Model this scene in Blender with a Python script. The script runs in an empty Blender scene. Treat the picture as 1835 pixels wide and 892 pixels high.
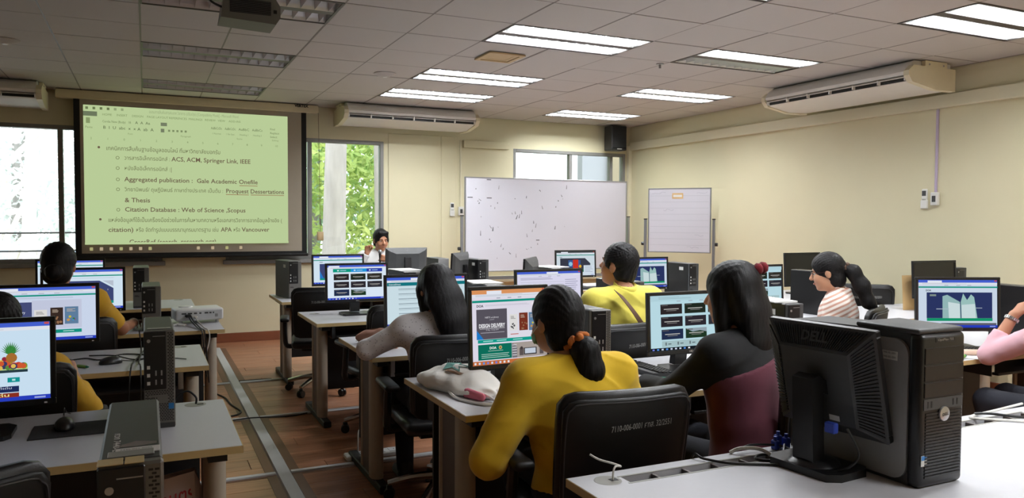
import bpy, bmesh, math, random
import numpy as np
from mathutils import Vector, Matrix

random.seed(7)
rng = np.random.default_rng(7)
SC = bpy.context.scene
COL = SC.collection
PI = math.pi

# ---------------------------------------------------------------- camera
CAM_H = 1.49            # eye height above the floor, metres
FPX = 1391.0            # focal length in pixels of the 1835 x 892 frame


def camera_axes(f=FPX, u0=261.0, v0=390.0, roll=0.005):
    """world axes seen by the camera (right, up, forward) from the room's vanishing point"""
    d = np.array([(u0 - 917.5) / f, -(v0 - 446.0) / f, 1.0])
    d /= np.linalg.norm(d)
    s = math.sin(roll)
    A = 1 + (d[1] / d[2]) ** 2
    B = 2 * s * d[0] * d[1] / d[2] ** 2
    C = s * s + (s * d[0] / d[2]) ** 2 - 1
    b = (-B + math.sqrt(B * B - 4 * A * C)) / (2 * A)
    z = np.array([s, b, -(s * d[0] + b * d[1]) / d[2]])
    x = np.cross(z, d)
    if x[0] < 0:
        x = -x
    return np.array([x, d, z])


AX = camera_axes()
cam_d = bpy.data.cameras.new('camera')
cam = bpy.data.objects.new('camera', cam_d)
COL.objects.link(cam)
cam_d.sensor_fit = 'HORIZONTAL'
cam_d.sensor_width = 36.0
cam_d.lens = FPX / 1835.0 * 36.0
cam_d.clip_start = 0.05
rgt, upv, fwd = AX[:, 0], AX[:, 1], AX[:, 2]
cam.matrix_world = Matrix(((rgt[0], upv[0], -fwd[0], 0), (rgt[1], upv[1], -fwd[1], 0),
                           (rgt[2], upv[2], -fwd[2], CAM_H), (0, 0, 0, 1)))
SC.camera = cam

# ---------------------------------------------------------------- world, exposure
SC.view_settings.view_transform = 'Standard'
SC.view_settings.look = 'None'
SC.view_settings.gamma = 1.0
SC.view_settings.exposure = 0.22
SC.view_settings.use_curve_mapping = False
world = bpy.data.worlds.new('World')
SC.world = world
world.use_nodes = True
wn = world.node_tree.nodes
wn.clear()
w_out = wn.new('ShaderNodeOutputWorld')
w_bg = wn.new('ShaderNodeBackground')
w_bg.inputs['Color'].default_value = (0.93, 0.97, 1.0, 1)      # flat white overcast sky
w_bg.inputs['Strength'].default_value = 4.2
world.node_tree.links.new(w_bg.outputs[0], w_out.inputs[0])
SC.cycles.max_bounces = 6
SC.cycles.diffuse_bounces = 4
SC.cycles.glossy_bounces = 3
SC.cycles.transmission_bounces = 4
SC.cycles.transparent_max_bounces = 8
SC.cycles.caustics_reflective = False
SC.cycles.caustics_refractive = False
LAMP_POWER = 18.0       # watts of light per tube channel of a lit ceiling fixture
SCREEN_GAIN = 0.80      # emission of the computer displays
PROJ_GAIN = 0.78        # emission of the projected page


# ---------------------------------------------------------------- colour and materials
def lin(r, g, b):
    def c(x):
        x /= 255.0
        return x / 12.92 if x <= 0.04045 else ((x + 0.055) / 1.055) ** 2.4
    return (c(r), c(g), c(b))


MATS = {}


def pmat(name, rgb, rough=0.5, metal=0.0, var=0.08, scale=18.0, bump=0.0, bscale=None, spec=0.5,
         stretch=(1, 1, 1), coat=0.0, coords='Object', sub=0.0):
    """procedural principled material: colour broken up by noise, optional fine relief"""
    if name in MATS:
        return MATS[name]
    m = bpy.data.materials.new(name)
    m.use_nodes = True
    nt = m.node_tree
    n, l = nt.nodes, nt.links
    b = n['Principled BSDF']
    c = lin(*rgb)
    tc = n.new('ShaderNodeTexCoord')
    mp = n.new('ShaderNodeMapping')
    mp.inputs['Scale'].default_value = stretch
    l.new(tc.outputs[coords], mp.inputs[0])
    no = n.new('ShaderNodeTexNoise')
    no.inputs['Scale'].default_value = scale
    no.inputs['Detail'].default_value = 4
    l.new(mp.outputs[0], no.inputs['Vector'])
    mx = n.new('ShaderNodeMix')
    mx.data_type = 'RGBA'
    mx.inputs[6].default_value = (*[x * (1 - var) for x in c], 1)
    mx.inputs[7].default_value = (*[min(1, x * (1 + var)) for x in c], 1)
    l.new(no.outputs[0], mx.inputs[0])
    l.new(mx.outputs[2], b.inputs['Base Color'])
    b.inputs['Roughness'].default_value = rough
    b.inputs['Metallic'].default_value = metal
    b.inputs['Specular IOR Level'].default_value = spec
    if coat:
        b.inputs['Coat Weight'].default_value = coat
        b.inputs['Coat Roughness'].default_value = 0.15
    if sub:
        b.inputs['Subsurface Weight'].default_value = sub
        b.inputs['Subsurface Radius'].default_value = (0.012, 0.005, 0.003)
        b.inputs['Subsurface Scale'].default_value = 0.6
    if bump:
        bp = n.new('ShaderNodeBump')
        bp.inputs['Strength'].default_value = bump
        bp.inputs['Distance'].default_value = 0.004
        if bscale:
            no2 = n.new('ShaderNodeTexNoise')
            no2.inputs['Scale'].default_value = bscale
            no2.inputs['Detail'].default_value = 3
            l.new(mp.outputs[0], no2.inputs['Vector'])
            l.new(no2.outputs[0], bp.inputs['Height'])
        else:
            l.new(no.outputs[0], bp.inputs['Height'])
        l.new(bp.outputs[0], b.inputs['Normal'])
    MATS[name] = m
    return m


def emit_attr(name, gain):
    """a lit display: emission taken from the colour attribute of the picture's faces"""
    m = bpy.data.materials.new(name)
    m.use_nodes = True
    n, l = m.node_tree.nodes, m.node_tree.links
    n.clear()
    o = n.new('ShaderNodeOutputMaterial')
    e = n.new('ShaderNodeEmission')
    a = n.new('ShaderNodeVertexColor')
    a.layer_name = 'Col'
    e.inputs['Strength'].default_value = gain
    l.new(a.outputs[0], e.inputs[0])
    l.new(e.outputs[0], o.inputs[0])
    MATS[name] = m
    return m


def print_attr(name, rough=0.6):
    """flat print: base colour taken from the colour attribute of the faces"""
    m = bpy.data.materials.new(name)
    m.use_nodes = True
    n, l = m.node_tree.nodes, m.node_tree.links
    a = n.new('ShaderNodeVertexColor')
    a.layer_name = 'Col'
    l.new(a.outputs[0], n['Principled BSDF'].inputs['Base Color'])
    n['Principled BSDF'].inputs['Roughness'].default_value = rough
    MATS[name] = m
    return m


emit_attr('display_light', SCREEN_GAIN)
emit_attr('projected_light', PROJ_GAIN)
print_attr('printed_ink')


# ---------------------------------------------------------------- mesh collecting
TEXT_CACHE = {}


def text_geo(s, bold=0.0):
    """flat glyph outlines of a string, unit size 1, baseline at 0: (verts, faces, width)"""
    key = (s, bold)
    if key in TEXT_CACHE:
        return TEXT_CACHE[key]
    cu = bpy.data.curves.new('lettering', 'FONT')
    cu.body = s
    cu.size = 1.0
    cu.resolution_u = 2
    cu.fill_mode = 'FRONT'
    cu.offset = bold
    ob = bpy.data.objects.new('lettering', cu)
    COL.objects.link(ob)
    dg = bpy.context.evaluated_depsgraph_get()
    me = bpy.data.meshes.new_from_object(ob.evaluated_get(dg))
    v = [(p.co.x, p.co.y) for p in me.vertices]
    f = [tuple(p.vertices) for p in me.polygons]
    w = max([p[0] for p in v], default=0.0)
    bpy.data.objects.remove(ob)
    bpy.data.curves.remove(cu)
    bpy.data.meshes.remove(me)
    TEXT_CACHE[key] = (v, f, w)
    return TEXT_CACHE[key]


BOXCACHE = {}


def bevel_box(sx, sy, sz, r, seg):
    key = (round(sx, 5), round(sy, 5), round(sz, 5), round(r, 5), seg)
    if key not in BOXCACHE:
        bm = bmesh.new()
        bmesh.ops.create_cube(bm, size=1.0)
        bmesh.ops.scale(bm, vec=(sx, sy, sz), verts=bm.verts)
        bmesh.ops.bevel(bm, geom=bm.edges[:], offset=min(r, 0.49 * min(sx, sy, sz)), segments=seg,
                        profile=0.5, affect='EDGES', clamp_overlap=True)
        bm.verts.index_update()
        BOXCACHE[key] = ([tuple(v.co) for v in bm.verts], [tuple(v.index for v in f.verts) for f in bm.faces])
        bm.free()
    return BOXCACHE[key]


class MB:
    """collects shapes for ONE mesh object"""

    def __init__(self):
        self.v, self.f, self.c, self.m = [], [], [], []
        self.cur, self.mi = (1, 1, 1), 0

    def add(self, vs, fs, M=None):
        o = len(self.v)
        if M is not None:
            vs = [tuple(M @ Vector(p)) for p in vs]
        self.v += [tuple(p) for p in vs]
        for f in fs:
            self.f.append(tuple(i + o for i in f))
            self.c.append(self.cur)
            self.m.append(self.mi)
        return self

    def box(self, x0, x1, y0, y1, z0, z1, r=0.0, seg=1, M=None):
        if r > 0:
            vs, fs = bevel_box(x1 - x0, y1 - y0, z1 - z0, r, seg)
            c = ((x0 + x1) / 2, (y0 + y1) / 2, (z0 + z1) / 2)
            vs = [(p[0] + c[0], p[1] + c[1], p[2] + c[2]) for p in vs]
        else:
            vs = [(x, y, z) for x in (x0, x1) for y in (y0, y1) for z in (z0, z1)]
            fs = [(0, 1, 3, 2), (4, 6, 7, 5), (0, 4, 5, 1), (2, 3, 7, 6), (0, 2, 6, 4), (1, 5, 7, 3)]
        return self.add(vs, fs, M)

    def cyl(self, a, b, r0, r1=None, n=16, caps=True):
        r1 = r0 if r1 is None else r1
        a, b = Vector(a), Vector(b)
        d = (b - a).normalized()
        u = d.orthogonal().normalized()
        w = d.cross(u)
        vs, fs = [], []
        for p, r in ((a, r0), (b, r1)):
            for i in range(n):
                t = 2 * PI * i / n
                vs.append(tuple(p + u * (r * math.cos(t)) + w * (r * math.sin(t))))
        for i in range(n):
            j = (i + 1) % n
            fs.append((i, j, n + j, n + i))
        if caps:
            fs.append(tuple(range(n))[::-1])
            fs.append(tuple(range(n, 2 * n)))
        return self.add(vs, fs)

    def tube(self, pts, r, n=6, smooth=True, sub=6):
        pts = [Vector(p) for p in pts]
        if smooth and len(pts) > 2:
            q = [pts[0]] + pts + [pts[-1]]
            out = []
            for i in range(1, len(q) - 2):
                p0, p1, p2, p3 = q[i - 1], q[i], q[i + 1], q[i + 2]
                for s in range(sub):
                    t = s / sub
                    out.append(0.5 * ((2 * p1) + (p2 - p0) * t + (2 * p0 - 5 * p1 + 4 * p2 - p3) * t * t
                                      + (3 * p1 - p0 - 3 * p2 + p3) * t ** 3))
            out.append(pts[-1])
            pts = out
        vs, fs = [], []
        up = None
        rr = r if callable(r) else (lambda t: r)
        N = len(pts)
        for i, p in enumerate(pts):
            d = (pts[min(i + 1, N - 1)] - pts[max(i - 1, 0)])
            if d.length < 1e-9:
                d = Vector((0, 0, 1))
            d.normalize()
            if up is None:
                up = d.orthogonal().normalized()
            up = (up - d * up.dot(d))
            up = up.normalized() if up.length > 1e-6 else d.orthogonal().normalized()
            w = d.cross(up)
            R = rr(i / max(1, N - 1))
            for k in range(n):
                t = 2 * PI * k / n
                vs.append(tuple(p + up * (R * math.cos(t)) + w * (R * math.sin(t))))
        for i in range(N - 1):
            for k in range(n):
                j = (k + 1) % n
                fs.append((i * n + k, i * n + j, (i + 1) * n + j, (i + 1) * n + k))
        fs.append(tuple(range(n))[::-1])
        fs.append(tuple(range((N - 1) * n, N * n)))
        return self.add(vs, fs)

    def prism(self, poly, axis, a, b):
        """poly of 2-D points extruded along an axis from a to b"""
        def P(p, t):
            return {'x': (t, p[0], p[1]), 'y': (p[0], t, p[1]), 'z': (p[0], p[1], t)}[axis]
        n = len(poly)
        vs = [P(p, a) for p in poly] + [P(p, b) for p in poly]
        fs = [(i, (i + 1) % n, n + (i + 1) % n, n + i) for i in range(n)]
        fs += [tuple(range(n))[::-1], tuple(range(n, 2 * n))]
        return self.add(vs, fs)

    def lathe(self, prof, n=20, M=None):
        """profile of (radius, z) turned about Z"""
        vs, fs = [], []
        for r, z in prof:
            for i in range(n):
                t = 2 * PI * i / n
                vs.append((r * math.cos(t), r * math.sin(t), z))
        for k in range(len(prof) - 1):
            for i in range(n):
                j = (i + 1) % n
                fs.append((k * n + i, k * n + j, (k + 1) * n + j, (k + 1) * n + i))
        fs.append(tuple(range(n))[::-1])
        fs.append(tuple(range((len(prof) - 1) * n, len(prof) * n)))
        return self.add(vs, fs, M)

    def quad(self, a, b, c, d):
        return self.add([a, b, c, d], [(0, 1, 2, 3)])

    def text(self, s, origin, ux, uy, size, width=None, bold=0.0, align='l'):
        v, f, w = text_geo(s, bold)
        if not v:
            return self
        k = size if width is None else width / max(w, 1e-6)
        ky = size
        o, ux, uy = Vector(origin), Vector(ux), Vector(uy)
        off = {'l': 0, 'c': -w * k / 2, 'r': -w * k}[align]
        return self.add([tuple(o + ux * (p[0] * k + off) + uy * (p[1] * ky)) for p in v], f)

    def mesh(self, name, mats, smooth=False):
        me = bpy.data.meshes.new(name)
        me.from_pydata(self.v, [], self.f)
        for m in (mats if isinstance(mats, (list, tuple)) else [mats]):
            me.materials.append(MATS[m] if isinstance(m, str) else m)
        if any(self.m):
            me.polygons.foreach_set('material_index', self.m)
        if any(c != (1, 1, 1) for c in self.c):
            ca = me.color_attributes.new('Col', 'FLOAT_COLOR', 'CORNER')
            buf = []
            for f, c in zip(self.f, self.c):
                buf += [c[0], c[1], c[2], 1.0] * len(f)
            ca.data.foreach_set('color', buf)
        if smooth:
            me.polygons.foreach_set('use_smooth', [True] * len(me.polygons))
            if smooth != 'all':
                me.set_sharp_from_angle(angle=math.radians(38))
        me.update()
        return me

    def build(self, name, mats, parent=None, smooth=False, label=None, loc=None, rot=None):
        o = bpy.data.objects.new(name, self.mesh(name, mats, smooth))
        COL.objects.link(o)
        if parent is not None:
            o.parent = parent
        if loc:
            o.location = loc
        if rot:
            o.rotation_euler = rot
        if label:
            o['label'] = label
        return o


def tag(o, label=None, cat=None, group=None, kind=None):
    if label:
        o['label'] = label
    if cat:
        o['category'] = cat
    if group:
        o['group'] = group
    if kind:
        o['kind'] = kind
    return o


def thing(name, label, cat, loc=(0, 0, 0), rotz=0.0, group=None):
    o = bpy.data.objects.new(name, None)
    COL.objects.link(o)
    o.location = loc
    o.rotation_euler = (0, 0, rotz)
    o.empty_display_size = 0.1
    return tag(o, label, cat, group)


def copy_tree(o, parent=None):
    c = o.copy()
    COL.objects.link(c)
    c.parent = parent
    for ch in list(o.children):
        copy_tree(ch, c)
    return c


def instance(me, name, parent, loc=(0, 0, 0), rot=(0, 0, 0)):
    o = bpy.data.objects.new(name, me)
    COL.objects.link(o)
    o.parent = parent
    o.location = loc
    o.rotation_euler = rot
    return o
# ================================================================ the room
YW, XW, XL, YB, ZC = 9.85, 6.60, -4.2, -1.6, 2.875      # front wall, right wall, left wall, back wall, ceiling

pmat('wall_paint', (220, 213, 180), 0.55, var=0.03, scale=3.0, bump=0.03, bscale=160)
pmat('trim_paint', (224, 218, 190), 0.45, var=0.03, scale=4.0)
pmat('skirting_wood', (128, 74, 48), 0.45, var=0.15, scale=6, stretch=(1, 8, 8))
pmat('aluminium_frame', (136, 136, 134), 0.45, metal=0.1, var=0.05)
pmat('tile_board', (196, 192, 189), 0.85, var=0.06, scale=260, bump=0.25, bscale=240)
pmat('tee_bar', (118, 110, 106), 0.5, var=0.04)
pmat('plenum_dark', (60, 56, 54), 0.9)
pmat('white_plastic', (226, 226, 222), 0.4, var=0.03)
pmat('black_plastic', (26, 26, 28), 0.42, var=0.15, scale=60, bump=0.08, bscale=400)


def wood_floor_material():
    m = bpy.data.materials.new('laminate_floor')
    m.use_nodes = True
    n, l = m.node_tree.nodes, m.node_tree.links
    b = n['Principled BSDF']
    g = n.new('ShaderNodeNewGeometry')
    oi = n.new('ShaderNodeObjectInfo')
    mp = n.new('ShaderNodeMapping')
    mp.inputs['Scale'].default_value = (1.2, 16, 1)
    ad = n.new('ShaderNodeVectorMath')
    ad.operation = 'ADD'
    sc = n.new('ShaderNodeMath')
    sc.operation = 'MULTIPLY'
    sc.inputs[1].default_value = 37.0
    l.new(oi.outputs['Random'], sc.inputs[0])
    l.new(g.outputs['Position'], ad.inputs[0])
    l.new(sc.outputs[0], ad.inputs[1])
    l.new(ad.outputs[0], mp.inputs[0])
    no = n.new('ShaderNodeTexNoise')
    no.inputs['Scale'].default_value = 2.2
    no.inputs['Detail'].default_value = 6
    no.inputs['Distortion'].default_value = 0.6
    l.new(mp.outputs[0], no.inputs['Vector'])
    cr = n.new('ShaderNodeValToRGB')
    e = cr.color_ramp.elements
    e[0].position, e[0].color = 0.25, (*lin(146, 96, 68), 1)
    e[1].position, e[1].color = 0.75, (*lin(196, 138, 102), 1)
    l.new(no.outputs[0], cr.inputs[0])
    mx = n.new('ShaderNodeMix')
    mx.data_type = 'RGBA'
    mx.blend_type = 'MULTIPLY'
    mx.inputs[0].default_value = 1.0
    rr = n.new('ShaderNodeMapRange')
    rr.inputs[3].default_value = 0.86
    rr.inputs[4].default_value = 1.08
    l.new(oi.outputs['Random'], rr.inputs[0])
    l.new(cr.outputs[0], mx.inputs[6])
    l.new(rr.outputs[0], mx.inputs[7])
    l.new(mx.outputs[2], b.inputs['Base Color'])
    b.inputs['Roughness'].default_value = 0.32
    bp = n.new('ShaderNodeBump')
    bp.inputs['Strength'].default_value = 0.06
    bp.inputs['Distance'].default_value = 0.002
    l.new(no.outputs[0], bp.inputs['Height'])
    l.new(bp.outputs[0], b.inputs['Normal'])
    MATS['laminate_floor'] = m


wood_floor_material()


def struct(name, mb, mat, **k):
    return tag(mb.build(name, mat, **k), kind='structure')


# floor: a slab with laminate planks laid on it where the aisle shows them
floor = struct('floor', MB().box(XL, XW, YB, YW, -0.12, -0.010), 'laminate_floor')
plank_me = MB().box(-0.5985, 0.5985, -0.0965, 0.0965, -0.010, 0.0, r=0.0012).mesh('plank', 'laminate_floor')
py = YW - 0.0975
row = 0
while py > 2.3:
    off = (row * 0.43) % 1.2
    px = -1.8 + off
    while px < 3.4:
        instance(plank_me, 'plank', floor, (px + 0.6, py, 0))
        px += 1.2
    py -= 0.195
    row += 1
# the laminate further off, under the desks, laid as wide panels of the same boards
for (a, b2, c, d) in ((XL, -1.8, YB, YW), (-1.8, XW, YB, 2.3), (3.42, XW, 2.3, YW)):
    MB().box(a, b2, c, d, -0.010, -0.001).build('floor_panel', 'laminate_floor', floor)

# walls -------------------------------------------------------------------------
# openings of the front wall (x0, x1, z0, z1)
WIN = [(-3.6, 0.17, 0.99, 2.50), (0.86, 2.80, 0.99, 2.49), (4.66, 6.52, 0.98, 2.48)]
fw = MB()
xs = [XL] + [v for w_ in WIN for v in w_[:2]] + [XW]
for i in range(0, len(xs), 2):
    fw.box(xs[i], xs[i + 1], YW, YW + 0.15, 0, 3.1)
for x0, x1, z0, z1 in WIN:
    fw.box(x0, x1, YW, YW + 0.15, 0, z0)
    fw.box(x0, x1, YW, YW + 0.15, z1, 3.1)
wall_front = struct('wall_front', fw, 'wall_paint')
wall_right = struct('wall_right', MB().box(XW, XW + 0.15, YB, YW + 0.15, 0, 3.1), 'wall_paint')
wall_left = struct('wall_left', MB().box(XL - 0.15, XL, YB, YW + 0.15, 0, 3.1), 'wall_paint')
wall_back = struct('wall_back', MB().box(XL - 0.15, XW + 0.15, YB - 0.15, YB, 0, 3.1), 'wall_paint')
# raised panels and cover strips on the front wall between the windows
for x0, x1 in ((2.86, 3.56), (3.59, 3.80)):
    MB().box(x0, x1, YW - 0.012, YW, 0.12, 2.6, r=0.004).build('panel', 'wall_paint', wall_front)
MB().box(3.90, 4.58, YW - 0.04, YW, 2.46, 2.56, r=0.004).build('ledge', 'wall_paint', wall_front)
struct('baseboard_front', MB().box(XL, XW, YW - 0.02, YW, 0, 0.11, r=0.004), 'skirting_wood')
struct('baseboard_right', MB().box(XW - 0.02, XW, YB, YW - 0.02, 0, 0.11, r=0.004), 'skirting_wood')
struct('trim_1', MB().box(XW - 0.05, XW, YB, YW - 0.06, 2.525, 2.645, r=0.006), 'trim_paint')
struct('trim_2', MB().box(XW - 0.06, XW, YW - 0.06, YW, 0.11, 2.60, r=0.006), 'trim_paint')
struct('trim_3', MB().box(2.95, XW - 0.06, YW - 0.05, YW, 0.62, 0.71, r=0.006), 'trim_paint')

# window glass, seen through but faintly reflecting
def glass_material():
    m = bpy.data.materials.new('window_glass')
    m.use_nodes = True
    n, l = m.node_tree.nodes, m.node_tree.links
    n.clear()
    o = n.new('ShaderNodeOutputMaterial')
    t = n.new('ShaderNodeBsdfTransparent')
    t.inputs[0].default_value = (0.93, 0.96, 0.96, 1)
    g = n.new('ShaderNodeBsdfGlossy')
    g.inputs['Roughness'].default_value = 0.03
    mx = n.new('ShaderNodeMixShader')
    fr = n.new('ShaderNodeFresnel')
    fr.inputs[0].default_value = 1.35
    no = n.new('ShaderNodeTexNoise')
    no.inputs['Scale'].default_value = 5
    bp = n.new('ShaderNodeBump')
    bp.inputs['Strength'].default_value = 0.02
    l.new(no.outputs[0], bp.inputs['Height'])
    l.new(bp.outputs[0], g.inputs['Normal'])
    l.new(fr.outputs[0], mx.inputs[0])
    l.new(t.outputs[0], mx.inputs[1])
    l.new(g.outputs[0], mx.inputs[2])
    l.new(mx.outputs[0], o.inputs[0])
    MATS['window_glass'] = m


glass_material()
# frosted lower film on part of the left window panes
pmat('window_film', (150, 160, 185), 0.5, var=0.05)


def window(name, x0, x1, z0, z1, mull, film=()):
    root = bpy.data.objects.new(name, None)
    COL.objects.link(root)
    root.location = (x0, YW, z0)
    tag(root, kind='structure')
    W, H = x1 - x0, z1 - z0
    f = MB()
    t = 0.045
    for a in ((0, t, 0, H), (W - t, W, 0, H), (t, W - t, 0, t), (t, W - t, H - t, H)):
        f.box(a[0], a[1], 0.0, 0.10, a[2], a[3], r=0.004)
    f.build('window_frame', 'aluminium_frame', root)
    ed = [t] + [v for m_ in mull for v in (m_ - 0.025, m_ + 0.025)] + [W - t]
    for m_ in mull:
        MB().box(m_ - 0.025, m_ + 0.025, 0.01, 0.09, t, H - t, r=0.004).build('mullion', 'aluminium_frame', root)
    for i in range(0, len(ed), 2):
        MB().box(ed[i], ed[i + 1], 0.05, 0.056, t, H - t).build('pane', 'window_glass', root)
    MB().box(-0.03, W + 0.03, -0.05, 0.0, -0.05, 0.0, r=0.004).build('window_sill', 'aluminium_frame', root)
    return root


window('window_1', *WIN[0], [0.9, 1.85, 2.76])
window('window_2', *WIN[1], [1.0])
window('window_3', *WIN[2], [0.93, 1.62])

# ceiling: tiles lying in a bar grid, recessed troffers in some of the bays -----------------------------
ceiling = struct('ceiling', MB().box(XL, XW, YB, YW, 3.05, 3.12), 'plenum_dark')
GX, GY = -0.02, 0.23
LIGHTS = {  # (column k, row j) of the first of two bays -> lit
    (0, 8): False, (0, 11): False, (0, 14): False,
    (4, 5): True, (4, 8): True, (4, 11): True, (4, 13): True,
    (8, 5): True, (7, 8): 'half', (8, 11): True, (8, 14): True,
    (0, 5): False, (-4, 5): False, (-4, 8): False, (-4, 11): False, (4, 2): True, (8, 2): False, (0, 2): False, (4, -1): True, (8, -1): True}  # fixtures behind the camera are unseen, added to brighten the room
taken = set()
for (k, j) in LIGHTS:
    taken |= {(k, j), (k + 1, j)}
tile_me = MB().box(-0.2935, 0.2935, -0.2935, 0.2935, 0.0, 0.012, r=0.002).mesh('ceiling_tile', 'tile_board')
rest = MB()
for k in range(-7, 11):
    for j in range(-4, 17):
        if (k, j) in taken:
            continue
        x, y = GX + 0.6 * k + 0.3, GY + 0.6 * j + 0.3
        x0, x1 = max(XL, x - 0.2935), min(XW, x + 0.2935)
        y0, y1 = max(YB, y - 0.2935), min(YW, y + 0.2935)
        if x1 - x0 < 0.02 or y1 - y0 < 0.02:
            continue
        z = ZC + random.uniform(0, 0.004)
        if j >= 3 and k >= -3 and x1 - x0 > 0.59 and y1 - y0 > 0.59:
            o = instance(tile_me, 'ceiling_tile', ceiling, (x, y, z))
            o.rotation_euler = (random.uniform(-1, 1) * 0.006, random.uniform(-1, 1) * 0.006, 0)
        elif j >= 3 and k >= -3:
            MB().box(x0, x1, y0, y1, z, z + 0.012).build('ceiling_tile', 'tile_board', ceiling)
        else:
            rest.box(x0, x1, y0, y1, z, z + 0.012)
tag(rest.build('ceiling_tile', 'tile_board', ceiling), kind='stuff')
def bar_runs(lo, hi, holes):
    """the stretches of a grid bar between the fixtures it would cross"""
    runs, a_ = [], lo
    for h0, h1 in sorted(holes):
        if h0 > a_:
            runs.append((a_, min(h0, hi)))
        a_ = max(a_, h1)
    if a_ < hi:
        runs.append((a_, hi))
    return runs


for k in range(-6, 12):
    x = GX + 0.6 * k
    if XL < x < XW:
        b_ = MB()
        for y0, y1 in bar_runs(YB, YW, [(GY + 0.6 * jj, GY + 0.6 * (jj + 1)) for (kk, jj) in LIGHTS if kk + 1 == k]):
            b_.box(x - 0.006, x + 0.006, y0, y1, ZC + 0.002, ZC + 0.03)
        b_.build('grid_bar', 'tee_bar', ceiling)
for j in range(-3, 17):
    y = GY + 0.6 * j
    if YB < y < YW:
        MB().box(XL, XW, y - 0.006, y + 0.006, ZC + 0.003, ZC + 0.028).build('grid_bar', 'tee_bar', ceiling)

# recessed fluorescent fixtures --------------------------------------------------------------------------
pmat('mirror_louvre', (232, 233, 236), 0.14, metal=0.5, var=0.02)
pmat('satin_reflector', (230, 231, 233), 0.22, metal=0.4, var=0.02)
pmat('louvre_matt', (88, 84, 82), 0.5, metal=0.3, var=0.03)
pmat('fixture_body', (200, 200, 198), 0.5)
m = bpy.data.materials.new('tube_lit')
m.use_nodes = True
m.node_tree.nodes['Principled BSDF'].inputs['Emission Color'].default_value = (0.93, 0.97, 1.0, 1)
m.node_tree.nodes['Principled BSDF'].inputs['Emission Strength'].default_value = 54.0
MATS['tube_lit'] = m
pmat('tube_dark', (205, 205, 200), 0.3)


def fixture_meshes():
    L, Wd, h = 1.182, 0.582, 0.075
    body = MB()                                     # pan above the louvre
    body.box(-L / 2, L / 2, -Wd / 2, Wd / 2, h, h + 0.004)
    for s in (-1, 1):
        body.box(-L / 2, L / 2, s * Wd / 2 - 0.002, s * Wd / 2 + 0.002, 0, h)
        body.box(s * L / 2 - 0.002, s * L / 2 + 0.002, -Wd / 2, Wd / 2, 0, h)
    rim = MB()
    for s in (-1, 1):
        rim.box(-L / 2 - 0.006, L / 2 + 0.006, s * (Wd / 2 + 0.001) - 0.007, s * (Wd / 2 + 0.001) + 0.007, -0.004, 0.004)
        rim.box(s * (L / 2 + 0.001) - 0.007, s * (L / 2 + 0.001) + 0.007, -Wd / 2, Wd / 2, -0.004, 0.004)
    # side reflectors of each of the two channels, sloped mirror sheets
    refl = MB()
    c0, hw = 0.155, 0.115
    for s in (-1, 1):
        for e in (-1, 1):
            ya, yb = s * c0 + e * hw, s * c0 + e * (hw - 0.045)
            prof = [(ya, 0.0), (ya - e * 0.010, 0.022), (ya - e * 0.025, 0.045), (yb, 0.068)]
            for p, q in zip(prof[:-1], prof[1:]):
                refl.quad((-L / 2, p[0], p[1]), (L / 2, p[0], p[1]), (L / 2, q[0], q[1]), (-L / 2, q[0], q[1]))
    # flat spine between the channels and flat outer margins
    spine = MB()
    spine.box(-L / 2, L / 2, -c0 + hw, c0 - hw, 0.0, 0.003)
    for s in (-1, 1):
        a, b2 = sorted((s * (c0 + hw), s * Wd / 2))
        spine.box(-L / 2, L / 2, a, b2, 0.0, 0.003)
    blade = MB()                                    # one cross blade: V-shaped sheet, taller at its ends
    w_ = hw - 0.003
    for e in (-1, 1):
        vs = [(0, -w_, 0.0), (0, w_, 0.0), (e * 0.009, w_ - 0.03, 0.048), (e * 0.009, -w_ + 0.03, 0.048)]
        blade.add(vs, [(0, 1, 2, 3) if e > 0 else (3, 2, 1, 0)])
    tube = MB().cyl((-0.575, 0, 0), (0.575, 0, 0), 0.013, n=10)
    return [x.mesh(nm, mt, sm) for x, nm, mt, sm in
            ((body, 'housing', 'fixture_body', False), (rim, 'rim', 'louvre_matt', False),
             (refl, 'reflector', 'satin_reflector', True), (spine, 'spine', 'louvre_matt', False),
             (blade, 'louvre_blade', 'mirror_louvre', False), (tube, 'tube', 'tube_lit', True))] + \
        [tube.mesh('tube', 'tube_dark', True)]


FX = fixture_meshes()


def fixture(k, j, lit):
    x, y = GX + 0.6 * (k + 1), GY + 0.6 * j + 0.3
    nm = {0: 'left', 4: 'middle', 8: 'right', 7: 'right', -4: 'far left'}[k]
    where = {-1: 'added unseen as fill behind the photographer', 2: 'above the big grey tower', 5: 'over the nearest desks', 8: 'level with the ceiling projector',
             11: 'third from the front wall', 13: 'beside the middle air conditioner', 14: 'close to the front wall'}[j]
    st = 'lit' if lit else 'switched-off'
    if lit == 'half':
        st = 'half-lit'
    r = thing('ceiling_light', f'{st} recessed louvre ceiling light in the {nm} row, {where}', 'ceiling light',
              (x, y, ZC + 0.002), 0, 'recessed ceiling lights')
    for i, nm in ((0, 'housing'), (1, 'rim'), (2, 'reflector'), (3, 'spine')):
        instance(FX[i], nm, r)
    for s in (-1, 1):
        for q in range(13):
            instance(FX[4], 'louvre_blade', r, ((q - 6) * 0.0905, s * 0.155, 0))
        on = bool(lit) and not (lit == 'half' and s > 0)
        instance(FX[5] if on else FX[6], 'tube', r, (0, s * 0.155, 0.050))
        if on:
            ld = bpy.data.lights.new('tube_light', 'AREA')
            ld.shape = 'RECTANGLE'
            ld.size, ld.size_y = 1.15, 0.024
            ld.energy = LAMP_POWER
            ld.color = (0.95, 0.98, 1.0)
            lo = bpy.data.objects.new('tube_light', ld)
            COL.objects.link(lo)
            lo.parent = r
            lo.location = (0, s * 0.155, 0.034)


for (k, j), lit in LIGHTS.items():
    fixture(k, j, lit)
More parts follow.
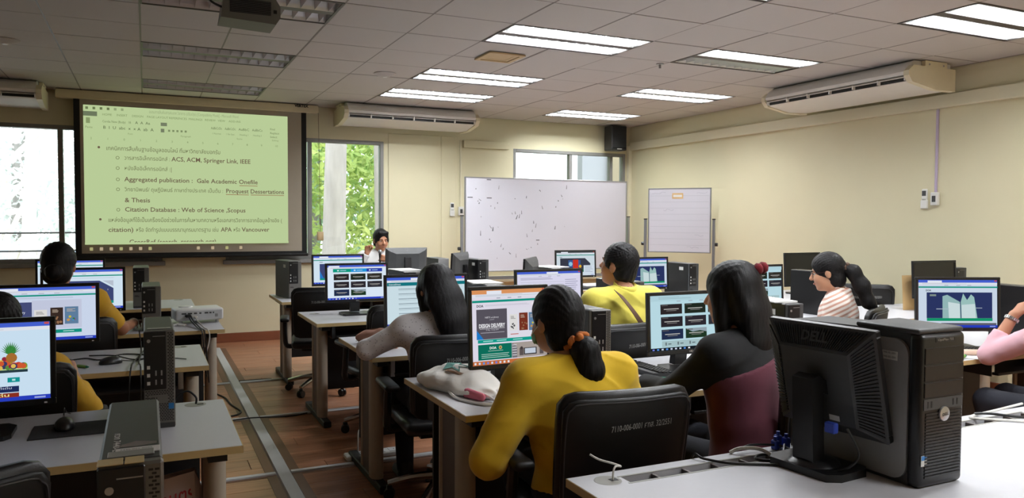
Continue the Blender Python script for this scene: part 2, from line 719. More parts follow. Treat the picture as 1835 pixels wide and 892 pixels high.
# ================================================================ desks
pmat('laminate_top', (199, 199, 204), 0.38, var=0.03, scale=40)
pmat('edge_band', (205, 180, 128), 0.5, var=0.08, scale=12)
pmat('leg_beige', (176, 166, 150), 0.45, var=0.04)
pmat('leg_brown', (92, 82, 78), 0.5, var=0.06)
pmat('desk_black', (24, 23, 24), 0.55, var=0.15)
pmat('grommet_grey', (150, 148, 140), 0.45, var=0.05)
pmat('chrome', (190, 190, 192), 0.18, metal=1.0, var=0.03)
ZT = 0.75


def desk(x0, x1, y0, y1, label, slots=(), grommets=(), group='computer desks', left_leg=True, tray=True):
    W, D = x1 - x0, y1 - y0
    r = thing('computer_desk', label, 'desk', (x0, y0, 0), 0, group)
    # the top as a board with openings left for the cable slots
    top = MB()
    if slots:
        sx0, sx1, sy0, sy1 = slots[0]
        top.box(0.002, W - 0.002, 0.002, sy0, ZT - 0.024, ZT)
        top.box(0.002, W - 0.002, sy1, D - 0.002, ZT - 0.024, ZT)
        xs_ = [0.002] + [v for s in slots for v in s[:2]] + [W - 0.002]
        for i in range(0, len(xs_), 2):
            top.box(xs_[i], xs_[i + 1], sy0, sy1, ZT - 0.024, ZT)
    else:
        top.box(0.002, W - 0.002, 0.002, D - 0.002, ZT - 0.024, ZT, r=0.002)
    top.build('table_top', 'laminate_top', r)
    eb = MB()
    for a in ((0, W, 0, 0.002), (0, W, D - 0.002, D), (0, 0.002, 0.002, D - 0.002), (W - 0.002, W, 0.002, D - 0.002)):
        eb.box(a[0], a[1], a[2], a[3], ZT - 0.025, ZT - 0.001)
    eb.build('edge_band', 'edge_band', r)
    for sx0, sx1, sy0, sy1 in slots:
        t = MB()
        t.box(sx0, sx1, sy0, sy1, ZT - 0.05, ZT - 0.045)
        n = 5
        for i in range(n + 1):
            xx = sx0 + (sx1 - sx0) * i / n
            t.box(max(sx0, xx - 0.004), min(sx1, xx + 0.004), sy0, sy1, ZT - 0.044, ZT - 0.004)
        s_ = t.build('cable_tray', 'leg_brown', r)
        q = MB()
        q.box(sx0 - 0.008, sx1 + 0.008, sy0 - 0.008, sy0, ZT - 0.001, ZT + 0.0008)
        q.box(sx0 - 0.008, sx1 + 0.008, sy1, sy1 + 0.008, ZT - 0.001, ZT + 0.0008)
        q.build('slot_rim', 'grommet_grey', s_)
    for gx, gy in grommets:
        g = MB()
        g.lathe([(0.0, -0.003), (0.040, -0.003), (0.040, 0.0004), (0.036, 0.0008), (0.0, 0.0008)], 24,
                Matrix.Translation((gx, gy, ZT)))
        o = g.build('grommet', 'grommet_grey', r)
        MB().box(gx + 0.006, gx + 0.030, gy - 0.012, gy + 0.008, ZT + 0.0008, ZT + 0.0012).build('opening', 'desk_black', o)
    for s in (0, 1):
        if s == 0 and not left_leg:
            continue
        lx = 0.075 if s == 0 else W - 0.075
        e = 1 if s == 0 else -1
        MB().box(lx - 0.028, lx + 0.028, 0.01, D - 0.05, 0.0, 0.045, r=0.006).build('foot_bar', 'desk_black', r)
        MB().box(lx - 0.022, lx + 0.022, 0.215, 0.395, 0.045, ZT - 0.026).build('leg_panel', 'leg_brown', r)
        c = MB()                                       # half-round column on the sitter's side
        poly = [(lx - 0.034, 0.215), (lx + 0.034, 0.215)]
        poly = [(lx + 0.036 * math.cos(a), 0.18 + 0.05 * math.sin(a)) for a in [PI + PI * i / 10 for i in range(11)]]
        poly += [(lx + 0.036, 0.214), (lx - 0.036, 0.214)]
        c.prism(poly, 'z', 0.045, ZT - 0.026)
        c.build('leg_column', 'leg_beige', r, smooth=True)
        MB().box(lx - 0.030, lx + 0.030, 0.396, 0.43, 0.045, ZT - 0.026, r=0.01).build('leg_column', 'leg_beige', r)
        MB().box(lx - 0.03, lx + 0.03, 0.05, D - 0.08, ZT - 0.06, ZT - 0.026).build('bracket', 'desk_black', r)
        for yy in (0.05, D - 0.09):
            MB().cyl((lx, yy, -0.0), (lx, yy, 0.006), 0.018, n=12).build('leveller', 'grommet_grey', r)
    MB().box(0.10, W - 0.10, D - 0.13, D - 0.112, 0.14, ZT - 0.026).build('modesty_panel', 'desk_black', r)
    MB().box(0.10, W - 0.10, D - 0.111, D - 0.04, 0.56, ZT - 0.03, r=0.004).build('cable_channel', 'desk_black', r)
    if tray:
        n = max(1, round(W / 0.95))
        for i in range(n):
            cx = W * (i + 0.5) / n
            k = MB().box(cx - 0.33, cx + 0.33, 0.03, 0.36, ZT - 0.115, ZT - 0.10, r=0.003).build('keyboard_tray', 'desk_black', r)
            for s in (-1, 1):
                MB().box(cx + s * 0.345 - 0.012, cx + s * 0.345 + 0.012, 0.05, 0.36, ZT - 0.12, ZT - 0.026).build('slide_rail', 'chrome', k)
    return r


ROWS = {1: (7.05, 7.83), 2: (5.50, 6.26), 3: (4.03, 4.82), 4: (2.69, 3.46), 5: (1.14, 1.92)}
names = {1: 'front', 2: 'second', 3: 'third', 4: 'fourth', 5: 'nearest'}
for i, (y0, y1) in ROWS.items():
    if i == 5:
        desk(1.08, 3.30, y0, y1, 'white desk with a long cable slot holding the big grey tower',
             slots=[(0.15, 0.70, 0.675, 0.725), (1.45, 2.0, 0.675, 0.725)], grommets=[(0.10, 0.715)])
        continue
    desk(1.08, 2.98, y0, y1, ['white desk by the aisle nearest the lecturer', 'white desk by the aisle with the thumbnail-grid monitor',
                              'white desk where the woman in the dotted blouse works', 'white desk with the cloth tote bag on its corner'][i - 1],
         grommets=[(0.10, 0.60), (0.95, 0.68)])
    desk(3.00, 5.14 if i == 4 else 4.88, y0, y1, ['white middle desk in front of the large whiteboard', 'white middle desk behind the man in yellow',
                              'white middle desk where the woman in striped shirt sits', 'white middle desk where the woman in pink leans'][i - 1],
         grommets=[(0.95, 0.68)])
    if i in (2, 3):
        desk(4.90, 6.50, y0, y1, ['', 'white desk by the right wall under the small flip board',
                                  'white desk by the right wall under the lilac conduit', ''][i - 1], grommets=[(0.8, 0.68)])
for (x0, x1, y0, y1, lab) in ((-1.62, 0.28, 2.64, 3.36, 'white desk with the mouse pad and fruit-website monitor'),
                              (-1.62, 0.28, 4.16, 4.88, 'white desk with a green pen by its mouse'),
                              (-1.43, 0.47, 5.48, 6.20, 'white desk carrying the white projector'),
                              (-1.53, 0.37, 6.95, 7.67, 'white desk under the projection screen at the left'),
                              (-1.62, 0.28, 1.18, 1.90, 'white desk under the tower with taped-on paper strips')):
    desk(x0, x1, y0, y1, lab, grommets=[(1.79, 0.66), (0.95, 0.66)], tray=(y0 != 2.64))
desk(2.2, 3.4, 8.02, 8.62, 'white lecturer desk below the middle window', tray=False)

# ================================================================ office chairs
pmat('chair_leather', (22, 22, 24), 0.38, var=0.12, scale=30, bump=0.18, bscale=350)
pmat('chair_shell', (17, 17, 18), 0.5, var=0.1, scale=60, bump=0.05, bscale=500)
pmat('chair_piping', (62, 62, 66), 0.35, var=0.05)
pmat('caster_black', (18, 18, 18), 0.4)
pmat('chalk_white', (168, 168, 166), 0.8, var=0.2, scale=90)


def cushion(mb, w, h, t, bow, r=0.05, lean=0.0, n=10, z0=0.0, bulge=0.012):
    """upright padded panel: width w, height h, thickness t, bowed about the sitter; centre at y=0"""
    def outline(u, v):
        # rounded corners by shrinking the width near top and bottom
        e = 0.0
        for d in (v, 1 - v):
            q = d * h
            if q < r:
                e = max(e, r - math.sqrt(max(0, r * r - (r - q) ** 2)))
        hw = w / 2 - e - 0.03 * w * (1 - v)
        return u * hw
    vs, fs = [], []
    cols, rows = n, n
    vv = [0.5 - 0.5 * math.cos(PI * i / rows) for i in range(rows + 1)]
    for side in (0, 1):
        for i, v in enumerate(vv):
            for k in range(cols + 1):
                u = -math.cos(PI * k / cols)
                x = outline(u, v)
                z = z0 + v * h
                edge = max(abs(u) ** 6, abs(2 * v - 1) ** 8)
                y = bow * (x / (w / 2)) ** 2 + lean * (v * h) + (1 if side else -1) * (t / 2 + bulge * (1 - edge)) * (1 - 0.55 * edge)
                vs.append((x, y, z))
    N = (cols + 1) * (rows + 1)
    for s in (0, 1):
        for i in range(rows):
            for k in range(cols):
                a = s * N + i * (cols + 1) + k
                q = (a, a + 1, a + cols + 2, a + cols + 1)
                fs.append(q if s == 0 else q[::-1])
    ring = [k for k in range(cols + 1)] + [i * (cols + 1) + cols for i in range(1, rows + 1)] + \
           [rows * (cols + 1) + k for k in range(cols - 1, -1, -1)] + [i * (cols + 1) for i in range(rows - 1, 0, -1)]
    for a, b in zip(ring, ring[1:] + ring[:1]):
        fs.append((b, a, N + a, N + b))
    return mb.add(vs, fs)


def rim_path(w, h, r, bow, lean, z0, yoff, inset):
    pts = []
    hw = w / 2 - inset
    for i in range(15):
        t = i / 14
        pts.append((-hw + 0.02 * w * 0, 0, z0 + h * 0.10 + t * 0))
        break
    pts = [(-hw * 0.97, z0 + 0.05), (-hw, z0 + h * 0.5), (-hw, z0 + h - inset - r), (-hw + r * 0.3, z0 + h - inset - r * 0.3),
           (-hw + r, z0 + h - inset), (0, z0 + h - inset), (hw - r, z0 + h - inset), (hw - r * 0.3, z0 + h - inset - r * 0.3),
           (hw, z0 + h - inset - r), (hw, z0 + h * 0.5), (hw * 0.97, z0 + 0.05)]
    return [(x, bow * (x / (w / 2)) ** 2 + lean * (z - z0) + yoff, z) for x, z in pts]


def make_chair(label, writing=True):
    """task chair, sitter facing +Y, origin on the floor under the seat"""
    r = thing('office_chair', label, 'chair', (0, 0, 0), 0, 'black office chairs')
    seat = MB()
    seat.box(-0.245, 0.245, -0.22, 0.25, 0.40, 0.475, r=0.035, seg=3)
    seat.build('seat', 'chair_leather', r, smooth='all')
    MB().box(-0.16, 0.16, -0.15, 0.15, 0.375, 0.40).build('seat_plate', 'caster_black', r)
    yb = -0.275
    bk = cushion(MB(), 0.50, 0.425, 0.05, 0.035, r=0.06, lean=-0.16, z0=0.50).build(
        'backrest', 'chair_leather', r, smooth='all', loc=(0, yb + 0.02, 0))
    sh = cushion(MB(), 0.485, 0.40, 0.02, 0.035, r=0.05, lean=-0.16, z0=0.505, bulge=0.004).build(
        'back_shell', 'chair_shell', r, smooth='all', loc=(0, yb - 0.015, 0))
    MB().tube(rim_path(0.485, 0.40, 0.05, 0.035, -0.16, 0.505, -0.013, 0.012), 0.0028, 5).build(
        'piping', 'chair_piping', sh)
    if writing:
        w = MB()
        z = 0.795
        ln = -0.16 * (z - 0.505)
        w.text('7110-006-0001 ศทส. 32/2551', (-0.085, ln - 0.0185, z), (1, 0, 0.05), (0, -0.16, 0.98), 0.030, width=0.225, bold=0.008)
        w.build('asset_number', 'chalk_white', sh, label='white handwritten number')
    MB().tube([(0, yb - 0.02, 0.66), (0, yb - 0.035, 0.52), (0, yb + 0.02, 0.40), (0, -0.12, 0.385)], 0.022, 8).build(
        'back_bar', 'caster_black', r, smooth=True)
    for s in (-1, 1):
        a = MB()
        a.tube([(s * 0.20, 0.05, 0.392), (s * 0.285, 0.04, 0.40), (s * 0.30, 0.0, 0.50), (s * 0.30, -0.02, 0.62)], 0.021, 8)
        ao = a.build('armrest', 'caster_black', r, smooth=True)
        MB().box(s * 0.30 - 0.038, s * 0.30 + 0.038, -0.14, 0.13, 0.62, 0.655, r=0.015, seg=2).build('arm_pad', 'chair_shell', ao, smooth='all')
    MB().cyl((0, 0, 0.10), (0, 0, 0.24), 0.030, n=14).cyl((0, 0, 0.24), (0, 0, 0.38), 0.016, n=12).build(
        'gas_column', 'caster_black', r, smooth=True)
    MB().tube([(0.05, 0.05, 0.39), (0.2, 0.05, 0.385), (0.27, 0.05, 0.375)], 0.006, 6).build('lever', 'caster_black', r)
    for i in range(5):
        t = 2 * PI * i / 5 + 0.3
        c, s_ = math.cos(t), math.sin(t)
        lg = MB().tube([(0.03 * c, 0.03 * s_, 0.13), (0.16 * c, 0.16 * s_, 0.118), (0.29 * c, 0.29 * s_, 0.085)],
                       lambda q: 0.024 - 0.008 * q, 8).build('base_leg', 'chrome', r, smooth=True)
        w = MB()
        px, py_ = 0.285 * c, 0.285 * s_
        for e in (-1, 1):
            w.cyl((px - s_ * e * 0.022, py_ + c * e * 0.022, 0.029), (px - s_ * e * 0.006, py_ + c * e * 0.006, 0.029), 0.029, n=14)
        w.box(px - 0.014, px + 0.014, py_ - 0.014, py_ + 0.014, 0.02, 0.075, r=0.004)
        w.build('caster', 'caster_black', lg, smooth=True)
    return r


CH0 = make_chair('black office chair behind the woman with the orange scrunchie')
CH0.location = (1.485, 2.48, 0)
CH0.rotation_euler = (0, 0, math.radians(-5))


def chair(x, y, deg, label):
    c = copy_tree(CH0)
    c.location = (x, y, 0)
    c.rotation_euler = (0, 0, math.radians(deg))
    c['label'] = label
    return c


chair(1.42, 3.86, -4, 'black office chair behind the woman in the dotted blouse')
chair(1.52, 5.28, 6, 'empty black office chair at the thumbnail-grid monitor')
chair(1.36, 6.74, -10, 'empty black office chair beside the tower by the wall')
chair(2.42, 3.87, 4, 'black office chair behind the man with the shoulder strap')
chair(2.50, 2.40, -18, 'black office chair under the woman in black and maroon')
chair(-0.55, 2.30, 22, 'empty black office chair in front of the mouse pad')
chair(-0.50, 3.78, 0, 'black office chair beside the yellow shirt behind the fruit website')
chair(-0.40, 5.28, 0, 'black office chair under the person with the hair bun')
chair(4.22, 3.86, 30, 'black office chair under the woman in the striped shirt')
chair(6.10, 5.16, -50, 'empty turned black office chair by the right wall desks')
chair(4.35, 2.30, 20, 'black office chair under the woman in the pink shirt')
chair(2.55, 9.12, 180, 'black office chair under the lecturer')
chair(3.55, 5.28, 6, 'empty black office chair behind the man in yellow')
# ================================================================ computers
pmat('bezel_black', (19, 19, 21), 0.32, var=0.12, scale=60)
pmat('case_dark', (62, 63, 64), 0.5, var=0.08, scale=40, bump=0.05, bscale=500)
pmat('case_grey', (150, 149, 148), 0.45, metal=0.15, var=0.05, scale=25)
pmat('mesh_grey', (112, 110, 106), 0.5, metal=0.3, var=0.08, scale=60)
pmat('panel_off', (20, 20, 21), 0.22, var=0.05)
pmat('logo_silver', (178, 178, 180), 0.3, metal=0.8, var=0.03)
pmat('rib_dark', (30, 30, 32), 0.45)
pmat('badge_blue', (38, 120, 190), 0.4)
pmat('paper_white', (226, 226, 224), 0.8, var=0.03, scale=9)
pmat('label_white', (214, 214, 210), 0.7, var=0.05)
pmat('led_white', (235, 240, 245), 0.3)
pmat('paper_tan', (205, 170, 118), 0.8, var=0.08)
pmat('vga_blue', (36, 62, 160), 0.45)
pmat('cable_black', (20, 20, 21), 0.5)
pmat('cable_white', (214, 212, 205), 0.5)


class Pic:
    """a picture made of flat coloured shapes; u right 0..1, v down 0..1"""

    def __init__(self, w, h):
        self.w, self.h, self.mb, self.k = w, h, MB(), 0

    def P(self, u, v):
        return ((u - 0.5) * self.w, -0.00025 * self.k, (0.5 - v) * self.h)

    def col(self, c):
        self.k += 1
        self.mb.cur = lin(*c)

    def rect(self, u0, v0, u1, v1, c):
        self.col(c)
        self.mb.quad(self.P(u0, v1), self.P(u1, v1), self.P(u1, v0), self.P(u0, v0))

    def poly(self, pts, c):
        self.col(c)
        n = len(pts)
        self.mb.add([self.P(*p) for p in pts][::-1], [tuple(range(n))])

    def disc(self, u, v, r, c, n=12):
        a = self.w / self.h
        self.poly([(u + r * math.cos(2 * PI * i / n), v + r * a * math.sin(2 * PI * i / n)) for i in range(n)], c)

    def text(self, s, u, v, h, c, width=None, bold=0.0, align='l'):
        """baseline at v, cap size h (fraction of the picture height)"""
        self.col(c)
        o = self.P(u, v)
        self.mb.text(s, o, (1, 0, 0), (0, 0, 1), h * self.h, None if width is None else width * self.w, bold, align)

    def lines(self, u0, v0, u1, v1, n, c, t=0.35, ragged=0.25):
        """rows of small print too fine to read"""
        for i in range(n):
            y = v0 + (v1 - v0) * i / n
            self.rect(u0, y, u1 - (u1 - u0) * ragged * random.random(), y + (v1 - v0) / n * t, c)


BLUE, TEAL, PALE = (62, 92, 205), (22, 148, 130), (214, 230, 245)


def browser(p, bar=(70, 98, 210), bg=(220, 232, 248), task=(40, 62, 190), teal=True, tab=(0.12, 0.30)):
    p.rect(0, 0, 1, 1, bg)
    p.rect(0, 0, 1, 0.055, bar)
    p.rect(tab[0], 0.012, tab[1], 0.055, (232, 236, 246))
    p.rect(0.965, 0.004, 0.995, 0.03, (205, 80, 70))
    p.rect(0, 0.055, 1, 0.10, (226, 230, 240))
    p.lines(0.05, 0.066, 0.9, 0.094, 2, (170, 176, 190), 0.3, 0.5)
    for u in (0.33, 0.48, 0.62):
        p.rect(u, 0.105, u + 0.05, 0.118, (165, 170, 185))
    p.rect(0, 0.945, 1, 1, task)
    for i in range(9):
        p.rect(0.02 + i * 0.055, 0.96, 0.045 + i * 0.055, 0.988, random.choice([(210, 220, 240), (90, 150, 230), (235, 235, 240), (120, 130, 220)]))
    p.rect(0.9, 0.962, 0.97, 0.985, (150, 165, 225))
    if teal:
        p.rect(0, 0.135, 1, 0.165, TEAL)


def scr_fruit(p):
    browser(p, teal=False, bg=(205, 228, 246))
    p.rect(0.30, 0.60, 0.86, 0.635, (40, 60, 68))
    p.rect(0.30, 0.56, 0.86, 0.60, (190, 220, 150))
    cols = [(196, 60, 46), (222, 160, 50), (120, 160, 50), (150, 40, 60), (60, 60, 100), (230, 190, 90), (210, 90, 50), (90, 140, 60)]
    r2 = random.Random(3)
    for i in range(46):
        t = r2.random()
        u = 0.46 + 0.38 * r2.random()
        v = 0.575 - (0.20 * (1 - abs(u - 0.63) / 0.24)) * t
        p.disc(u, v, 0.014 + 0.014 * r2.random(), r2.choice(cols))
    for i in range(13):
        a = -PI / 2 + (i - 6) * 0.2
        u, v = 0.76, 0.40
        p.poly([(u - 0.012, v), (u + 0.012, v), (u + 0.07 * math.cos(a), v + 0.17 * math.sin(a))], (56, 128 + 6 * (i % 3), 62))
    p.disc(0.765, 0.44, 0.035, (170, 110, 50))
    for i in range(10):
        p.disc(0.50 + 0.012 * (i % 5), 0.46 + 0.025 * (i // 5), 0.016, (46, 44, 84))
    p.rect(0.74, 0.69, 0.815, 0.75, (20, 150, 150))
    p.rect(0.768, 0.708, 0.788, 0.732, (190, 230, 228))
    p.rect(0.36, 0.80, 0.81, 0.875, (30, 44, 92))
    p.text('ข้าราชการพลเรือนดีเด่น', 0.585, 0.835, 0.04, (215, 220, 235), width=0.36, align='c')
    p.text('กรมวิชาการ', 0.585, 0.866, 0.022, (215, 220, 235), width=0.12, align='c')
    p.rect(0.36, 0.885, 0.81, 0.94, (142, 48, 34))
    p.text('เกษตรกรดีเด่น', 0.57, 0.93, 0.05, (240, 226, 150), width=0.36, bold=0.02, align='c')


def book(p, u0, v0, u1, v1, k):
    base = [(58, 44, 38), (96, 128, 160), (226, 224, 222), (120, 52, 36)][k]
    p.rect(u0, v0, u1, v1, base)
    w, h = u1 - u0, v1 - v0
    ink = (210, 190, 170) if k != 2 else (70, 70, 72)
    p.lines(u0 + 0.15 * w, v0 + 0.12 * h, u1 - 0.2 * w, v0 + 0.32 * h, 3, ink, 0.35, 0.4)
    r2 = random.Random(k + 5)
    for i in range(7):
        c = [(200, 150, 90), (60, 120, 70), (60, 150, 200), (210, 190, 60), (150, 60, 130)][r2.randrange(5)] if k == 1 else \
            ((150, 110, 80) if k in (0, 3) else (90, 90, 92))
        p.disc(u0 + w * (0.15 + 0.7 * r2.random()), v0 + h * (0.55 + 0.38 * r2.random()), 0.008 + 0.006 * r2.random(), c, 8)


def scr_library(p):
    browser(p, bg=(206, 218, 240))
    p.lines(0.15, 0.19, 0.8, 0.215, 2, (165, 175, 195), 0.4, 0.2)
    p.rect(0.05, 0.27, 0.42, 0.78, (70, 78, 122))
    p.text('e-Library', 0.24, 0.48, 0.06, (225, 230, 240), bold=0.01, align='l')
    p.rect(0.27, 0.50, 0.33, 0.515, (200, 205, 225))
    p.rect(0.42, 0.24, 0.87, 0.78, (198, 204, 226))
    book(p, 0.44, 0.42, 0.555, 0.72, 2)
    book(p, 0.585, 0.385, 0.70, 0.715, 0)
    book(p, 0.715, 0.375, 0.84, 0.70, 1)
    p.rect(0.05, 0.80, 0.87, 0.865, TEAL)
    for u in (0.2, 0.45, 0.7):
        p.rect(u, 0.825, u + 0.1, 0.838, (190, 232, 224))


def scr_banner(p):
    browser(p, bg=(214, 232, 246))
    p.text('DOA', 0.12, 0.235, 0.05, (70, 72, 80), bold=0.03)
    p.lines(0.3, 0.20, 0.9, 0.23, 2, (178, 186, 200), 0.3, 0.2)
    p.poly([(0.12, 0.28), (0.70, 0.28), (0.88, 0.48), (0.88, 0.80), (0.12, 0.80)], (62, 72, 118))
    p.poly([(0.12, 0.52), (0.2, 0.80), (0.12, 0.80)], (40, 120, 200))
    p.text('›', 0.80, 0.53, 0.08, (230, 230, 240))
    p.rect(0.70, 0.80, 0.70, 0.80, (0, 0, 0))
    p.poly([(0.74, 0.28), (0.88, 0.28), (0.88, 0.43)], (186, 196, 212))
    p.rect(0.12, 0.80, 0.88, 0.865, TEAL)


def thumbs(p, u0, v0, u1, v1, n=8):
    w, h = (u1 - u0) / 3, (v1 - v0) / 3
    tint = [(46, 40, 42), (34, 42, 34), (52, 50, 44), (44, 40, 46), (46, 42, 50), (50, 50, 58), (36, 48, 78), (34, 58, 40)]
    for i in range(n):
        a, b = u0 + w * (i % 3), v0 + h * (i // 3)
        p.rect(a, b, a + w * 0.90, b + h * 0.80, tint[i])
        if i == 7:
            p.poly([(a, b), (a + w * 0.9, b), (a + w * 0.9, b + h * 0.35), (a + w * .6, b + h * 0.22), (a + w * 0.3, b + h * 0.3)], (150, 165, 175))
        p.rect(a + w * 0.14, b + h * 0.36, a + w * 0.76, b + h * 0.42, (196, 194, 190))
        p.rect(a + w * 0.24, b + h * 0.50, a + w * 0.66, b + h * 0.54, (140, 138, 136))
        p.rect(a + w * 0.04, b + h * 0.06, a + w * 0.3, b + h * 0.12, (98, 94, 94))


def scr_grid(p):
    browser(p, teal=False, bg=(222, 236, 250), tab=(0.02, 0.2))
    p.rect(0.09, 0.10, 0.39, 0.20, (20, 156, 130))
    p.rect(0.39, 0.10, 0.66, 0.20, (40, 152, 222))
    p.rect(0.66, 0.10, 0.93, 0.20, (44, 66, 170))
    for u in (0.16, 0.44, 0.70):
        p.rect(u, 0.135, u + 0.03, 0.168, (225, 240, 248))
        p.rect(u + 0.05, 0.143, u + 0.15, 0.160, (180, 215, 235))
    thumbs(p, 0.10, 0.25, 0.95, 0.93)


def scr_grid_pale(p):
    browser(p, teal=False, bg=(188, 222, 232), bar=(120, 128, 132), task=(24, 30, 36), tab=(0.1, 0.3))
    p.rect(0, 0, 1, 0.10, (180, 214, 224))
    p.lines(0.1, 0.03, 0.6, 0.08, 2, (140, 165, 172), 0.25, 0.5)
    thumbs(p, 0.12, 0.16, 1.02, 0.84)
    p.rect(0.12, 0.82, 0.92, 0.925, (168, 196, 200))
    for i in range(5):
        p.rect(0.16 + 0.15 * i, 0.845, 0.18 + 0.15 * i, 0.90, (110, 125, 130))
        p.rect(0.195 + 0.15 * i, 0.868, 0.235 + 0.15 * i, 0.885, (90, 105, 110))


def scr_list(p, teal=True):
    browser(p, teal=False, bg=(206, 226, 234), tab=(0.30, 0.62))
    if teal:
        p.rect(0, 0.10, 1, 0.17, (24, 118, 128))
        p.text('ScienceDirect', 0.02, 0.152, 0.045, (220, 235, 238), bold=0.01)
    n = 7
    for i in range(n):
        y = 0.23 + i * 0.10
        p.rect(0.14, y, 0.14 + 0.5 + 0.3 * random.random(), y + 0.010, (96, 112, 124))
        p.rect(0.14, y + 0.03, 0.14 + 0.3 + 0.3 * random.random(), y + 0.036, (160, 178, 186))


def scr_mail(p):
    browser(p, teal=False, bg=(222, 220, 242), tab=(0.46, 0.64))
    p.lines(0.05, 0.15, 0.6, 0.21, 2, (150, 150, 170), 0.35, 0.2)
    p.lines(0.05, 0.25, 0.95, 0.92, 12, (196, 196, 214), 0.2, 0.3)
    p.lines(0.74, 0.20, 0.96, 0.50, 6, (140, 140, 165), 0.25, 0.3)


def scr_design(p):
    browser(p, bar=(222, 150, 96), bg=(226, 222, 236), task=(196, 110, 60), tab=(0.2, 0.4))
    p.text('DOA', 0.055, 0.225, 0.045, (48, 50, 56), bold=0.03)
    p.lines(0.17, 0.198, 0.78, 0.222, 2, (178, 178, 192), 0.3, 0.1)
    p.rect(0.8, 0.185, 0.92, 0.23, (236, 214, 216))
    p.rect(0.805, 0.188, 0.915, 0.227, (236, 234, 244))
    p.rect(0.05, 0.255, 0.46, 0.655, (88, 84, 94))
    p.text('NIETS e-Library', 0.255, 0.375, 0.032, (222, 220, 226), align='c')
    p.text('presents', 0.255, 0.40, 0.02, (200, 198, 206), align='c')
    p.text('DESIGN DELIVERY', 0.255, 0.50, 0.072, (242, 242, 246), width=0.35, bold=0.03, align='c')
    p.rect(0.09, 0.512, 0.425, 0.517, (222, 220, 226))
    p.text('13 May - 31 July 2019', 0.255, 0.54, 0.022, (214, 212, 220), align='c')
    p.rect(0.10, 0.565, 0.42, 0.571, (190, 188, 198))
    p.poly([(0.05, 0.53), (0.14, 0.655), (0.05, 0.655)], (30, 124, 205))
    p.rect(0.46, 0.255, 0.99, 0.655, (226, 224, 236))
    book(p, 0.49, 0.34, 0.60, 0.56, 2)
    book(p, 0.62, 0.325, 0.74, 0.565, 3)
    book(p, 0.75, 0.325, 0.88, 0.57, 1)
    p.rect(0.49, 0.60, 0.60, 0.612, (196, 120, 110))
    p.rect(0.05, 0.655, 0.99, 0.70, (20, 158, 142))
    for u in (0.12, 0.30, 0.52, 0.78):
        p.rect(u, 0.672, u + 0.13, 0.682, (178, 230, 222))
    p.rect(0.05, 0.72, 0.50, 0.925, (14, 112, 92))
    p.text('DOA', 0.20, 0.785, 0.045, (236, 244, 240), bold=0.03)
    p.disc(0.345, 0.770, 0.022, (214, 190, 130))
    p.disc(0.345, 0.770, 0.014, (150, 110, 60))
    p.rect(0.18, 0.806, 0.38, 0.811, (200, 226, 216))
    p.lines(0.09, 0.845, 0.47, 0.915, 3, (190, 222, 210), 0.3, 0.1)
    p.rect(0.50, 0.72, 0.99, 0.925, (168, 158, 152))
    p.poly([(0.50, 0.72), (0.57, 0.78), (0.57, 0.925), (0.50, 0.925)], (120, 116, 122))
    for i in range(5):
        p.rect(0.505, 0.745 + i * 0.034, 0.565, 0.757 + i * 0.034, (206, 206, 212))
    p.rect(0.66, 0.80, 0.84, 0.895, (60, 58, 60))
    p.rect(0.675, 0.81, 0.825, 0.88, (198, 208, 222))
    for u in (0.60, 0.88):
        p.rect(u, 0.80, u + 0.055, 0.90, (92, 84, 84))
        p.disc(u + 0.028, 0.80, 0.02, (70, 62, 62), 8)


def scr_openbook(p):
    browser(p, bg=(206, 220, 236))
    p.text('DOA', 0.09, 0.235, 0.05, (60, 64, 76), bold=0.03)
    p.rect(0.10, 0.26, 0.93, 0.80, (44, 54, 100))
    p.rect(0.14, 0.30, 0.22, 0.34, (130, 146, 140))
    for (pts, c) in (([(0.30, 0.34), (0.36, 0.31), (0.52, 0.46), (0.53, 0.80), (0.30, 0.80)], (150, 186, 186)),
                     ([(0.37, 0.46), (0.52, 0.50), (0.52, 0.80), (0.38, 0.80)], (206, 224, 226)),
                     ([(0.53, 0.46), (0.56, 0.28), (0.61, 0.42), (0.66, 0.30), (0.70, 0.36), (0.74, 0.80), (0.54, 0.80)], (158, 196, 192)),
                     ([(0.54, 0.52), (0.71, 0.50), (0.72, 0.80), (0.54, 0.80)], (204, 222, 224))):
        p.poly(pts, c)
    p.rect(0.22, 0.60, 0.38, 0.615, (176, 186, 200))
    p.rect(0.72, 0.58, 0.80, 0.592, (176, 186, 200))
    p.rect(0.10, 0.80, 0.93, 0.86, (24, 150, 108))
    p.rect(0.28, 0.90, 0.98, 0.945, (96, 96, 110))


def scr_poster(p):
    browser(p, bg=(208, 222, 230), bar=(70, 76, 78), task=(210, 222, 234))
    p.text('DOA', 0.08, 0.255, 0.05, (60, 64, 70), bold=0.03)
    p.poly([(0.09, 0.28), (0.74, 0.28), (0.88, 0.50), (0.88, 0.86), (0.09, 0.86)], (58, 60, 74))
    p.rect(0.30, 0.36, 0.62, 0.66, (60, 92, 150))
    p.rect(0.42, 0.34, 0.56, 0.72, (206, 52, 38))
    p.disc(0.36, 0.52, 0.05, (150, 200, 226))
    p.disc(0.61, 0.62, 0.035, (226, 176, 50))
    p.rect(0.55, 0.72, 0.72, 0.86, (30, 106, 82))
    p.rect(0.70, 0.58, 0.98, 0.93, (214, 226, 238))
    p.lines(0.73, 0.62, 0.95, 0.9, 5, (160, 170, 190), 0.3, 0.4)


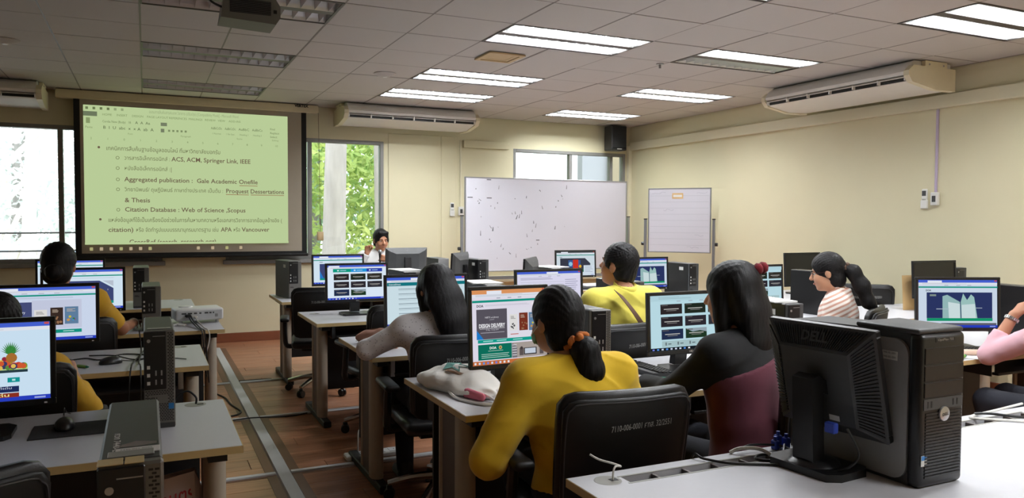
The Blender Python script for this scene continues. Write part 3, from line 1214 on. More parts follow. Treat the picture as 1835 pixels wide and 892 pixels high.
def make_monitor(label, x, y, rot, w=0.50, h=0.30, zc=1.005, scr=None, tilt=-3.0, group='desktop monitors',
                 logo=True, back='flat', lift=0.0, stand='blade'):
    """flat monitor, display towards local -Y; origin on the desk under the panel"""
    r = thing('computer_monitor', label, 'monitor', (x, y, ZT + lift), math.radians(rot), group)
    dz = zc - ZT - lift
    T = Matrix.Translation((0, 0, dz)) @ Matrix.Rotation(math.radians(tilt), 4, 'X')
    b = 0.017
    bz = MB()                                             # bezel as a picture frame
    for a in ((-w / 2, w / 2, h / 2 - b, h / 2), (-w / 2, w / 2, -h / 2, -h / 2 + b * 1.25),
              (-w / 2, -w / 2 + b, -h / 2 + b * 1.25, h / 2 - b), (w / 2 - b, w / 2, -h / 2 + b * 1.25, h / 2 - b)):
        bz.box(a[0], a[1], -0.018, 0.0, a[2], a[3], r=0.0025, M=T)
    bez = bz.build('bezel', 'bezel_black', r)
    # rear housing, thicker in the middle
    hs = MB()
    W2, H2 = w / 2, h / 2
    vs = [(-W2, 0, -H2), (W2, 0, -H2), (W2, 0, H2), (-W2, 0, H2), (-W2 + .03, .022, -H2 + .02), (W2 - .03, .022, -H2 + .02),
          (W2 - .03, .022, H2 - .03), (-W2 + .03, .022, H2 - .03), (-W2 * .55, .045, -H2 * .6), (W2 * .55, .045, -H2 * .6),
          (W2 * .55, .045, H2 * .55), (-W2 * .55, .045, H2 * .55)]
    fs = [(0, 1, 5, 4), (1, 2, 6, 5), (2, 3, 7, 6), (3, 0, 4, 7), (4, 5, 9, 8), (5, 6, 10, 9), (6, 7, 11, 10), (7, 4, 8, 11), (8, 9, 10, 11), (0, 3, 2, 1)]
    hs.add(vs, fs, T)
    hou = hs.build('housing', 'case_dark', r)
    if logo:
        lg = MB()
        lg.text('DELL', tuple(T @ Vector((0, -0.0185, -H2 + 0.006))), (1, 0, 0), tuple(T.to_3x3() @ Vector((0, 0, 1))), 0.012, bold=0.03, align='c')
        lg.build('logo', 'logo_silver', bez)
        ring = MB()
        R_ = 0.022
        ring.add([tuple(T @ Vector(((R_ - k * 0.003) * math.cos(2 * PI * i / 20), 0.0232, H2 - 0.052 + (R_ - k * 0.003) * math.sin(2 * PI * i / 20)))) for k in (0, 1) for i in range(20)],
                 [(i, (i + 1) % 20, 20 + (i + 1) % 20, 20 + i) for i in range(20)])
        ring.text('DELL', tuple(T @ Vector((0, 0.0305, H2 * 0.56))), (-1, 0, 0), tuple(T.to_3x3() @ Vector((0, 0, 1))), 0.012, bold=0.03, align='c')
        ring.build('rear_badge', 'logo_silver', hou)
    MB().box(W2 - 0.035, W2 - 0.026, -0.0188, -0.018, -H2 + 0.006, -H2 + 0.011, M=T).build('power_light', 'led_white', bez)
    sw, sh = w - 2 * b, h - 2.25 * b
    if scr is None:
        MB().box(-sw / 2, sw / 2, -0.0125, -0.010, -sh / 2 + b * .12, sh / 2 + b * .12, M=T).build('display', 'panel_off', r)
    else:
        p = Pic(sw, sh)
        scr(p)
        p.mb.v = [tuple(T @ Vector((q[0], q[1] - 0.0115, q[2] + b * 0.12))) for q in p.mb.v]
        p.mb.build('display', 'display_light', r)
    nk = MB()
    top = T @ Vector((0, 0.045, -H2 * 0.1))
    if stand == 'blade':
        nk.prism([(top.y - 0.002, top.z + 0.05), (top.y + 0.022, top.z + 0.05), (0.105, 0.02), (0.06, 0.02)], 'x', -0.036, 0.036)
    else:
        nk.box(-0.045, 0.045, top.y - 0.003, top.y + 0.025, 0.012, top.z + 0.05, r=0.006)
    nk.build('stand_neck', 'bezel_black', r)
    bs = MB()
    bs.prism([(-0.12 + 0.02, -0.07), (0.12 - 0.02, -0.07), (0.12, -0.04), (0.12, 0.09), (0.09, 0.13), (-0.09, 0.13), (-0.12, 0.09), (-0.12, -0.04)], 'z', 0.0, 0.014)
    bs.build('stand_base', 'bezel_black', r)
    return r


G = 'monitors with a page on the display'
make_monitor('monitor showing a website with a heap of fruit and a pineapple', -0.535, 3.08, 0, scr=scr_fruit, zc=1.0)
make_monitor('monitor showing two book covers beside a dark banner', -0.472, 4.45, 0, w=0.51, scr=scr_library, zc=1.01)
make_monitor('monitor with a dark angled banner beside the person with the bun', -0.38, 5.92, 0, scr=scr_banner, zc=1.005)
make_monitor('monitor half hidden below the projection screen on the far left desk', -0.56, 7.30, 0, scr=scr_banner, zc=1.0)
make_monitor('monitor with a banner page in front of the lecturer desk', 1.66, 7.42, 0, scr=scr_banner, zc=1.0)
make_monitor('monitor with eight thumbnails under a green and blue bar', 1.47, 5.92, 0, w=0.49, scr=scr_grid, zc=1.0)
make_monitor('monitor showing a list page before the woman in dotted blouse', 1.51, 4.40, 0, w=0.52, h=0.325, scr=scr_list, zc=1.0)
make_monitor('squarish monitor showing the DESIGN DELIVERY page', 1.455, 3.12, 3, w=0.40, h=0.365, scr=scr_design, zc=1.015)
make_monitor('monitor with dark thumbnails on pale blue before the woman in black', 2.42, 3.08, 0, w=0.51, h=0.305, scr=scr_grid_pale, zc=0.99)
make_monitor('monitor showing a pale text page in front of the man in yellow', 2.37, 4.46, 0, scr=scr_mail, zc=1.02)
make_monitor('monitor with a red poster page before the large whiteboard', 4.26, 7.40, -3, scr=scr_poster, zc=1.01)
make_monitor('monitor with an open-book picture behind the man in yellow', 4.19, 5.95, 0, w=0.46, h=0.30, scr=scr_openbook, zc=1.0)
make_monitor('monitor with pale thumbnails before the woman in striped shirt', 4.09, 4.42, 0, scr=scr_grid_pale, zc=1.015)
make_monitor('monitor with an open-book picture before the woman in pink', 4.28, 2.98, -24, w=0.50, h=0.315, scr=scr_openbook, zc=1.01)
make_monitor('switched-off monitor by the right wall beyond the striped shirt', 6.02, 5.86, 0, w=0.49, h=0.34, zc=1.0, logo=False)
make_monitor('switched-off monitor with a tan card behind it by the right wall', 5.96, 4.36, -4, w=0.49, h=0.31, zc=1.01, logo=False)
make_monitor('lecturer monitor with its back to the class', 2.63, 8.34, 180, w=0.48, h=0.28, zc=1.03)
make_monitor('bluish monitor back turned edgewise beside the open tower', 2.87, 7.32, 228, w=0.44, h=0.31, zc=1.0)
make_monitor('monitor back turned edgewise in front of the large whiteboard', 2.97, 5.93, 232, w=0.48, h=0.31, zc=1.01)
# tan card tucked behind the switched-off monitor
tag(MB().box(-0.11, 0.11, -0.002, 0.002, 0, 0.29).build('card', 'paper_tan', loc=(5.83, 4.445, ZT), rot=(math.radians(-4), 0, math.radians(-4))),
    'tan cardboard sheet leaning behind a switched-off monitor', 'card')


# ---------------------------------------------------------------- tower computers
def tower_front(r, w, h, detail, dark=False):
    """front of the slim towers: black drive panel, perforated strip at the right and below"""
    f = MB().box(0, w, -0.022, 0, 0.0, h, r=0.004).build('front_bezel', 'case_dark' if dark else 'mesh_grey', r)
    pw = w * 0.72
    pn = MB().box(0.0006, pw, -0.027, -0.021, h * 0.40, h - 0.003, r=0.002).build('drive_panel', 'bezel_black', r)
    MB().box(0.002, w - 0.002, -0.0235, -0.021, 0.0, 0.018).build('foot_strip', 'case_dark', r)
    MB().lathe([(0.0, 0), (0.006, 0), (0.006, 0.002), (0, 0.002)], 12,
               Matrix.Translation((0.016, -0.027, h - 0.035)) @ Matrix.Rotation(PI / 2, 4, 'X')).build('power_button', 'logo_silver', pn)
    MB().box(pw * 0.4, pw * 0.95, -0.0275, -0.027, h - 0.020, h - 0.018).build('drive_slot', 'case_grey', pn)
    for i in range(3):
        MB().box(0.010, 0.020, -0.0278, -0.027, h * 0.45 + i * 0.028, h * 0.45 + 0.012 + i * 0.028).build('audio_jack', 'label_white', pn)
    for i in range(2):
        for k in range(2):
            MB().box(pw * 0.50 + i * 0.018, pw * 0.50 + 0.005 + i * 0.018, -0.0278, -0.027, h * 0.45 + k * 0.032, h * 0.45 + 0.018 + k * 0.032).build('usb_port', 'case_grey', pn)
    if detail:
        holes = MB()
        z = 0.026
        row_ = 0
        while z < h - 0.01:
            x = 0.004 + (0.004 if row_ % 2 else 0.0)
            while x < w - 0.008:
                if not (x < pw + 0.002 and z > h * 0.40 - 0.006) and not (w * 0.08 < x < w * 0.75 and h * 0.26 < z < h * 0.33):
                    holes.add([(x, -0.0224, z), (x + 0.0062, -0.0224, z), (x + 0.0062, -0.0224, z + 0.0034), (x, -0.0224, z + 0.0034)], [(0, 1, 2, 3)])
                x += 0.0085
            z += 0.0058
            row_ += 1
        holes.build('vent_holes', 'desk_black', f)
    lg = MB().text('DELL', (w * 0.10, -0.0225, h * 0.285), (1, 0, 0), (0, 0, 1), 0.016, bold=0.04)
    lg.build('logo', 'desk_black', f)
    MB().box(w * 0.78, w * 0.95, -0.0232, -0.0222, h * 0.19, h * 0.25).build('badge', 'badge_blue', f)


def make_tower(label, x, y, rot=0.0, w=0.10, h=0.34, d=0.40, detail=False, paper=None, sticker=True, z=ZT, group='slim tower computers', back=False, dark=False):
    """slim tower; x, y is the lower left corner of its front, front towards local -Y"""
    r = thing('computer_tower', label, 'computer', (x, y, z), math.radians(rot), group)
    MB().box(0.001, w - 0.001, 0.0, d, 0.0, h, r=0.004).build('case', 'bezel_black' if dark else 'case_dark', r)
    tower_front(r, w, h, detail, dark)
    MB().box(0.012, w - 0.012, 0.015, 0.045, h, h + 0.002, r=0.001).build('handle_recess', 'case_grey', r)
    if sticker:
        MB().box(-0.0005, 0.001, 0.07, 0.13, h - 0.065, h - 0.035).build('asset_label', 'label_white', r)
    if back:
        bk = MB().box(0.004, w - 0.004, d, d + 0.003, 0.004, h - 0.004).build('rear_plate', 'case_grey', r)
        for i in range(6):
            MB().box(w * 0.3, w * 0.6, d + 0.003, d + 0.008, 0.06 + i * 0.035, 0.075 + i * 0.035).build('rear_port', 'vga_blue', bk)
    return r


make_tower('slim tower standing on the desk corner beside the cable grommet', -0.012, 3.0, 0, detail=True, h=0.345)
tw = make_tower('slim tower with taped strips and white lettering on top', -0.068, 1.27, 0, w=0.088, h=0.382, d=0.41, detail=True, sticker=False)
MB().box(0.022, 0.084, 0.030, 0.062, 0.3822, 0.3832, r=0.0004).build('asset_label', 'paper_white', tw)
t_ = MB()
t_.cur = (1, 1, 1)
t_.text('7440-001-0005', (0.028, 0.048, 0.3836), (1, 0, 0), (0, 1, 0), 0.008, width=0.045)
t_.text('ศทส. 56/2557', (0.028, 0.036, 0.3836), (1, 0, 0), (0, 1, 0), 0.007, width=0.04)
t_.build('label_print', 'cable_black', tw)
MB().add([(0.026, 0.070, 0.383), (0.05, 0.068, 0.383), (0.08, 0.074, 0.383), (0.08, 0.084, 0.384), (0.05, 0.088, 0.386), (0.03, 0.080, 0.384)], [(0, 1, 2, 3, 4, 5)]).build('torn_strip', 'logo_silver', tw)
MB().text('กวก 7440-2', (0.018, 0.16, 0.3826), (0, -1, 0), (1, 0, 0), 0.014, width=0.11, bold=0.02).build('lettering', 'paper_white', tw, label='white hand lettering')
for a, b in ((0.000, 0.034), (0.036, 0.062)):
    MB().box(a, b, -0.024, 0.010, 0.3822, 0.3836, r=0.0006).build('tape', 'edge_band', tw)
make_tower('slim tower beside the arm of the person with the bun', -0.03, 5.60, 0, w=0.115, h=0.29, detail=False)
make_tower('slim tower on the far left desk below the screen', -0.10, 7.05, 0, w=0.12, h=0.33)
make_tower('slim tower on the front desk by the aisle end', 1.185, 7.36, 10, w=0.12, h=0.345, d=0.36)
make_tower('slim tower with papers on it beside the thumbnail-grid monitor', 1.80, 5.80, 0, h=0.33, w=0.14)
make_tower('slim tower with papers on it behind the dark-haired woman in white', 1.84, 4.27, 0, h=0.345, w=0.12)
make_tower('slim tower between the orange scrunchie and the woman in black', 1.80, 3.00, 0, h=0.335, w=0.105, detail=True)
make_tower('grey tower turned round with blue plugs in its back', 2.80, 7.78, 180, w=0.12, h=0.34, d=0.34, back=True)
make_tower('slim tower beside the edgewise bluish monitor', 3.06, 7.30, 5, w=0.115, h=0.33, dark=True)
make_tower('slim tower with loose papers beyond the edgewise monitor', 3.16, 5.90, -8, h=0.32)
make_tower('slim tower half hidden by the yellow shoulder', 2.86, 4.28, 0, w=0.12, h=0.335, dark=True)
make_tower('slim tower seen from its side in front of the small flip board', 4.54, 5.80, 0, w=0.11, h=0.34, d=0.36, dark=True)
make_tower('slim tower with papers beside the black-haired woman with red scrunchie', 3.03, 3.06, 0, w=0.11, h=0.305, dark=True)
make_tower('black tower in front of the face of the woman in striped shirt', 4.765, 4.36, 0, w=0.105, h=0.345, d=0.40, dark=True)
make_tower('black tower behind the head of the woman in striped shirt', 6.30, 5.85, 0, w=0.12, h=0.345, dark=True)
make_tower('black tower with a white label beside the switched-off monitor', 6.28, 4.40, 0, w=0.13, h=0.345, dark=True)
make_tower('black tower between the pink shirt and its monitor', 4.94, 2.86, 0, w=0.12, h=0.34, d=0.36, dark=True)


# the big old tower and the square monitor turned away, on the nearest desk
def big_tower():
    r = thing('computer_tower', 'large grey tower with ribbed black front and round badge on the nearest desk', 'computer',
              (1.916, 1.45, ZT), math.radians(0.5))
    w, h, d = 0.187, 0.432, 0.465
    prof = [(0.02, 0.0), (d - 0.01, 0.0), (d - 0.01, h - 0.012), (0.06, h), (0.02, h - 0.006)]
    MB().prism([(p[0], p[1]) for p in prof], 'x', 0.010, w - 0.010).build('case', 'case_dark', r)
    for s in (0, 1):                                   # rounded grey side panels
        x0, x1 = ((0.0, 0.010) if s == 0 else (w - 0.010, w))
        R_ = 0.045
        pts = []
        for cx, cy, a0 in ((d - 0.03 - R_, 0.012 + R_, -PI / 2), (d - 0.03 - R_, h - 0.03 - R_, 0), (0.022 + R_, h - 0.022 - R_, PI / 2), (0.022 + R_, 0.012 + R_, PI)):
            pts += [(cx + R_ * math.cos(a0 + PI / 2 * i / 6), cy + R_ * math.sin(a0 + PI / 2 * i / 6)) for i in range(7)]
        sp = MB().prism(pts, 'x', x0, x1).build('side_panel', 'case_grey', r)
        if s == 0:
            lb = MB().box(-0.0008, 0, 0.055, 0.105, h - 0.085, h - 0.060).build('asset_label', 'label_white', sp)
            pr = MB()
            for z in (h - 0.068, h - 0.080):
                pr.text('7440-001-0001', (-0.0012, 0.102, z), (0, -1, 0), (0, 0, 1), 0.008, width=0.042)
            pr.build('label_print', 'cable_black', lb)
    fb = MB()                                          # front bezel, rounded at the corners
    fb.box(-0.002, w + 0.002, -0.020, 0.024, 0.0, h, r=0.018, seg=4)
    f = fb.build('front_bezel', 'bezel_black', r, smooth=True)
    cp = MB().box(-0.001, w + 0.001, -0.012, 0.20, h - 0.004, h + 0.012, r=0.010, seg=3).build('top_cap', 'case_dark', r, smooth=True)
    nm = MB().box(0.055, 0.135, -0.0215, -0.019, h - 0.026, h - 0.012, r=0.001).build('name_plate', 'desk_black', f)
    MB().text('OptiPlex 755', (0.062, -0.0222, h - 0.022), (1, 0, 0), (0, 0, 1), 0.0095, width=0.066).build('lettering', 'logo_silver', nm)
    for z0, z1 in ((h - 0.085, h - 0.040), (h - 0.132, h - 0.089), (h - 0.178, h - 0.136)):
        MB().box(0.012, w - 0.012, -0.0225, -0.018, z0, z1, r=0.0015).build('drive_bay', 'bezel_black', f)
    MB().box(0.012, w - 0.012, -0.0215, -0.018, h - 0.212, h - 0.182).build('port_strip', 'case_dark', f)
    for i, x in enumerate((0.026, 0.040, 0.132, 0.148)):
        MB().box(x, x + 0.006, -0.0222, -0.0215, h - 0.206, h - 0.188).build('usb_port', 'desk_black', f)
    z = 0.03
    while z < h - 0.222:
        MB().box(0.020, w - 0.016, -0.0225, -0.018, z, z + 0.0052).build('vent_rib', 'bezel_black', f)
        z += 0.0088
    bd = MB().lathe([(0, 0), (0.021, 0), (0.020, 0.004), (0.012, 0.006), (0, 0.0065)], 28,
                    Matrix.Translation((w / 2, -0.0222, h * 0.475)) @ Matrix.Rotation(PI / 2, 4, 'X')).build('badge', 'logo_silver', f, smooth=True)
    MB().text('DELL', (w / 2, -0.0290, h * 0.475 - 0.004), (1, 0, 0.1), (0, 0, 1), 0.012, bold=0.03, align='c').build('logo', 'case_dark', bd)
    sk = MB().box(0.006, 0.030, -0.0212, -0.020, 0.065, 0.095).build('sticker', 'label_white', f)
    MB().box(0.007, 0.029, -0.0216, -0.0212, 0.082, 0.094).build('sticker_print', 'badge_blue', sk)
    return r


big_tower()


def back_monitor():
    """square monitor facing +X, its ribbed back towards the room"""
    r = thing('computer_monitor', 'square black monitor with ribbed back turned away on the nearest desk', 'monitor', (1.80, 1.69, ZT), math.radians(95))
    # local: display towards -Y, i.e. world +X after turning
    w, h = 0.375, 0.335
    T = Matrix.Translation((0, -0.045, 0.27)) @ Matrix.Rotation(math.radians(-13), 4, 'X')
    bz = MB()
    for a in ((-w / 2, w / 2, h / 2 - 0.018, h / 2), (-w / 2, w / 2, -h / 2, -h / 2 + 0.022), (-w / 2, -w / 2 + 0.018, -h / 2 + .022, h / 2 - .018), (w / 2 - 0.018, w / 2, -h / 2 + .022, h / 2 - .018)):
        bz.box(a[0], a[1], -0.022, 0.0, a[2], a[3], r=0.003, M=T)
    bz.build('bezel', 'bezel_black', r)
    MB().box(-w / 2 + .018, w / 2 - .018, -0.014, -0.010, -h / 2 + .022, h / 2 - .018, M=T).build('display', 'panel_off', r)
    W2, H2 = w / 2, h / 2
    vs = [(-W2, 0, -H2), (W2, 0, -H2), (W2, 0, H2), (-W2, 0, H2),
          (-W2 * .62, .042, -H2 * .72), (W2 * .62, .042, -H2 * .72), (W2 * .62, .042, H2 * .60), (-W2 * .62, .042, H2 * .60)]
    fs = [(0, 1, 5, 4), (1, 2, 6, 5), (2, 3, 7, 6), (3, 0, 4, 7), (4, 5, 6, 7)]
    hs = MB().add(vs, fs, T).build('housing', 'case_dark', r)

    def face_pt(i, j, k, l, s, t):
        a, b, c, d = (Vector(vs[q]) for q in (i, j, k, l))
        return (a.lerp(b, s)).lerp(d.lerp(c, s), t)
    for (i, j, k, l, n, vert) in ((3, 2, 6, 7, 34, True), (1, 2, 6, 5, 26, False), (0, 3, 7, 4, 26, False)):
        for q in range(n):
            s = 0.05 + 0.90 * q / (n - 1)
            p0, p1 = face_pt(i, j, k, l, s, 0.10), face_pt(i, j, k, l, s, 0.88)
            nrm = (Vector(vs[j]) - Vector(vs[i])).cross(Vector(vs[l]) - Vector(vs[i])).normalized()
            if nrm.y < 0:
                nrm = -nrm
            e = (Vector(vs[j]) - Vector(vs[i])).normalized() * 0.0026
            m = MB()
            m.add([tuple(T @ (p + o)) for p in (p0, p1) for o in (-e, e, e + nrm * 0.005, -e + nrm * 0.005)],
                  [(0, 1, 2, 3), (4, 7, 6, 5), (0, 4, 5, 1), (1, 5, 6, 2), (2, 6, 7, 3), (3, 7, 4, 0)])
            m.build('vent_rib', 'rib_dark', hs)
    lg = MB()
    pt = face_pt(3, 2, 6, 7, 0.5, 0.62)
    lg.text('DELL', tuple(T @ (pt + Vector((0, 0.006, 0.0)))), (-1, 0, 0), tuple(T.to_3x3() @ Vector((0, -0.5, 0.86))), 0.042, bold=0.03, align='c')
    lg.build('logo', 'case_dark', hs)
    MB().box(-0.065, -0.03, 0.0425, 0.0432, -H2 * .66, -H2 * .56, M=T).build('asset_label', 'label_white', hs)
    # stand: arm from the back down to a wide sloped foot
    ar = MB()
    ar.prism([(-0.03, 0.255), (0.030, 0.290), (0.060, 0.280), (0.050, 0.02), (0.0, 0.02), (0.010, 0.235), (-0.025, 0.225)], 'x', -0.036, 0.036)
    ar.build('stand_arm', 'bezel_black', r, smooth=True)
    ft = MB()
    ft.prism([(-0.105, -0.095), (0.105, -0.095), (0.125, -0.07), (0.125, 0.04), (0.10, 0.075), (-0.10, 0.075), (-0.125, 0.04), (-0.125, -0.07)], 'z', 0.0, 0.022)
    ft.lathe([(0.075, 0.022), (0.06, 0.036), (0.03, 0.042), (0.0, 0.043)], 20)
    ft.build('stand_base', 'bezel_black', r, smooth=True)
    pl = MB().box(-0.105, -0.070, 0.03, 0.05, 0.135, 0.165, r=0.003)
    pl.build('cable_plug', 'vga_blue', r)


back_monitor()
# ================================================================ things on the walls and the ceiling
pmat('screen_cloth', (166, 156, 140), 0.85, var=0.03, scale=8)
pmat('screen_black', (16, 16, 17), 0.8)
pmat('casing_cream', (212, 200, 168), 0.45, var=0.03)
pmat('ac_white', (230, 228, 224), 0.4, var=0.03)
pmat('ac_cream', (226, 218, 190), 0.45, var=0.03)
pmat('board_white', (200, 199, 208), 0.35, var=0.02, scale=3)
pmat('alu', (160, 162, 166), 0.35, metal=0.8, var=0.04)
pmat('lilac_pipe', (186, 172, 196), 0.5, var=0.04)
pmat('vent_beige', (196, 170, 128), 0.6, var=0.06)
pmat('projector_grey', (104, 104, 98), 0.5, var=0.06)
pmat('cord_brown', (120, 104, 78), 0.7)

# ---- projection screen with the projected page
ps = thing('projection_screen', 'wide pull-down projection screen showing a greenish text document', 'projection screen', (0.54, 9.68, 0))
MB().box(-1.40, 1.385, -0.05, 0.06, 2.775, 2.868, r=0.012, seg=2).build('housing', 'casing_cream', ps, smooth=True)
MB().text('VERTEX', (1.10, -0.0515, 2.835), (1, 0, 0), (0, 0, 1), 0.045, bold=0.05).build('lettering', 'screen_black', ps)
cl = MB().box(-1.235, 1.245, 0.0, 0.002, 1.05, 2.78).build('black_border', 'screen_black', ps)
MB().box(-1.175, 1.185, -0.001, 0.0, 1.095, 2.775).build('cloth', 'screen_cloth', ps)
MB().cyl((-1.245, 0.0, 1.05), (1.255, 0.0, 1.05), 0.018, n=10).build('bottom_bar', 'screen_black', ps)
pg = Pic(2.165, 1.525)
BG, INK, DIM = (192, 212, 158), (112, 94, 76), (150, 166, 122)
pg.rect(0, 0, 1, 1, BG)
pg.text('อบรมการสืบค้นสารสนเทศ วิชาการ (ปรับปรุง) [Compatibility Mode] - Microsoft Word', 0.52, 0.035, 0.030, DIM, width=0.44, align='c')
for i in range(6):
    pg.rect(0.01 + i * 0.032, 0.012, 0.022 + i * 0.032, 0.03, (110, 124, 84) if i < 4 else DIM)
pg.rect(0.0, 0.045, 0.062, 0.078, (112, 124, 96))
for u, t in ((0.085, 'HOME'), (0.15, 'INSERT'), (0.22, 'DESIGN'), (0.29, 'PAGE LAYOUT'), (0.395, 'REFERENCES'), (0.49, 'MAILINGS'), (0.57, 'REVIEW'), (0.635, 'VIEW'), (0.69, 'ADD-INS')):
    pg.text(t, u, 0.070, 0.022, (128, 146, 98))
pg.rect(0.012, 0.09, 0.03, 0.13, (140, 156, 108))
pg.text('Paste', 0.008, 0.165, 0.022, (128, 146, 98))
pg.text('Cordia New (Body)   18', 0.085, 0.120, 0.024, (110, 126, 84), width=0.13)
pg.text('B  I  U  abc  x  x', 0.088, 0.165, 0.030, (80, 92, 60), width=0.15)
pg.text('A  A  Aa', 0.235, 0.120, 0.028, (80, 92, 60))
pg.text('A  ab  A', 0.245, 0.168, 0.032, (80, 92, 60))
pg.rect(0.355, 0.10, 0.385, 0.125, (122, 132, 104))
pg.rect(0.355, 0.145, 0.372, 0.172, (122, 132, 104))
for i in range(5):
    pg.rect(0.39 + i * 0.02, 0.15, 0.40 + i * 0.02, 0.165, (130, 146, 104))
for i, t in enumerate(('AaBbCcDc', 'AaBbCcDc', 'AaBbC', 'AaBbCc')):
    pg.text(t, 0.60 + i * 0.07, 0.130, 0.026, (104, 118, 80), width=0.055)
    pg.text(('1 Normal', '1 No Spac', 'Heading 1', 'Heading 2')[i], 0.605 + i * 0.07, 0.168, 0.018, (130, 146, 104), width=0.045)
for i, t in enumerate(('Find', 'Replace', 'Select')):
    pg.text(t, 0.905, 0.115 + i * 0.030, 0.022, (110, 126, 84))
for u, t in ((0.20, 'Font'), (0.45, 'Paragraph'), (0.73, 'Styles'), (0.915, 'Editing')):
    pg.text(t, u, 0.20, 0.018, (140, 156, 108))
for i in range(13):
    pg.text(str(abs(i - 2)), 0.03 + i * 0.075, 0.245, 0.022, (128, 146, 98))
pg.disc(0.068, 0.300, 0.006, INK)
pg.text('เทคนิคการสืบค้นฐานข้อมูลออนไลน์ ที่มหาวิทยาลัยบอกรับ', 0.10, 0.318, 0.042, (104, 104, 70), width=0.545)
L = [(0.383, 'วารสารอิเล็กทรอนิกส์ :', 0.215, 'ACS, ACM, Springer Link, IEEE', 0.405, 0.395),
     (0.458, 'หนังสืออิเล็กทรอนิกส์ :', 0.215, '', 0, 0),
     (0.540, '', 0, 'Aggregated publication :  Gale Academic Onefile', 0.182, 0.655),
     (0.612, 'วิทยานิพนธ์/ ดุษฎีนิพนธ์ ภาษาต่างประเทศ เป็นต้น :', 0.475, 'Proquest Dessertations', 0.672, 0.305),
     (0.692, '', 0, '& Thesis', 0.182, 0.118),
     (0.760, '', 0, 'Citation Database : Web of Science ,Scopus', 0.182, 0.59)]
for v, th, tw_, en, eu, ew in L:
    if '& Thesis' not in en:
        pg.disc(0.152, v - 0.012, 0.0085, (120, 126, 86), 16)
        pg.disc(0.152, v - 0.012, 0.0060, BG, 16)
    if th:
        pg.text(th, 0.182, v, 0.040, (110, 112, 76), width=tw_)
    if en:
        pg.text(en, eu, v, 0.046, INK, width=ew, bold=0.012)
for u0, u1, v in ((0.742, 0.836, 0.552), (0.672, 0.79, 0.622), (0.80, 0.977, 0.622)):
    pg.rect(u0, v, u1, v + 0.004, (150, 96, 70))
pg.rect(0.402, 0.43, 0.404, 0.468, INK)
pg.disc(0.070, 0.818, 0.006, INK)
pg.text('แหล่งข้อมูลที่ใช้เป็นเครื่องมือช่วยในการค้นหาบทความหรือเอกสารวิชาการจากข้อมูลอ้างอิง (', 0.105, 0.836, 0.042, (104, 104, 70), width=0.86)
pg.text('citation)', 0.105, 0.908, 0.046, INK, width=0.115, bold=0.012)
pg.text('หรือ จัดทำรูปแบบบรรณานุกรมมาตรฐาน เช่น', 0.232, 0.908, 0.042, (104, 104, 70), width=0.40)
pg.text('APA', 0.645, 0.908, 0.046, INK, width=0.055, bold=0.012)
pg.text('หรือ', 0.708, 0.908, 0.042, (104, 104, 70), width=0.035)
pg.text('Vancouver', 0.752, 0.908, 0.046, INK, width=0.145, bold=0.012)
pg.text('CrossRef (search, research.org)', 0.20, 0.998, 0.046, INK, width=0.42, bold=0.012)
# the page is cut off by the lower edge of the Word window
pg.rect(0, 0.985, 1, 1.0, BG)
pg.mb.v = [(q[0] - 0.06, q[1] - 0.002, q[2] + 1.955) for q in pg.mb.v]
pg.mb.build('projected_page', 'projected_light', ps, label='greenish projected text document')
tb = Pic(2.165, 0.07)
for i in range(11):
    tb.rect(0.02 + i * 0.045 * (1.6 if i > 6 else 1), 0.2, 0.035 + i * 0.045 * (1.6 if i > 6 else 1), 0.7, (188, 170, 140) if i % 3 else (176, 172, 120))
tb.mb.v = [(q[0] - 0.06, q[1] - 0.0015, q[2] + 1.14) for q in tb.mb.v]
tb.mb.build('projected_taskbar', 'projected_light', ps)
cd = thing('pull_cord', 'thin pull cord with a wooden toggle hanging beside the projection screen', 'cord', (1.925, 9.66, 1.28))
MB().tube([(0.0, 0, 1.54), (0.012, 0, 0.8), (0.02, 0, 0.05)], 0.003, 5).build('cord', 'cord_brown', cd)
MB().box(-0.022, 0.058, -0.02, 0.02, -0.06, 0.05, r=0.012, seg=2).build('toggle', 'vent_beige', cd, smooth=True)

# ---- ceiling-hung air conditioners
def air_conditioner(label, loc, rotz, w, lit=True):
    r = thing('air_conditioner', label, 'air conditioner', loc, rotz, 'ceiling-hung air conditioners')
    P = [(0.13, 0.0), (0.60, 0.0), (0.60, -0.225), (0.34, -0.235), (0.090, -0.190), (0.065, -0.180), (0.085, -0.140), (0.020, -0.132),
         (0.012, -0.105), (0.045, -0.055), (0.09, -0.02)]
    MB().prism(P[::-1], 'x', -w / 2 + 0.05, w / 2 - 0.05).build('body', 'ac_white', r, smooth=True)
    for s in (-1, 1):
        e = [(0.18, -0.05), (0.60, -0.05), (0.60, -0.243), (0.34, -0.243), (0.055, -0.195), (0.006, -0.140), (0.006, -0.10), (0.07, -0.05)]
        a, b = sorted((s * (w / 2 - 0.052), s * w / 2))
        ec = MB().prism(e[::-1], 'x', a, b).build('end_cap', 'ac_cream', r)
        bk = MB().box(a + 0.008, b - 0.008, 0.22, 0.50, -0.05, 0.0).build('hanger', 'ac_cream', ec)
        for y in (0.27, 0.45):
            MB().cyl((s * (w / 2 - 0.007), y, -0.03), (s * (w / 2 - 0.003), y, -0.03), 0.008, n=8).build('bolt', 'case_grey', ec)
    n = 6
    sl = MB().box(-w / 2 + 0.055, w / 2 - 0.055, 0.060, 0.064, -0.178, -0.140).build('outlet', 'desk_black', r)
    for i in range(n + 1):
        x = -w / 2 + 0.06 + (w - 0.12) * i / n
        MB().box(x - 0.006, x + 0.006, 0.028, 0.060, -0.178, -0.136).build('fin', 'ac_white', sl)
    MB().box(-w / 2 + 0.055, w / 2 - 0.055, 0.020, 0.048, -0.152, -0.148).build('louvre_blade', 'ac_white', r)
    return r


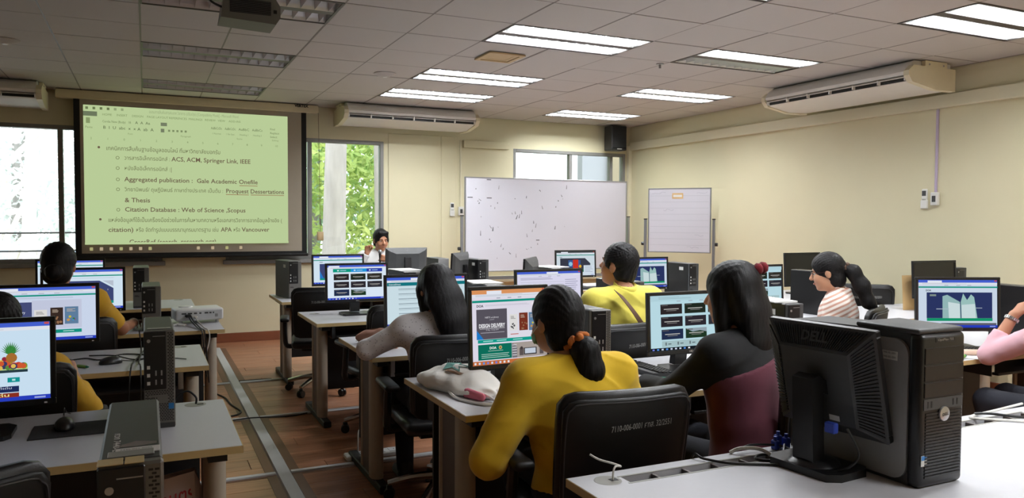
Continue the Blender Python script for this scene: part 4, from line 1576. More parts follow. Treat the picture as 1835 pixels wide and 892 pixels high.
air_conditioner('white ceiling-hung air conditioner above the middle window', (2.98, 9.10, ZC - 0.004), 0, 1.72)
air_conditioner('white ceiling-hung air conditioner in the left corner by the screen', (-1.86, 9.10, ZC - 0.004), 0, 1.86)
air_conditioner('long cream ceiling-hung air conditioner along the right wall', (5.84, 5.42, ZC - 0.004), -PI / 2, 1.74)

# ---- loudspeaker in the corner
sp = thing('wall_speaker', 'black loudspeaker high in the corner above the whiteboard', 'loudspeaker', (6.22, 9.56, 2.50))
MB().box(-0.13, 0.13, 0.0, 0.20, 0.0, 0.355, r=0.012, seg=2).build('cabinet', 'black_plastic', sp)
MB().box(-0.118, 0.118, -0.010, 0.0, 0.035, 0.345, r=0.004).build('grille', 'screen_black', sp)
MB().box(-0.04, 0.04, -0.012, -0.010, 0.014, 0.026).build('name_plate', 'label_white', sp)
MB().box(-0.03, 0.03, 0.20, 0.30, 0.12, 0.22).build('bracket', 'black_plastic', sp)

# ---- whiteboards on rolling stands
def board_stand(label, centre, rotz, w, z0, z1, post_h, marks, tray=True):
    r = thing('whiteboard', label, 'whiteboard', (centre[0], centre[1], 0), rotz)
    MB().box(-w / 2 + 0.012, w / 2 - 0.012, -0.012, 0.012, z0 + 0.012, z1 - 0.012).build('board', 'board_white', r)
    for nm, a in (('frame_rail', (-w / 2, w / 2, z1 - 0.014, z1)), ('frame_rail', (-w / 2, w / 2, z0, z0 + 0.014)),
                  ('frame_rail', (-w / 2, -w / 2 + 0.014, z0 + 0.014, z1 - 0.014)), ('frame_rail', (w / 2 - 0.014, w / 2, z0 + 0.014, z1 - 0.014))):
        MB().box(a[0], a[1], -0.016, 0.016, a[2], a[3], r=0.003).build(nm, 'alu', r)
    for s in (-1, 1):
        p = MB().box(s * (w / 2 + 0.035) - 0.017, s * (w / 2 + 0.035) + 0.017, -0.018, 0.018, 0.09, post_h, r=0.003).build('post', 'alu', r)
        MB().box(s * (w / 2 + 0.035) - 0.019, s * (w / 2 + 0.035) + 0.019, -0.02, 0.02, post_h, post_h + 0.012).build('cap', 'black_plastic', p)
        MB().cyl((s * (w / 2 + 0.052), 0, (z0 + z1) / 2 - 0.30), (s * (w / 2 + 0.085), 0, (z0 + z1) / 2 - 0.30), 0.022, n=10).build('knob', 'black_plastic', p)
        ft = MB().box(s * (w / 2 + 0.035) - 0.02, s * (w / 2 + 0.035) + 0.02, -0.27, 0.27, 0.06, 0.09, r=0.004).build('foot', 'alu', r)
        for y in (-0.24, 0.24):
            MB().cyl((s * (w / 2 + 0.035) - 0.012, y, 0.028), (s * (w / 2 + 0.035) + 0.012, y, 0.028), 0.028, n=12).build('caster', 'caster_black', ft)
    MB().box(-w / 2 - 0.02, w / 2 + 0.02, -0.012, 0.012, 0.30, 0.335).build('cross_bar', 'alu', r)
    if tray:
        MB().box(-w / 2 - 0.018, w / 2 + 0.018, -0.012, 0.012, z0 - 0.10, z0 - 0.06).build('cross_bar', 'alu', r)
    if marks:
        marks(r)
    return r


def big_marks(r):
    m = MB()
    r2 = random.Random(11)
    # dark traces left by tape and pen, mostly on the left half
    for i in range(46):
        u, v = -1.10 + 1.35 * r2.random(), 0.98 + 0.92 * r2.random()
        l_, a = 0.012 + 0.055 * r2.random() ** 2, PI / 2 + r2.gauss(0, 0.35)
        dx, dz = math.cos(a) * l_, math.sin(a) * l_
        t = 0.004 + 0.005 * r2.random()
        g = r2.uniform(70, 150)
        m.cur = lin(g, g, g + 4)
        m.add([(u - t, -0.0126, v), (u + t, -0.0126, v), (u + dx + t * .5, -0.0126, v + dz), (u + dx - t * .5, -0.0126, v + dz)], [(0, 1, 2, 3)])
    for u, v, w_ in ((-1.16, 1.76, 0.07), (-0.90, 1.755, 0.07), (-0.90, 1.985, 0.06), (-0.20, 1.22, 0.05)):
        m.cur = lin(60, 60, 64)
        m.add([(u, -0.0126, v), (u + w_, -0.0126, v), (u + w_, -0.0126, v + 0.010), (u, -0.0126, v + 0.010)], [(0, 1, 2, 3)])
    m.build('pen_mark', 'printed_ink', r)


def small_marks(r):
    m = MB()
    m.cur = lin(170, 172, 180)
    for i in range(9):
        z = 1.80 - i * 0.078
        m.quad((-0.37, -0.0126, z), (0.37, -0.0126, z), (0.37, -0.0126, z + 0.003), (-0.37, -0.0126, z + 0.003))
    m.cur = lin(150, 152, 165)
    r2 = random.Random(4)
    for (x, z, n) in ((-0.35, 1.84, 9), (0.22, 1.84, 7), (0.20, 1.30, 6), (0.10, 1.15, 8), (-0.2, 1.62, 7)):
        pts = [(x + i * 0.022, -0.0128, z + 0.012 * r2.uniform(-1, 1)) for i in range(n)]
        m.tube(pts, 0.0018, 4, sub=3)
    m.build('pen_mark', 'printed_ink', r)
    c = MB().box(-0.09, 0.05, -0.0145, -0.012, 1.765, 1.835).build('pinned_note', 'paper_tan', r)
    MB().box(-0.075, 0.035, -0.0150, -0.0145, 1.785, 1.815).build('note_label', 'label_white', c)


board_stand('large whiteboard with scattered dark marks on a rolling stand', (4.785, 9.00), 0, 2.39, 0.83, 2.02, 1.53, big_marks)
board_stand('small ruled whiteboard on a rolling stand in the right corner', (6.13, 8.02), math.radians(-50), 0.80, 1.08, 1.90, 1.50, small_marks, tray=False)

# ---- wall remotes, switch boxes, conduit
def remote(label, loc, rotz):
    r = thing('wall_remote', label, 'remote', loc, rotz, 'air conditioner remotes')
    MB().box(-0.028, 0.028, -0.022, 0.0, -0.085, 0.085, r=0.010, seg=2).build('body', 'white_plastic', r, smooth=True)
    MB().box(-0.020, 0.020, -0.0235, -0.022, 0.02, 0.068).build('screen', 'case_dark', r)
    for i in range(3):
        MB().box(-0.016 + i * 0.012, -0.008 + i * 0.012, -0.0235, -0.022, -0.02, -0.008).build('button', 'grommet_grey', r)
    MB().box(-0.034, 0.034, -0.026, -0.001, -0.10, -0.02, r=0.004).build('holder', 'white_plastic', r)
    return r


def switch(label, loc, rotz, conduit_top, mat):
    r = thing('wall_switch', label, 'switch', loc, rotz, 'surface switch boxes with conduit')
    MB().box(-0.037, 0.037, -0.035, 0.0, -0.06, 0.06, r=0.005).build('box', 'white_plastic', r)
    MB().box(-0.018, 0.018, -0.040, -0.035, -0.028, 0.028, r=0.002).build('rocker', 'case_dark', r)
    MB().box(-0.012, 0.012, -0.016, 0.0, 0.061, conduit_top - loc[2], r=0.003).build('conduit', mat, r)
    return r


remote('white remote in its holder left of the large whiteboard', (3.74, YW - 0.013, 1.63), 0)
switch('white switch box under a cream conduit beside the large whiteboard', (3.87, YW, 1.60), 0, 2.56, 'trim_paint')
remote('white remote in its holder on the right wall', (XW, 4.93, 1.71), -PI / 2)
switch('white switch box under the lilac conduit on the right wall', (XW, 4.82, 1.70), -PI / 2, 2.52, 'lilac_pipe')

# ---- things fixed to the ceiling
cp = thing('ceiling_projector', 'grey projector hanging under the ceiling, grille towards the class', 'projector', (0.52, 4.50, 2.55))
pb = MB()
pb.prism([(-0.145, 0.03), (-0.15, 0.0), (0.13, -0.012), (0.155, 0.025), (0.155, 0.085), (0.13, 0.125), (-0.125, 0.125), (-0.135, 0.10)][::-1], 'y', -0.11, 0.11)
pb.build('body', 'projector_grey', cp)
gr = MB().box(-0.105, 0.105, -0.113, -0.110, 0.032, 0.105).build('grille', 'screen_black', cp)
for i in range(8):
    MB().box(-0.105, 0.105, -0.116, -0.113, 0.035 + i * 0.009, 0.038 + i * 0.009).build('slat', 'case_dark', gr)
MB().box(0.118, 0.136, -0.113, -0.110, 0.045, 0.064).build('socket', 'screen_black', cp)
MB().cyl((0, 0, 0.125), (0, 0, ZC - 2.55), 0.022, n=12).build('mount_pole', 'alu', cp)
for s in (-1, 1):
    MB().tube([(s * 0.09, 0.02 * s, 0.125), (s * 0.07, 0, 0.17), (0, 0, 0.19)], 0.008, 6).build('mount_arm', 'alu', cp)
MB().tube([(-0.13, -0.06, 0.06), (-0.20, -0.07, 0.09), (-0.215, -0.05, 0.17), (-0.13, 0.0, 0.24), (0.0, 0.02, ZC - 2.56)], 0.006, 6).build('cable', 'cable_black', cp)
MB().tube([(-0.10, 0.06, 0.13), (-0.18, 0.0, 0.15), (-0.17, -0.03, 0.22), (0.02, 0.03, ZC - 2.56)], 0.005, 6).build('cable', 'cable_black', cp)
MB().tube([(0.10, 0.06, 0.13), (0.13, 0.02, 0.20), (0.05, 0.03, 0.24), (0.02, -0.03, ZC - 2.56)], 0.006, 6).build('cable', 'cable_black', cp)

dv = thing('ceiling_vent', 'square beige air vent set in the ceiling tiles', 'vent', (2.74, 6.07, ZC))
for k, nm in ((0.165, 'outer_ring'), (0.125, 'middle_ring')):
    q = MB()
    z1 = -0.004 if k > 0.15 else 0.002
    for s in (-1, 1):
        q.box(-k, k, s * k - (0.035 if s > 0 else 0), s * k + (0 if s > 0 else 0.035), z1 - 0.012, z1)
        q.box(s * k - (0.035 if s > 0 else 0), s * k + (0 if s > 0 else 0.035), -k + 0.035, k - 0.035, z1 - 0.012, z1)
    q.build(nm, 'vent_beige', dv)
MB().box(-0.09, 0.09, -0.09, 0.09, -0.008, -0.004).build('core', 'vent_beige', dv)
for (x, y, lab) in ((2.08, 7.27, 'round white ceiling detector near the middle lights'), (-0.98, 7.24, 'round white ceiling detector at the left of the ceiling')):
    d_ = thing('smoke_detector', lab, 'detector', (x, y, ZC), 0, 'round ceiling detectors')
    MB().lathe([(0, -0.03), (0.04, -0.03), (0.075, -0.018), (0.105, -0.004), (0.105, 0.0), (0, 0.0)], 28).build('base', 'tile_board', d_, smooth=True)
    MB().lathe([(0, -0.036), (0.02, -0.036), (0.024, -0.030), (0, -0.030)], 16).build('sensor', 'white_plastic', d_, smooth=True)
d_ = thing('sprinkler', 'small ceiling sprinkler head beside the half-lit light', 'sprinkler', (4.14, 5.72, ZC))
MB().lathe([(0, -0.008), (0.035, -0.006), (0.035, 0.0), (0, 0)], 16).build('plate', 'alu', d_)
MB().cyl((0, 0, -0.04), (0, 0, -0.008), 0.010, n=8).build('head', 'alu', d_)

# ---- cable trunking on the floor of the aisle
pmat('trunk_white', (206, 208, 210), 0.45, var=0.04)
pmat('border_wood', (116, 78, 56), 0.45, var=0.1, scale=5)
fl = [((0.670, 0.755, 2.4, 9.4), 'long white cable duct running down the aisle')]
for y, lab in ((4.63, 'white cable duct crossing the aisle nearest the camera desks'), (6.01, 'white cable duct crossing the middle of the aisle'), (7.37, 'white cable duct crossing the aisle by the front desk')):
    fl.append(((-0.9, 0.668, y - 0.022, y + 0.022), lab + ', left half'))
    fl.append(((0.757, 2.9, y - 0.022, y + 0.022), lab + ', right half'))
for (x0, x1, y0, y1), lab in fl:
    lg_ = y1 - y0 > x1 - x0
    r = thing('cable_duct', lab, 'cable duct', ((x0 + x1) / 2, (y0 + y1) / 2, 0), 0, 'white floor cable ducts')
    a, b = (x1 - x0) / 2, (y1 - y0) / 2
    if lg_:
        MB().prism([(-a, 0), (a, 0), (a * 0.8, 0.012), (-a * 0.8, 0.012)], 'y', -b, b).build('cover', 'trunk_white', r)
        for s in (-1, 1):
            MB().box(min(s * a, s * (a + 0.055)), max(s * a, s * (a + 0.055)), -b, b, 0, 0.002).build('border_strip', 'border_wood', r)
    else:
        MB().prism([(-b, 0), (b, 0), (b * 0.8, 0.010), (-b * 0.8, 0.010)][::-1], 'x', -a, a).build('cover', 'trunk_white', r)
        MB().box(-a, a, -b - 0.03, -b, 0, 0.0015).build('border_strip', 'border_wood', r)


# ================================================================ outside the windows
pmat('bark', (156, 150, 146), 0.9, var=0.35, scale=9, bump=0.8, bscale=22, stretch=(1, 1, 0.25))
pmat('bark_overexposed', (226, 222, 214), 0.9, var=0.2, scale=9)  # branches whitened by overexposure, painted into the bark colour
pmat('soil', (120, 110, 90), 1.0, var=0.3, scale=1.0)
pmat('render_pale', (128, 130, 134), 0.9, var=0.04, scale=2)


def leaf_material(name, c1, c2):
    m = bpy.data.materials.new(name)
    m.use_nodes = True
    n, l = m.node_tree.nodes, m.node_tree.links
    n.clear()
    o = n.new('ShaderNodeOutputMaterial')
    tc = n.new('ShaderNodeTexCoord')
    no = n.new('ShaderNodeTexNoise')
    no.inputs['Scale'].default_value = 1.6
    no.inputs['Detail'].default_value = 5
    l.new(tc.outputs['Object'], no.inputs['Vector'])
    cr = n.new('ShaderNodeValToRGB')
    cr.color_ramp.elements[0].position, cr.color_ramp.elements[0].color = 0.35, (*lin(*c1), 1)
    cr.color_ramp.elements[1].position, cr.color_ramp.elements[1].color = 0.65, (*lin(*c2), 1)
    l.new(no.outputs[0], cr.inputs[0])
    d = n.new('ShaderNodeBsdfDiffuse')
    t = n.new('ShaderNodeBsdfTranslucent')
    mx = n.new('ShaderNodeMixShader')
    mx.inputs[0].default_value = 0.5
    l.new(cr.outputs[0], d.inputs[0])
    l.new(cr.outputs[0], t.inputs[0])
    l.new(d.outputs[0], mx.inputs[1])
    l.new(t.outputs[0], mx.inputs[2])
    l.new(mx.outputs[0], o.inputs[0])
    MATS[name] = m


leaf_material('leaf_fresh', (150, 180, 112), (216, 224, 150))
leaf_material('leaf_cool', (156, 186, 160), (196, 214, 190))
leaf_material('leaf_haze', (214, 222, 220), (232, 236, 232))  # washed-out daylight haze put into the leaf colour
leaf_material('leaf_overexposed', (226, 228, 224), (246, 244, 238))  # overexposed daylight put into the colour, leaving near-white leaves


def leaf_cloud(r, blobs, n, size, mat, seed):
    """many small leaf blades scattered in ellipsoids (far too many to count)"""
    g = np.random.default_rng(seed)
    vs, fs = [], []
    tot = sum(b[3] * b[4] * b[5] for b in blobs)
    for (cx, cy, cz, rx, ry, rz) in blobs:
        k = int(n * rx * ry * rz / tot)
        d = g.normal(size=(k, 3))
        d /= np.linalg.norm(d, axis=1)[:, None]
        p = d * (g.random((k, 1)) ** 0.4) * np.array([rx, ry, rz]) + np.array([cx, cy, cz])
        a = g.normal(size=(k, 3))
        a /= np.linalg.norm(a, axis=1)[:, None]
        b = np.cross(a, g.normal(size=(k, 3)))
        b /= np.linalg.norm(b, axis=1)[:, None] + 1e-9
        s = size * (0.6 + 0.8 * g.random((k, 1)))
        for P in (p - a * s, p + b * s * 0.35, p + a * s, p - b * s * 0.35):
            vs.append(P)
    # interleave the four corners of every blade
    out_v, out_f, base = [], [], 0
    for i in range(0, len(vs), 4):
        q = np.stack(vs[i:i + 4], axis=1).reshape(-1, 3)
        out_v.append(q)
        k = len(q) // 4
        out_f.append(base + np.arange(4 * k).reshape(-1, 4))
        base += 4 * k
    V, F = np.concatenate(out_v), np.concatenate(out_f)
    me = bpy.data.meshes.new('foliage')
    me.from_pydata(V.tolist(), [], F.tolist())
    me.materials.append(MATS[mat])
    o = bpy.data.objects.new('foliage', me)
    COL.objects.link(o)
    o.parent = r
    tag(o, kind='stuff')


def tree(label, x, y, lean, r0, blobs, n, mat, seed, bark='bark', size=0.09, limbs=()):
    r = thing('tree', label, 'tree', (x, y, -3.0), 0, 'trees outside the windows')
    MB().tube([(0, 0, 0), (lean * 0.4, 0, 2.5), (lean * 0.75, 0.05, 5.0), (lean * 1.1, 0, 8.0)], lambda t: r0 * (1.15 - 0.45 * t), 12).build('trunk', bark, r, smooth=True)
    for pts, rr in limbs:
        MB().tube(pts, lambda t, q=rr: q * (1 - 0.6 * t), 6).build('limb', bark, r, smooth=True)
    leaf_cloud(r, blobs, n, size, mat, seed)
    return r


# the ground lies a storey lower, so the windows look into the crowns
tag(MB().box(-30, 40, YW + 0.2, 60, -3.2, -3.0).build('ground', 'soil'), kind='structure')
tree('tree with a thick grey trunk right outside the middle window', 2.55, 12.2, 0.20, 0.20,
     [(0.6, 1.8, 5.6, 1.8, 1.0, 1.6), (-0.9, 1.6, 4.4, 1.2, 1.0, 1.4), (0.9, 1.4, 3.6, 1.2, 0.8, 1.1)], 5200, 'leaf_fresh', 21)
tree('slimmer tree trunk at the edge of the middle window', 3.72, 12.6, -0.18, 0.17,
     [(0.3, 1.6, 5.8, 1.7, 0.9, 1.8), (0.8, 1.5, 3.8, 1.3, 0.8, 1.2)], 4200, 'leaf_fresh', 22)
tree('cool green tree standing further behind the middle window', 3.0, 16.5, 0.3, 0.16,
     [(0, 0, 6.5, 3.6, 1.3, 2.6), (-1.8, 0, 3.6, 2.0, 1.0, 1.9), (2.4, 0, 3.8, 1.8, 1.0, 1.8)], 9000, 'leaf_cool', 23, size=0.13)
r3 = random.Random(8)


def bare_limbs(seed, n):
    q = random.Random(seed)
    out = []
    for i in range(n):
        z = q.uniform(3.0, 6.5)
        a = q.uniform(0, 2 * PI)
        l_ = q.uniform(0.8, 2.4)
        c, s = math.cos(a), 0.35 * math.sin(a)
        out.append(([(0, 0, z), (c * l_ * 0.5, s * l_ * 0.5, z + q.uniform(-0.1, 0.6)), (c * l_, s * l_, z + q.uniform(-0.6, 1.0))], q.uniform(0.015, 0.05)))
    return out


tree('pale bare-branched tree outside the left window', -1.75, 13.0, 0.35, 0.10,
     [(0, 0.8, 5.2, 1.8, 0.6, 1.9)], 1400, 'leaf_overexposed', 24, bark='bark_overexposed', size=0.06, limbs=bare_limbs(31, 34))
tree('pale bare-branched tree behind the projection screen', 0.2, 13.6, -0.3, 0.10,
     [(0, 0.8, 4.6, 1.6, 0.6, 1.8)], 1400, 'leaf_overexposed', 25, bark='bark_overexposed', size=0.06, limbs=bare_limbs(33, 30))
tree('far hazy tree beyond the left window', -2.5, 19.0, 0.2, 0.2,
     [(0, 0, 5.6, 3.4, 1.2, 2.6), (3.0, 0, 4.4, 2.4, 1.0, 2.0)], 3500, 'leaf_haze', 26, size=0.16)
# pale neighbouring wing seen through the right panes
nb = thing('neighbour_building', 'pale rendered wing of a building outside the right window', 'building', (9.2, 14.0, -3.0))
MB().box(-1.05, 5.0, -0.1, 0.1, 0, 9.0).build('wall', 'render_pale', nb)
MB().box(-0.45, 5.0, -0.2, -0.1, 0.0, 8.6).build('pilaster', 'soil', nb)
# low metal roof below the left window and two service wires
pmat('roof_blue', (150, 164, 192), 0.6, var=0.06, scale=3)
lr = thing('neighbour_roof', 'low pale blue metal roof below the left window', 'roof', (-3.0, 13.6, -3.0))
MB().box(-3.0, 2.15, 1.9, 2.1, 0.0, 3.6).build('wall', 'render_pale', lr)
MB().prism([(-0.2, 3.78), (2.2, 3.97), (2.2, 4.01), (-0.2, 3.82)], 'x', -3.2, 2.3).build('roof_sheet', 'roof_blue', lr)
MB().box(-3.0, 2.15, 0.0, 0.2, 0.0, 3.76).build('wall', 'render_pale', lr)
for z_, lab in ((1.30, 'upper'), (1.06, 'lower')):
    tag(MB().tube([(-6.0, 12.0, z_ + 0.06), (-2.0, 12.0, z_ - 0.02), (0.9, 12.0, z_ + 0.02)], 0.012, 6).build('service_wire', 'cable_black'),
        f'{lab} of two thin service wires outside the left window', 'wire')
# ================================================================ people (each body one continuous surface)
def V3(*a):
    return np.array(a, float)


def rotm(yaw=0.0, pitch=0.0, roll=0.0):
    """yaw to the left, pitch downwards, roll to the right shoulder, degrees; columns are the local axes"""
    y, p, r = (math.radians(t) for t in (yaw, pitch, roll))
    Rz = np.array([[math.cos(y), -math.sin(y), 0], [math.sin(y), math.cos(y), 0], [0, 0, 1]])
    Rx = np.array([[1, 0, 0], [0, math.cos(p), math.sin(p)], [0, -math.sin(p), math.cos(p)]])
    Ry = np.array([[math.cos(r), 0, math.sin(r)], [0, 1, 0], [-math.sin(r), 0, math.cos(r)]])
    return Rz @ Rx @ Ry


class Field:
    """signed distance grid that shapes are blended into, then skinned with surface nets"""

    def __init__(self, lo, hi, h):
        self.lo, self.h = np.array(lo, float), h
        n = np.ceil((np.array(hi) - self.lo) / h).astype(int) + 2
        self.ax = [self.lo[i] + h * np.arange(n[i]) for i in range(3)]
        self.d = np.full(n, 1.0, np.float32)

    def sub(self, lo, hi):
        s = []
        for i in range(3):
            a = max(0, int((lo[i] - self.lo[i]) / self.h))
            b = min(self.d.shape[i], int((hi[i] - self.lo[i]) / self.h) + 2)
            if b - a < 1:
                return None, None
            s.append(slice(a, b))
        g = np.stack(np.meshgrid(*[self.ax[i][s[i]] for i in range(3)], indexing='ij'), -1)
        return tuple(s), g

    def blend(self, s, q, k, cut=None):
        a = self.d[s]
        if k > 0:
            t = np.clip(0.5 + 0.5 * (a - q) / k, 0, 1)
            self.d[s] = a * (1 - t) + q * t - k * t * (1 - t)
        else:
            self.d[s] = np.minimum(a, q)

    def cap(self, a, b, ra, rb, k=0.03, flat=False, squash=None):
        a, b = np.array(a, float), np.array(b, float)
        m = max(ra, rb) + k + 3 * self.h
        s, g = self.sub(np.minimum(a, b) - m, np.maximum(a, b) + m)
        if s is None:
            return self
        ab = b - a
        L = float(ab @ ab) + 1e-12
        t = np.clip(((g - a) @ ab) / L, 0, 1)
        e = g - (a + t[..., None] * ab)
        if squash is not None:                        # thinner along one direction
            n_, f_ = squash
            n_ = np.array(n_, float) / np.linalg.norm(n_)
            c = e @ n_
            e = e + np.outer(c.ravel(), n_).reshape(e.shape) * (1 / f_ - 1)
        q = np.linalg.norm(e, axis=-1) - (ra + (rb - ra) * t)
        if flat:                                      # cut square at b
            q = np.maximum(q, ((g - b) @ (ab / math.sqrt(L))))
        self.blend(s, q, k)
        return self

    def chain(self, pts, radii, k=0.01, **kw):
        for i in range(len(pts) - 1):
            self.cap(pts[i], pts[i + 1], radii[i], radii[i + 1], k, **kw)
        return self

    def ell(self, c, r, k=0.03, R=None):
        c, r = np.array(c, float), np.array(r, float)
        m = r.max() + k + 3 * self.h
        s, g = self.sub(c - m, c + m)
        if s is None:
            return self
        p = g - c
        if R is not None:
            p = p @ R
        w = p / r
        l1 = np.linalg.norm(w, axis=-1)
        l2 = np.linalg.norm(w / r, axis=-1) + 1e-9
        self.blend(s, l1 * (l1 - 1) / l2, k)
        return self

    def cut_ell(self, c, r, k=0.008, R=None):
        c, r = np.array(c, float), np.array(r, float)
        m = r.max() + k + 2 * self.h
        s, g = self.sub(c - m, c + m)
        if s is None:
            return self
        p = g - c
        if R is not None:
            p = p @ R
        w = p / r
        l1 = np.linalg.norm(w, axis=-1)
        l2 = np.linalg.norm(w / r, axis=-1) + 1e-9
        q = -(l1 * (l1 - 1) / l2)
        a = self.d[s]
        t = np.clip(0.5 - 0.5 * (a - q) / k, 0, 1)
        self.d[s] = a * (1 - t) + q * t + k * t * (1 - t)
        return self

    def cut_plane(self, p, n):
        g0, g1, g2 = self.ax
        n = np.array(n, float) / np.linalg.norm(n)
        q = (g0[:, None, None] - p[0]) * n[0] + (g1[None, :, None] - p[1]) * n[1] + (g2[None, None, :] - p[2]) * n[2]
        self.d = np.maximum(self.d, q.astype(np.float32))
        return self

    def ripple(self, fn):
        idx = np.abs(self.d) < 0.03
        i, j, k = np.nonzero(idx)
        P = np.stack([self.ax[0][i], self.ax[1][j], self.ax[2][k]], -1)
        self.d[idx] += fn(P).astype(np.float32)
        return self

    def mesh(self):
        d = self.d
        s = d < 0
        c = np.zeros(tuple(n - 1 for n in d.shape), np.int8)
        offs = [(a, b, e) for a in (0, 1) for b in (0, 1) for e in (0, 1)]
        nx, ny, nz = c.shape
        for a, b, e in offs:
            c += s[a:a + nx, b:b + ny, e:e + nz]
        act = (c > 0) & (c < 8)
        ii = np.argwhere(act)
        if not len(ii):
            return [], []
        acc, cnt = np.zeros((len(ii), 3)), np.zeros(len(ii))
        for o in offs:
            for axis in range(3):
                if o[axis]:
                    continue
                o2 = list(o)
                o2[axis] = 1
                p0, p1 = ii + np.array(o), ii + np.array(o2)
                v0, v1 = d[tuple(p0.T)], d[tuple(p1.T)]
                m = (v0 < 0) != (v1 < 0)
                t = np.where(m, v0 / (v0 - v1 + 1e-12), 0)
                acc += m[:, None] * (p0 + t[:, None] * (p1 - p0))
                cnt += m
        verts = self.lo + (acc / cnt[:, None]) * self.h
        idx = np.full(c.shape, -1, np.int64)
        idx[tuple(ii.T)] = np.arange(len(ii))
        faces = []
        for axis in range(3):
            u, w = (axis + 1) % 3, (axis + 2) % 3
            sl0, sl1 = [slice(None)] * 3, [slice(None)] * 3
            sl0[axis], sl1[axis] = slice(0, -1), slice(1, None)
            ch = s[tuple(sl0)] != s[tuple(sl1)]
            e = np.argwhere(ch)
            if not len(e):
                continue
            ok = (e[:, u] > 0) & (e[:, w] > 0) & (e[:, u] < c.shape[u]) & (e[:, w] < c.shape[w]) & (e[:, axis] < c.shape[axis])
            e = e[ok]
            inside = s[tuple(e.T)]
            q = []
            for du, dw in ((-1, -1), (0, -1), (0, 0), (-1, 0)):
                p = e.copy()
                p[:, u] += du
                p[:, w] += dw
                q.append(idx[tuple(p.T)])
            q = np.stack(q, 1)
            q[~inside] = q[~inside][:, ::-1]
            faces.append(q[(q >= 0).all(1)])
        return verts, np.concatenate(faces)

    def build(self, name, mat, parent, label=None):
        v, f = self.mesh()
        me = bpy.data.meshes.new(name)
        me.vertices.add(len(v))
        me.vertices.foreach_set('co', np.asarray(v, np.float32).ravel())
        me.loops.add(len(f) * 4)
        me.loops.foreach_set('vertex_index', np.asarray(f, np.int32).ravel())
        me.polygons.add(len(f))
        me.polygons.foreach_set('loop_start', np.arange(0, len(f) * 4, 4, dtype=np.int32))
        me.polygons.foreach_set('loop_total', np.full(len(f), 4, np.int32))
        me.update(calc_edges=True)
        me.validate()
        me.polygons.foreach_set('use_smooth', [True] * len(me.polygons))
        me.materials.append(MATS[mat] if isinstance(mat, str) else mat)
        o = bpy.data.objects.new(name, me)
        COL.objects.link(o)
        o.parent = parent
        if label:
            o['label'] = label
        return o


pmat('skin', (196, 146, 116), 0.5, var=0.06, scale=14, sub=0.15)
pmat('skin_tan', (178, 124, 94), 0.5, var=0.06, scale=14, sub=0.15)
pmat('lip', (160, 96, 84), 0.45)
pmat('eye_white', (225, 222, 216), 0.25)
pmat('eye_dark', (30, 22, 18), 0.2)
pmat('trouser_dark', (34, 36, 46), 0.85, var=0.12, scale=120, bump=0.1)
pmat('trouser_navy', (36, 44, 66), 0.85, var=0.15, scale=120, bump=0.1)
pmat('shoe_black', (24, 23, 23), 0.45)


def hair_material(name, rgb, rough=0.34, axis='Z'):
    m = bpy.data.materials.new(name)
    m.use_nodes = True
    n, l = m.node_tree.nodes, m.node_tree.links
    b = n['Principled BSDF']
    b.inputs['Roughness'].default_value = rough
    b.inputs['Specular IOR Level'].default_value = 0.24
    tc = n.new('ShaderNodeTexCoord')
    mp = n.new('ShaderNodeMapping')
    mp.inputs['Scale'].default_value = (160, 160, 7)
    no = n.new('ShaderNodeTexNoise')
    no.inputs['Scale'].default_value = 1.0
    no.inputs['Detail'].default_value = 5
    l.new(tc.outputs['Object'], mp.inputs[0])
    l.new(mp.outputs[0], no.inputs['Vector'])
    cr = n.new('ShaderNodeValToRGB')
    c = lin(*rgb)
    cr.color_ramp.elements[0].position, cr.color_ramp.elements[0].color = 0.35, (*[x * 0.5 for x in c], 1)
    cr.color_ramp.elements[1].position, cr.color_ramp.elements[1].color = 0.70, (*[x * 1.7 for x in c], 1)
    l.new(no.outputs[0], cr.inputs[0])
    l.new(cr.outputs[0], b.inputs['Base Color'])
    bp = n.new('ShaderNodeBump')
    bp.inputs['Strength'].default_value = 0.35
    bp.inputs['Distance'].default_value = 0.004
    l.new(no.outputs[0], bp.inputs['Height'])
    l.new(bp.outputs[0], b.inputs['Normal'])
    MATS[name] = m


hair_material('hair_black', (17, 15, 16), 0.55)
hair_material('hair_soft', (22, 20, 22), 0.52)


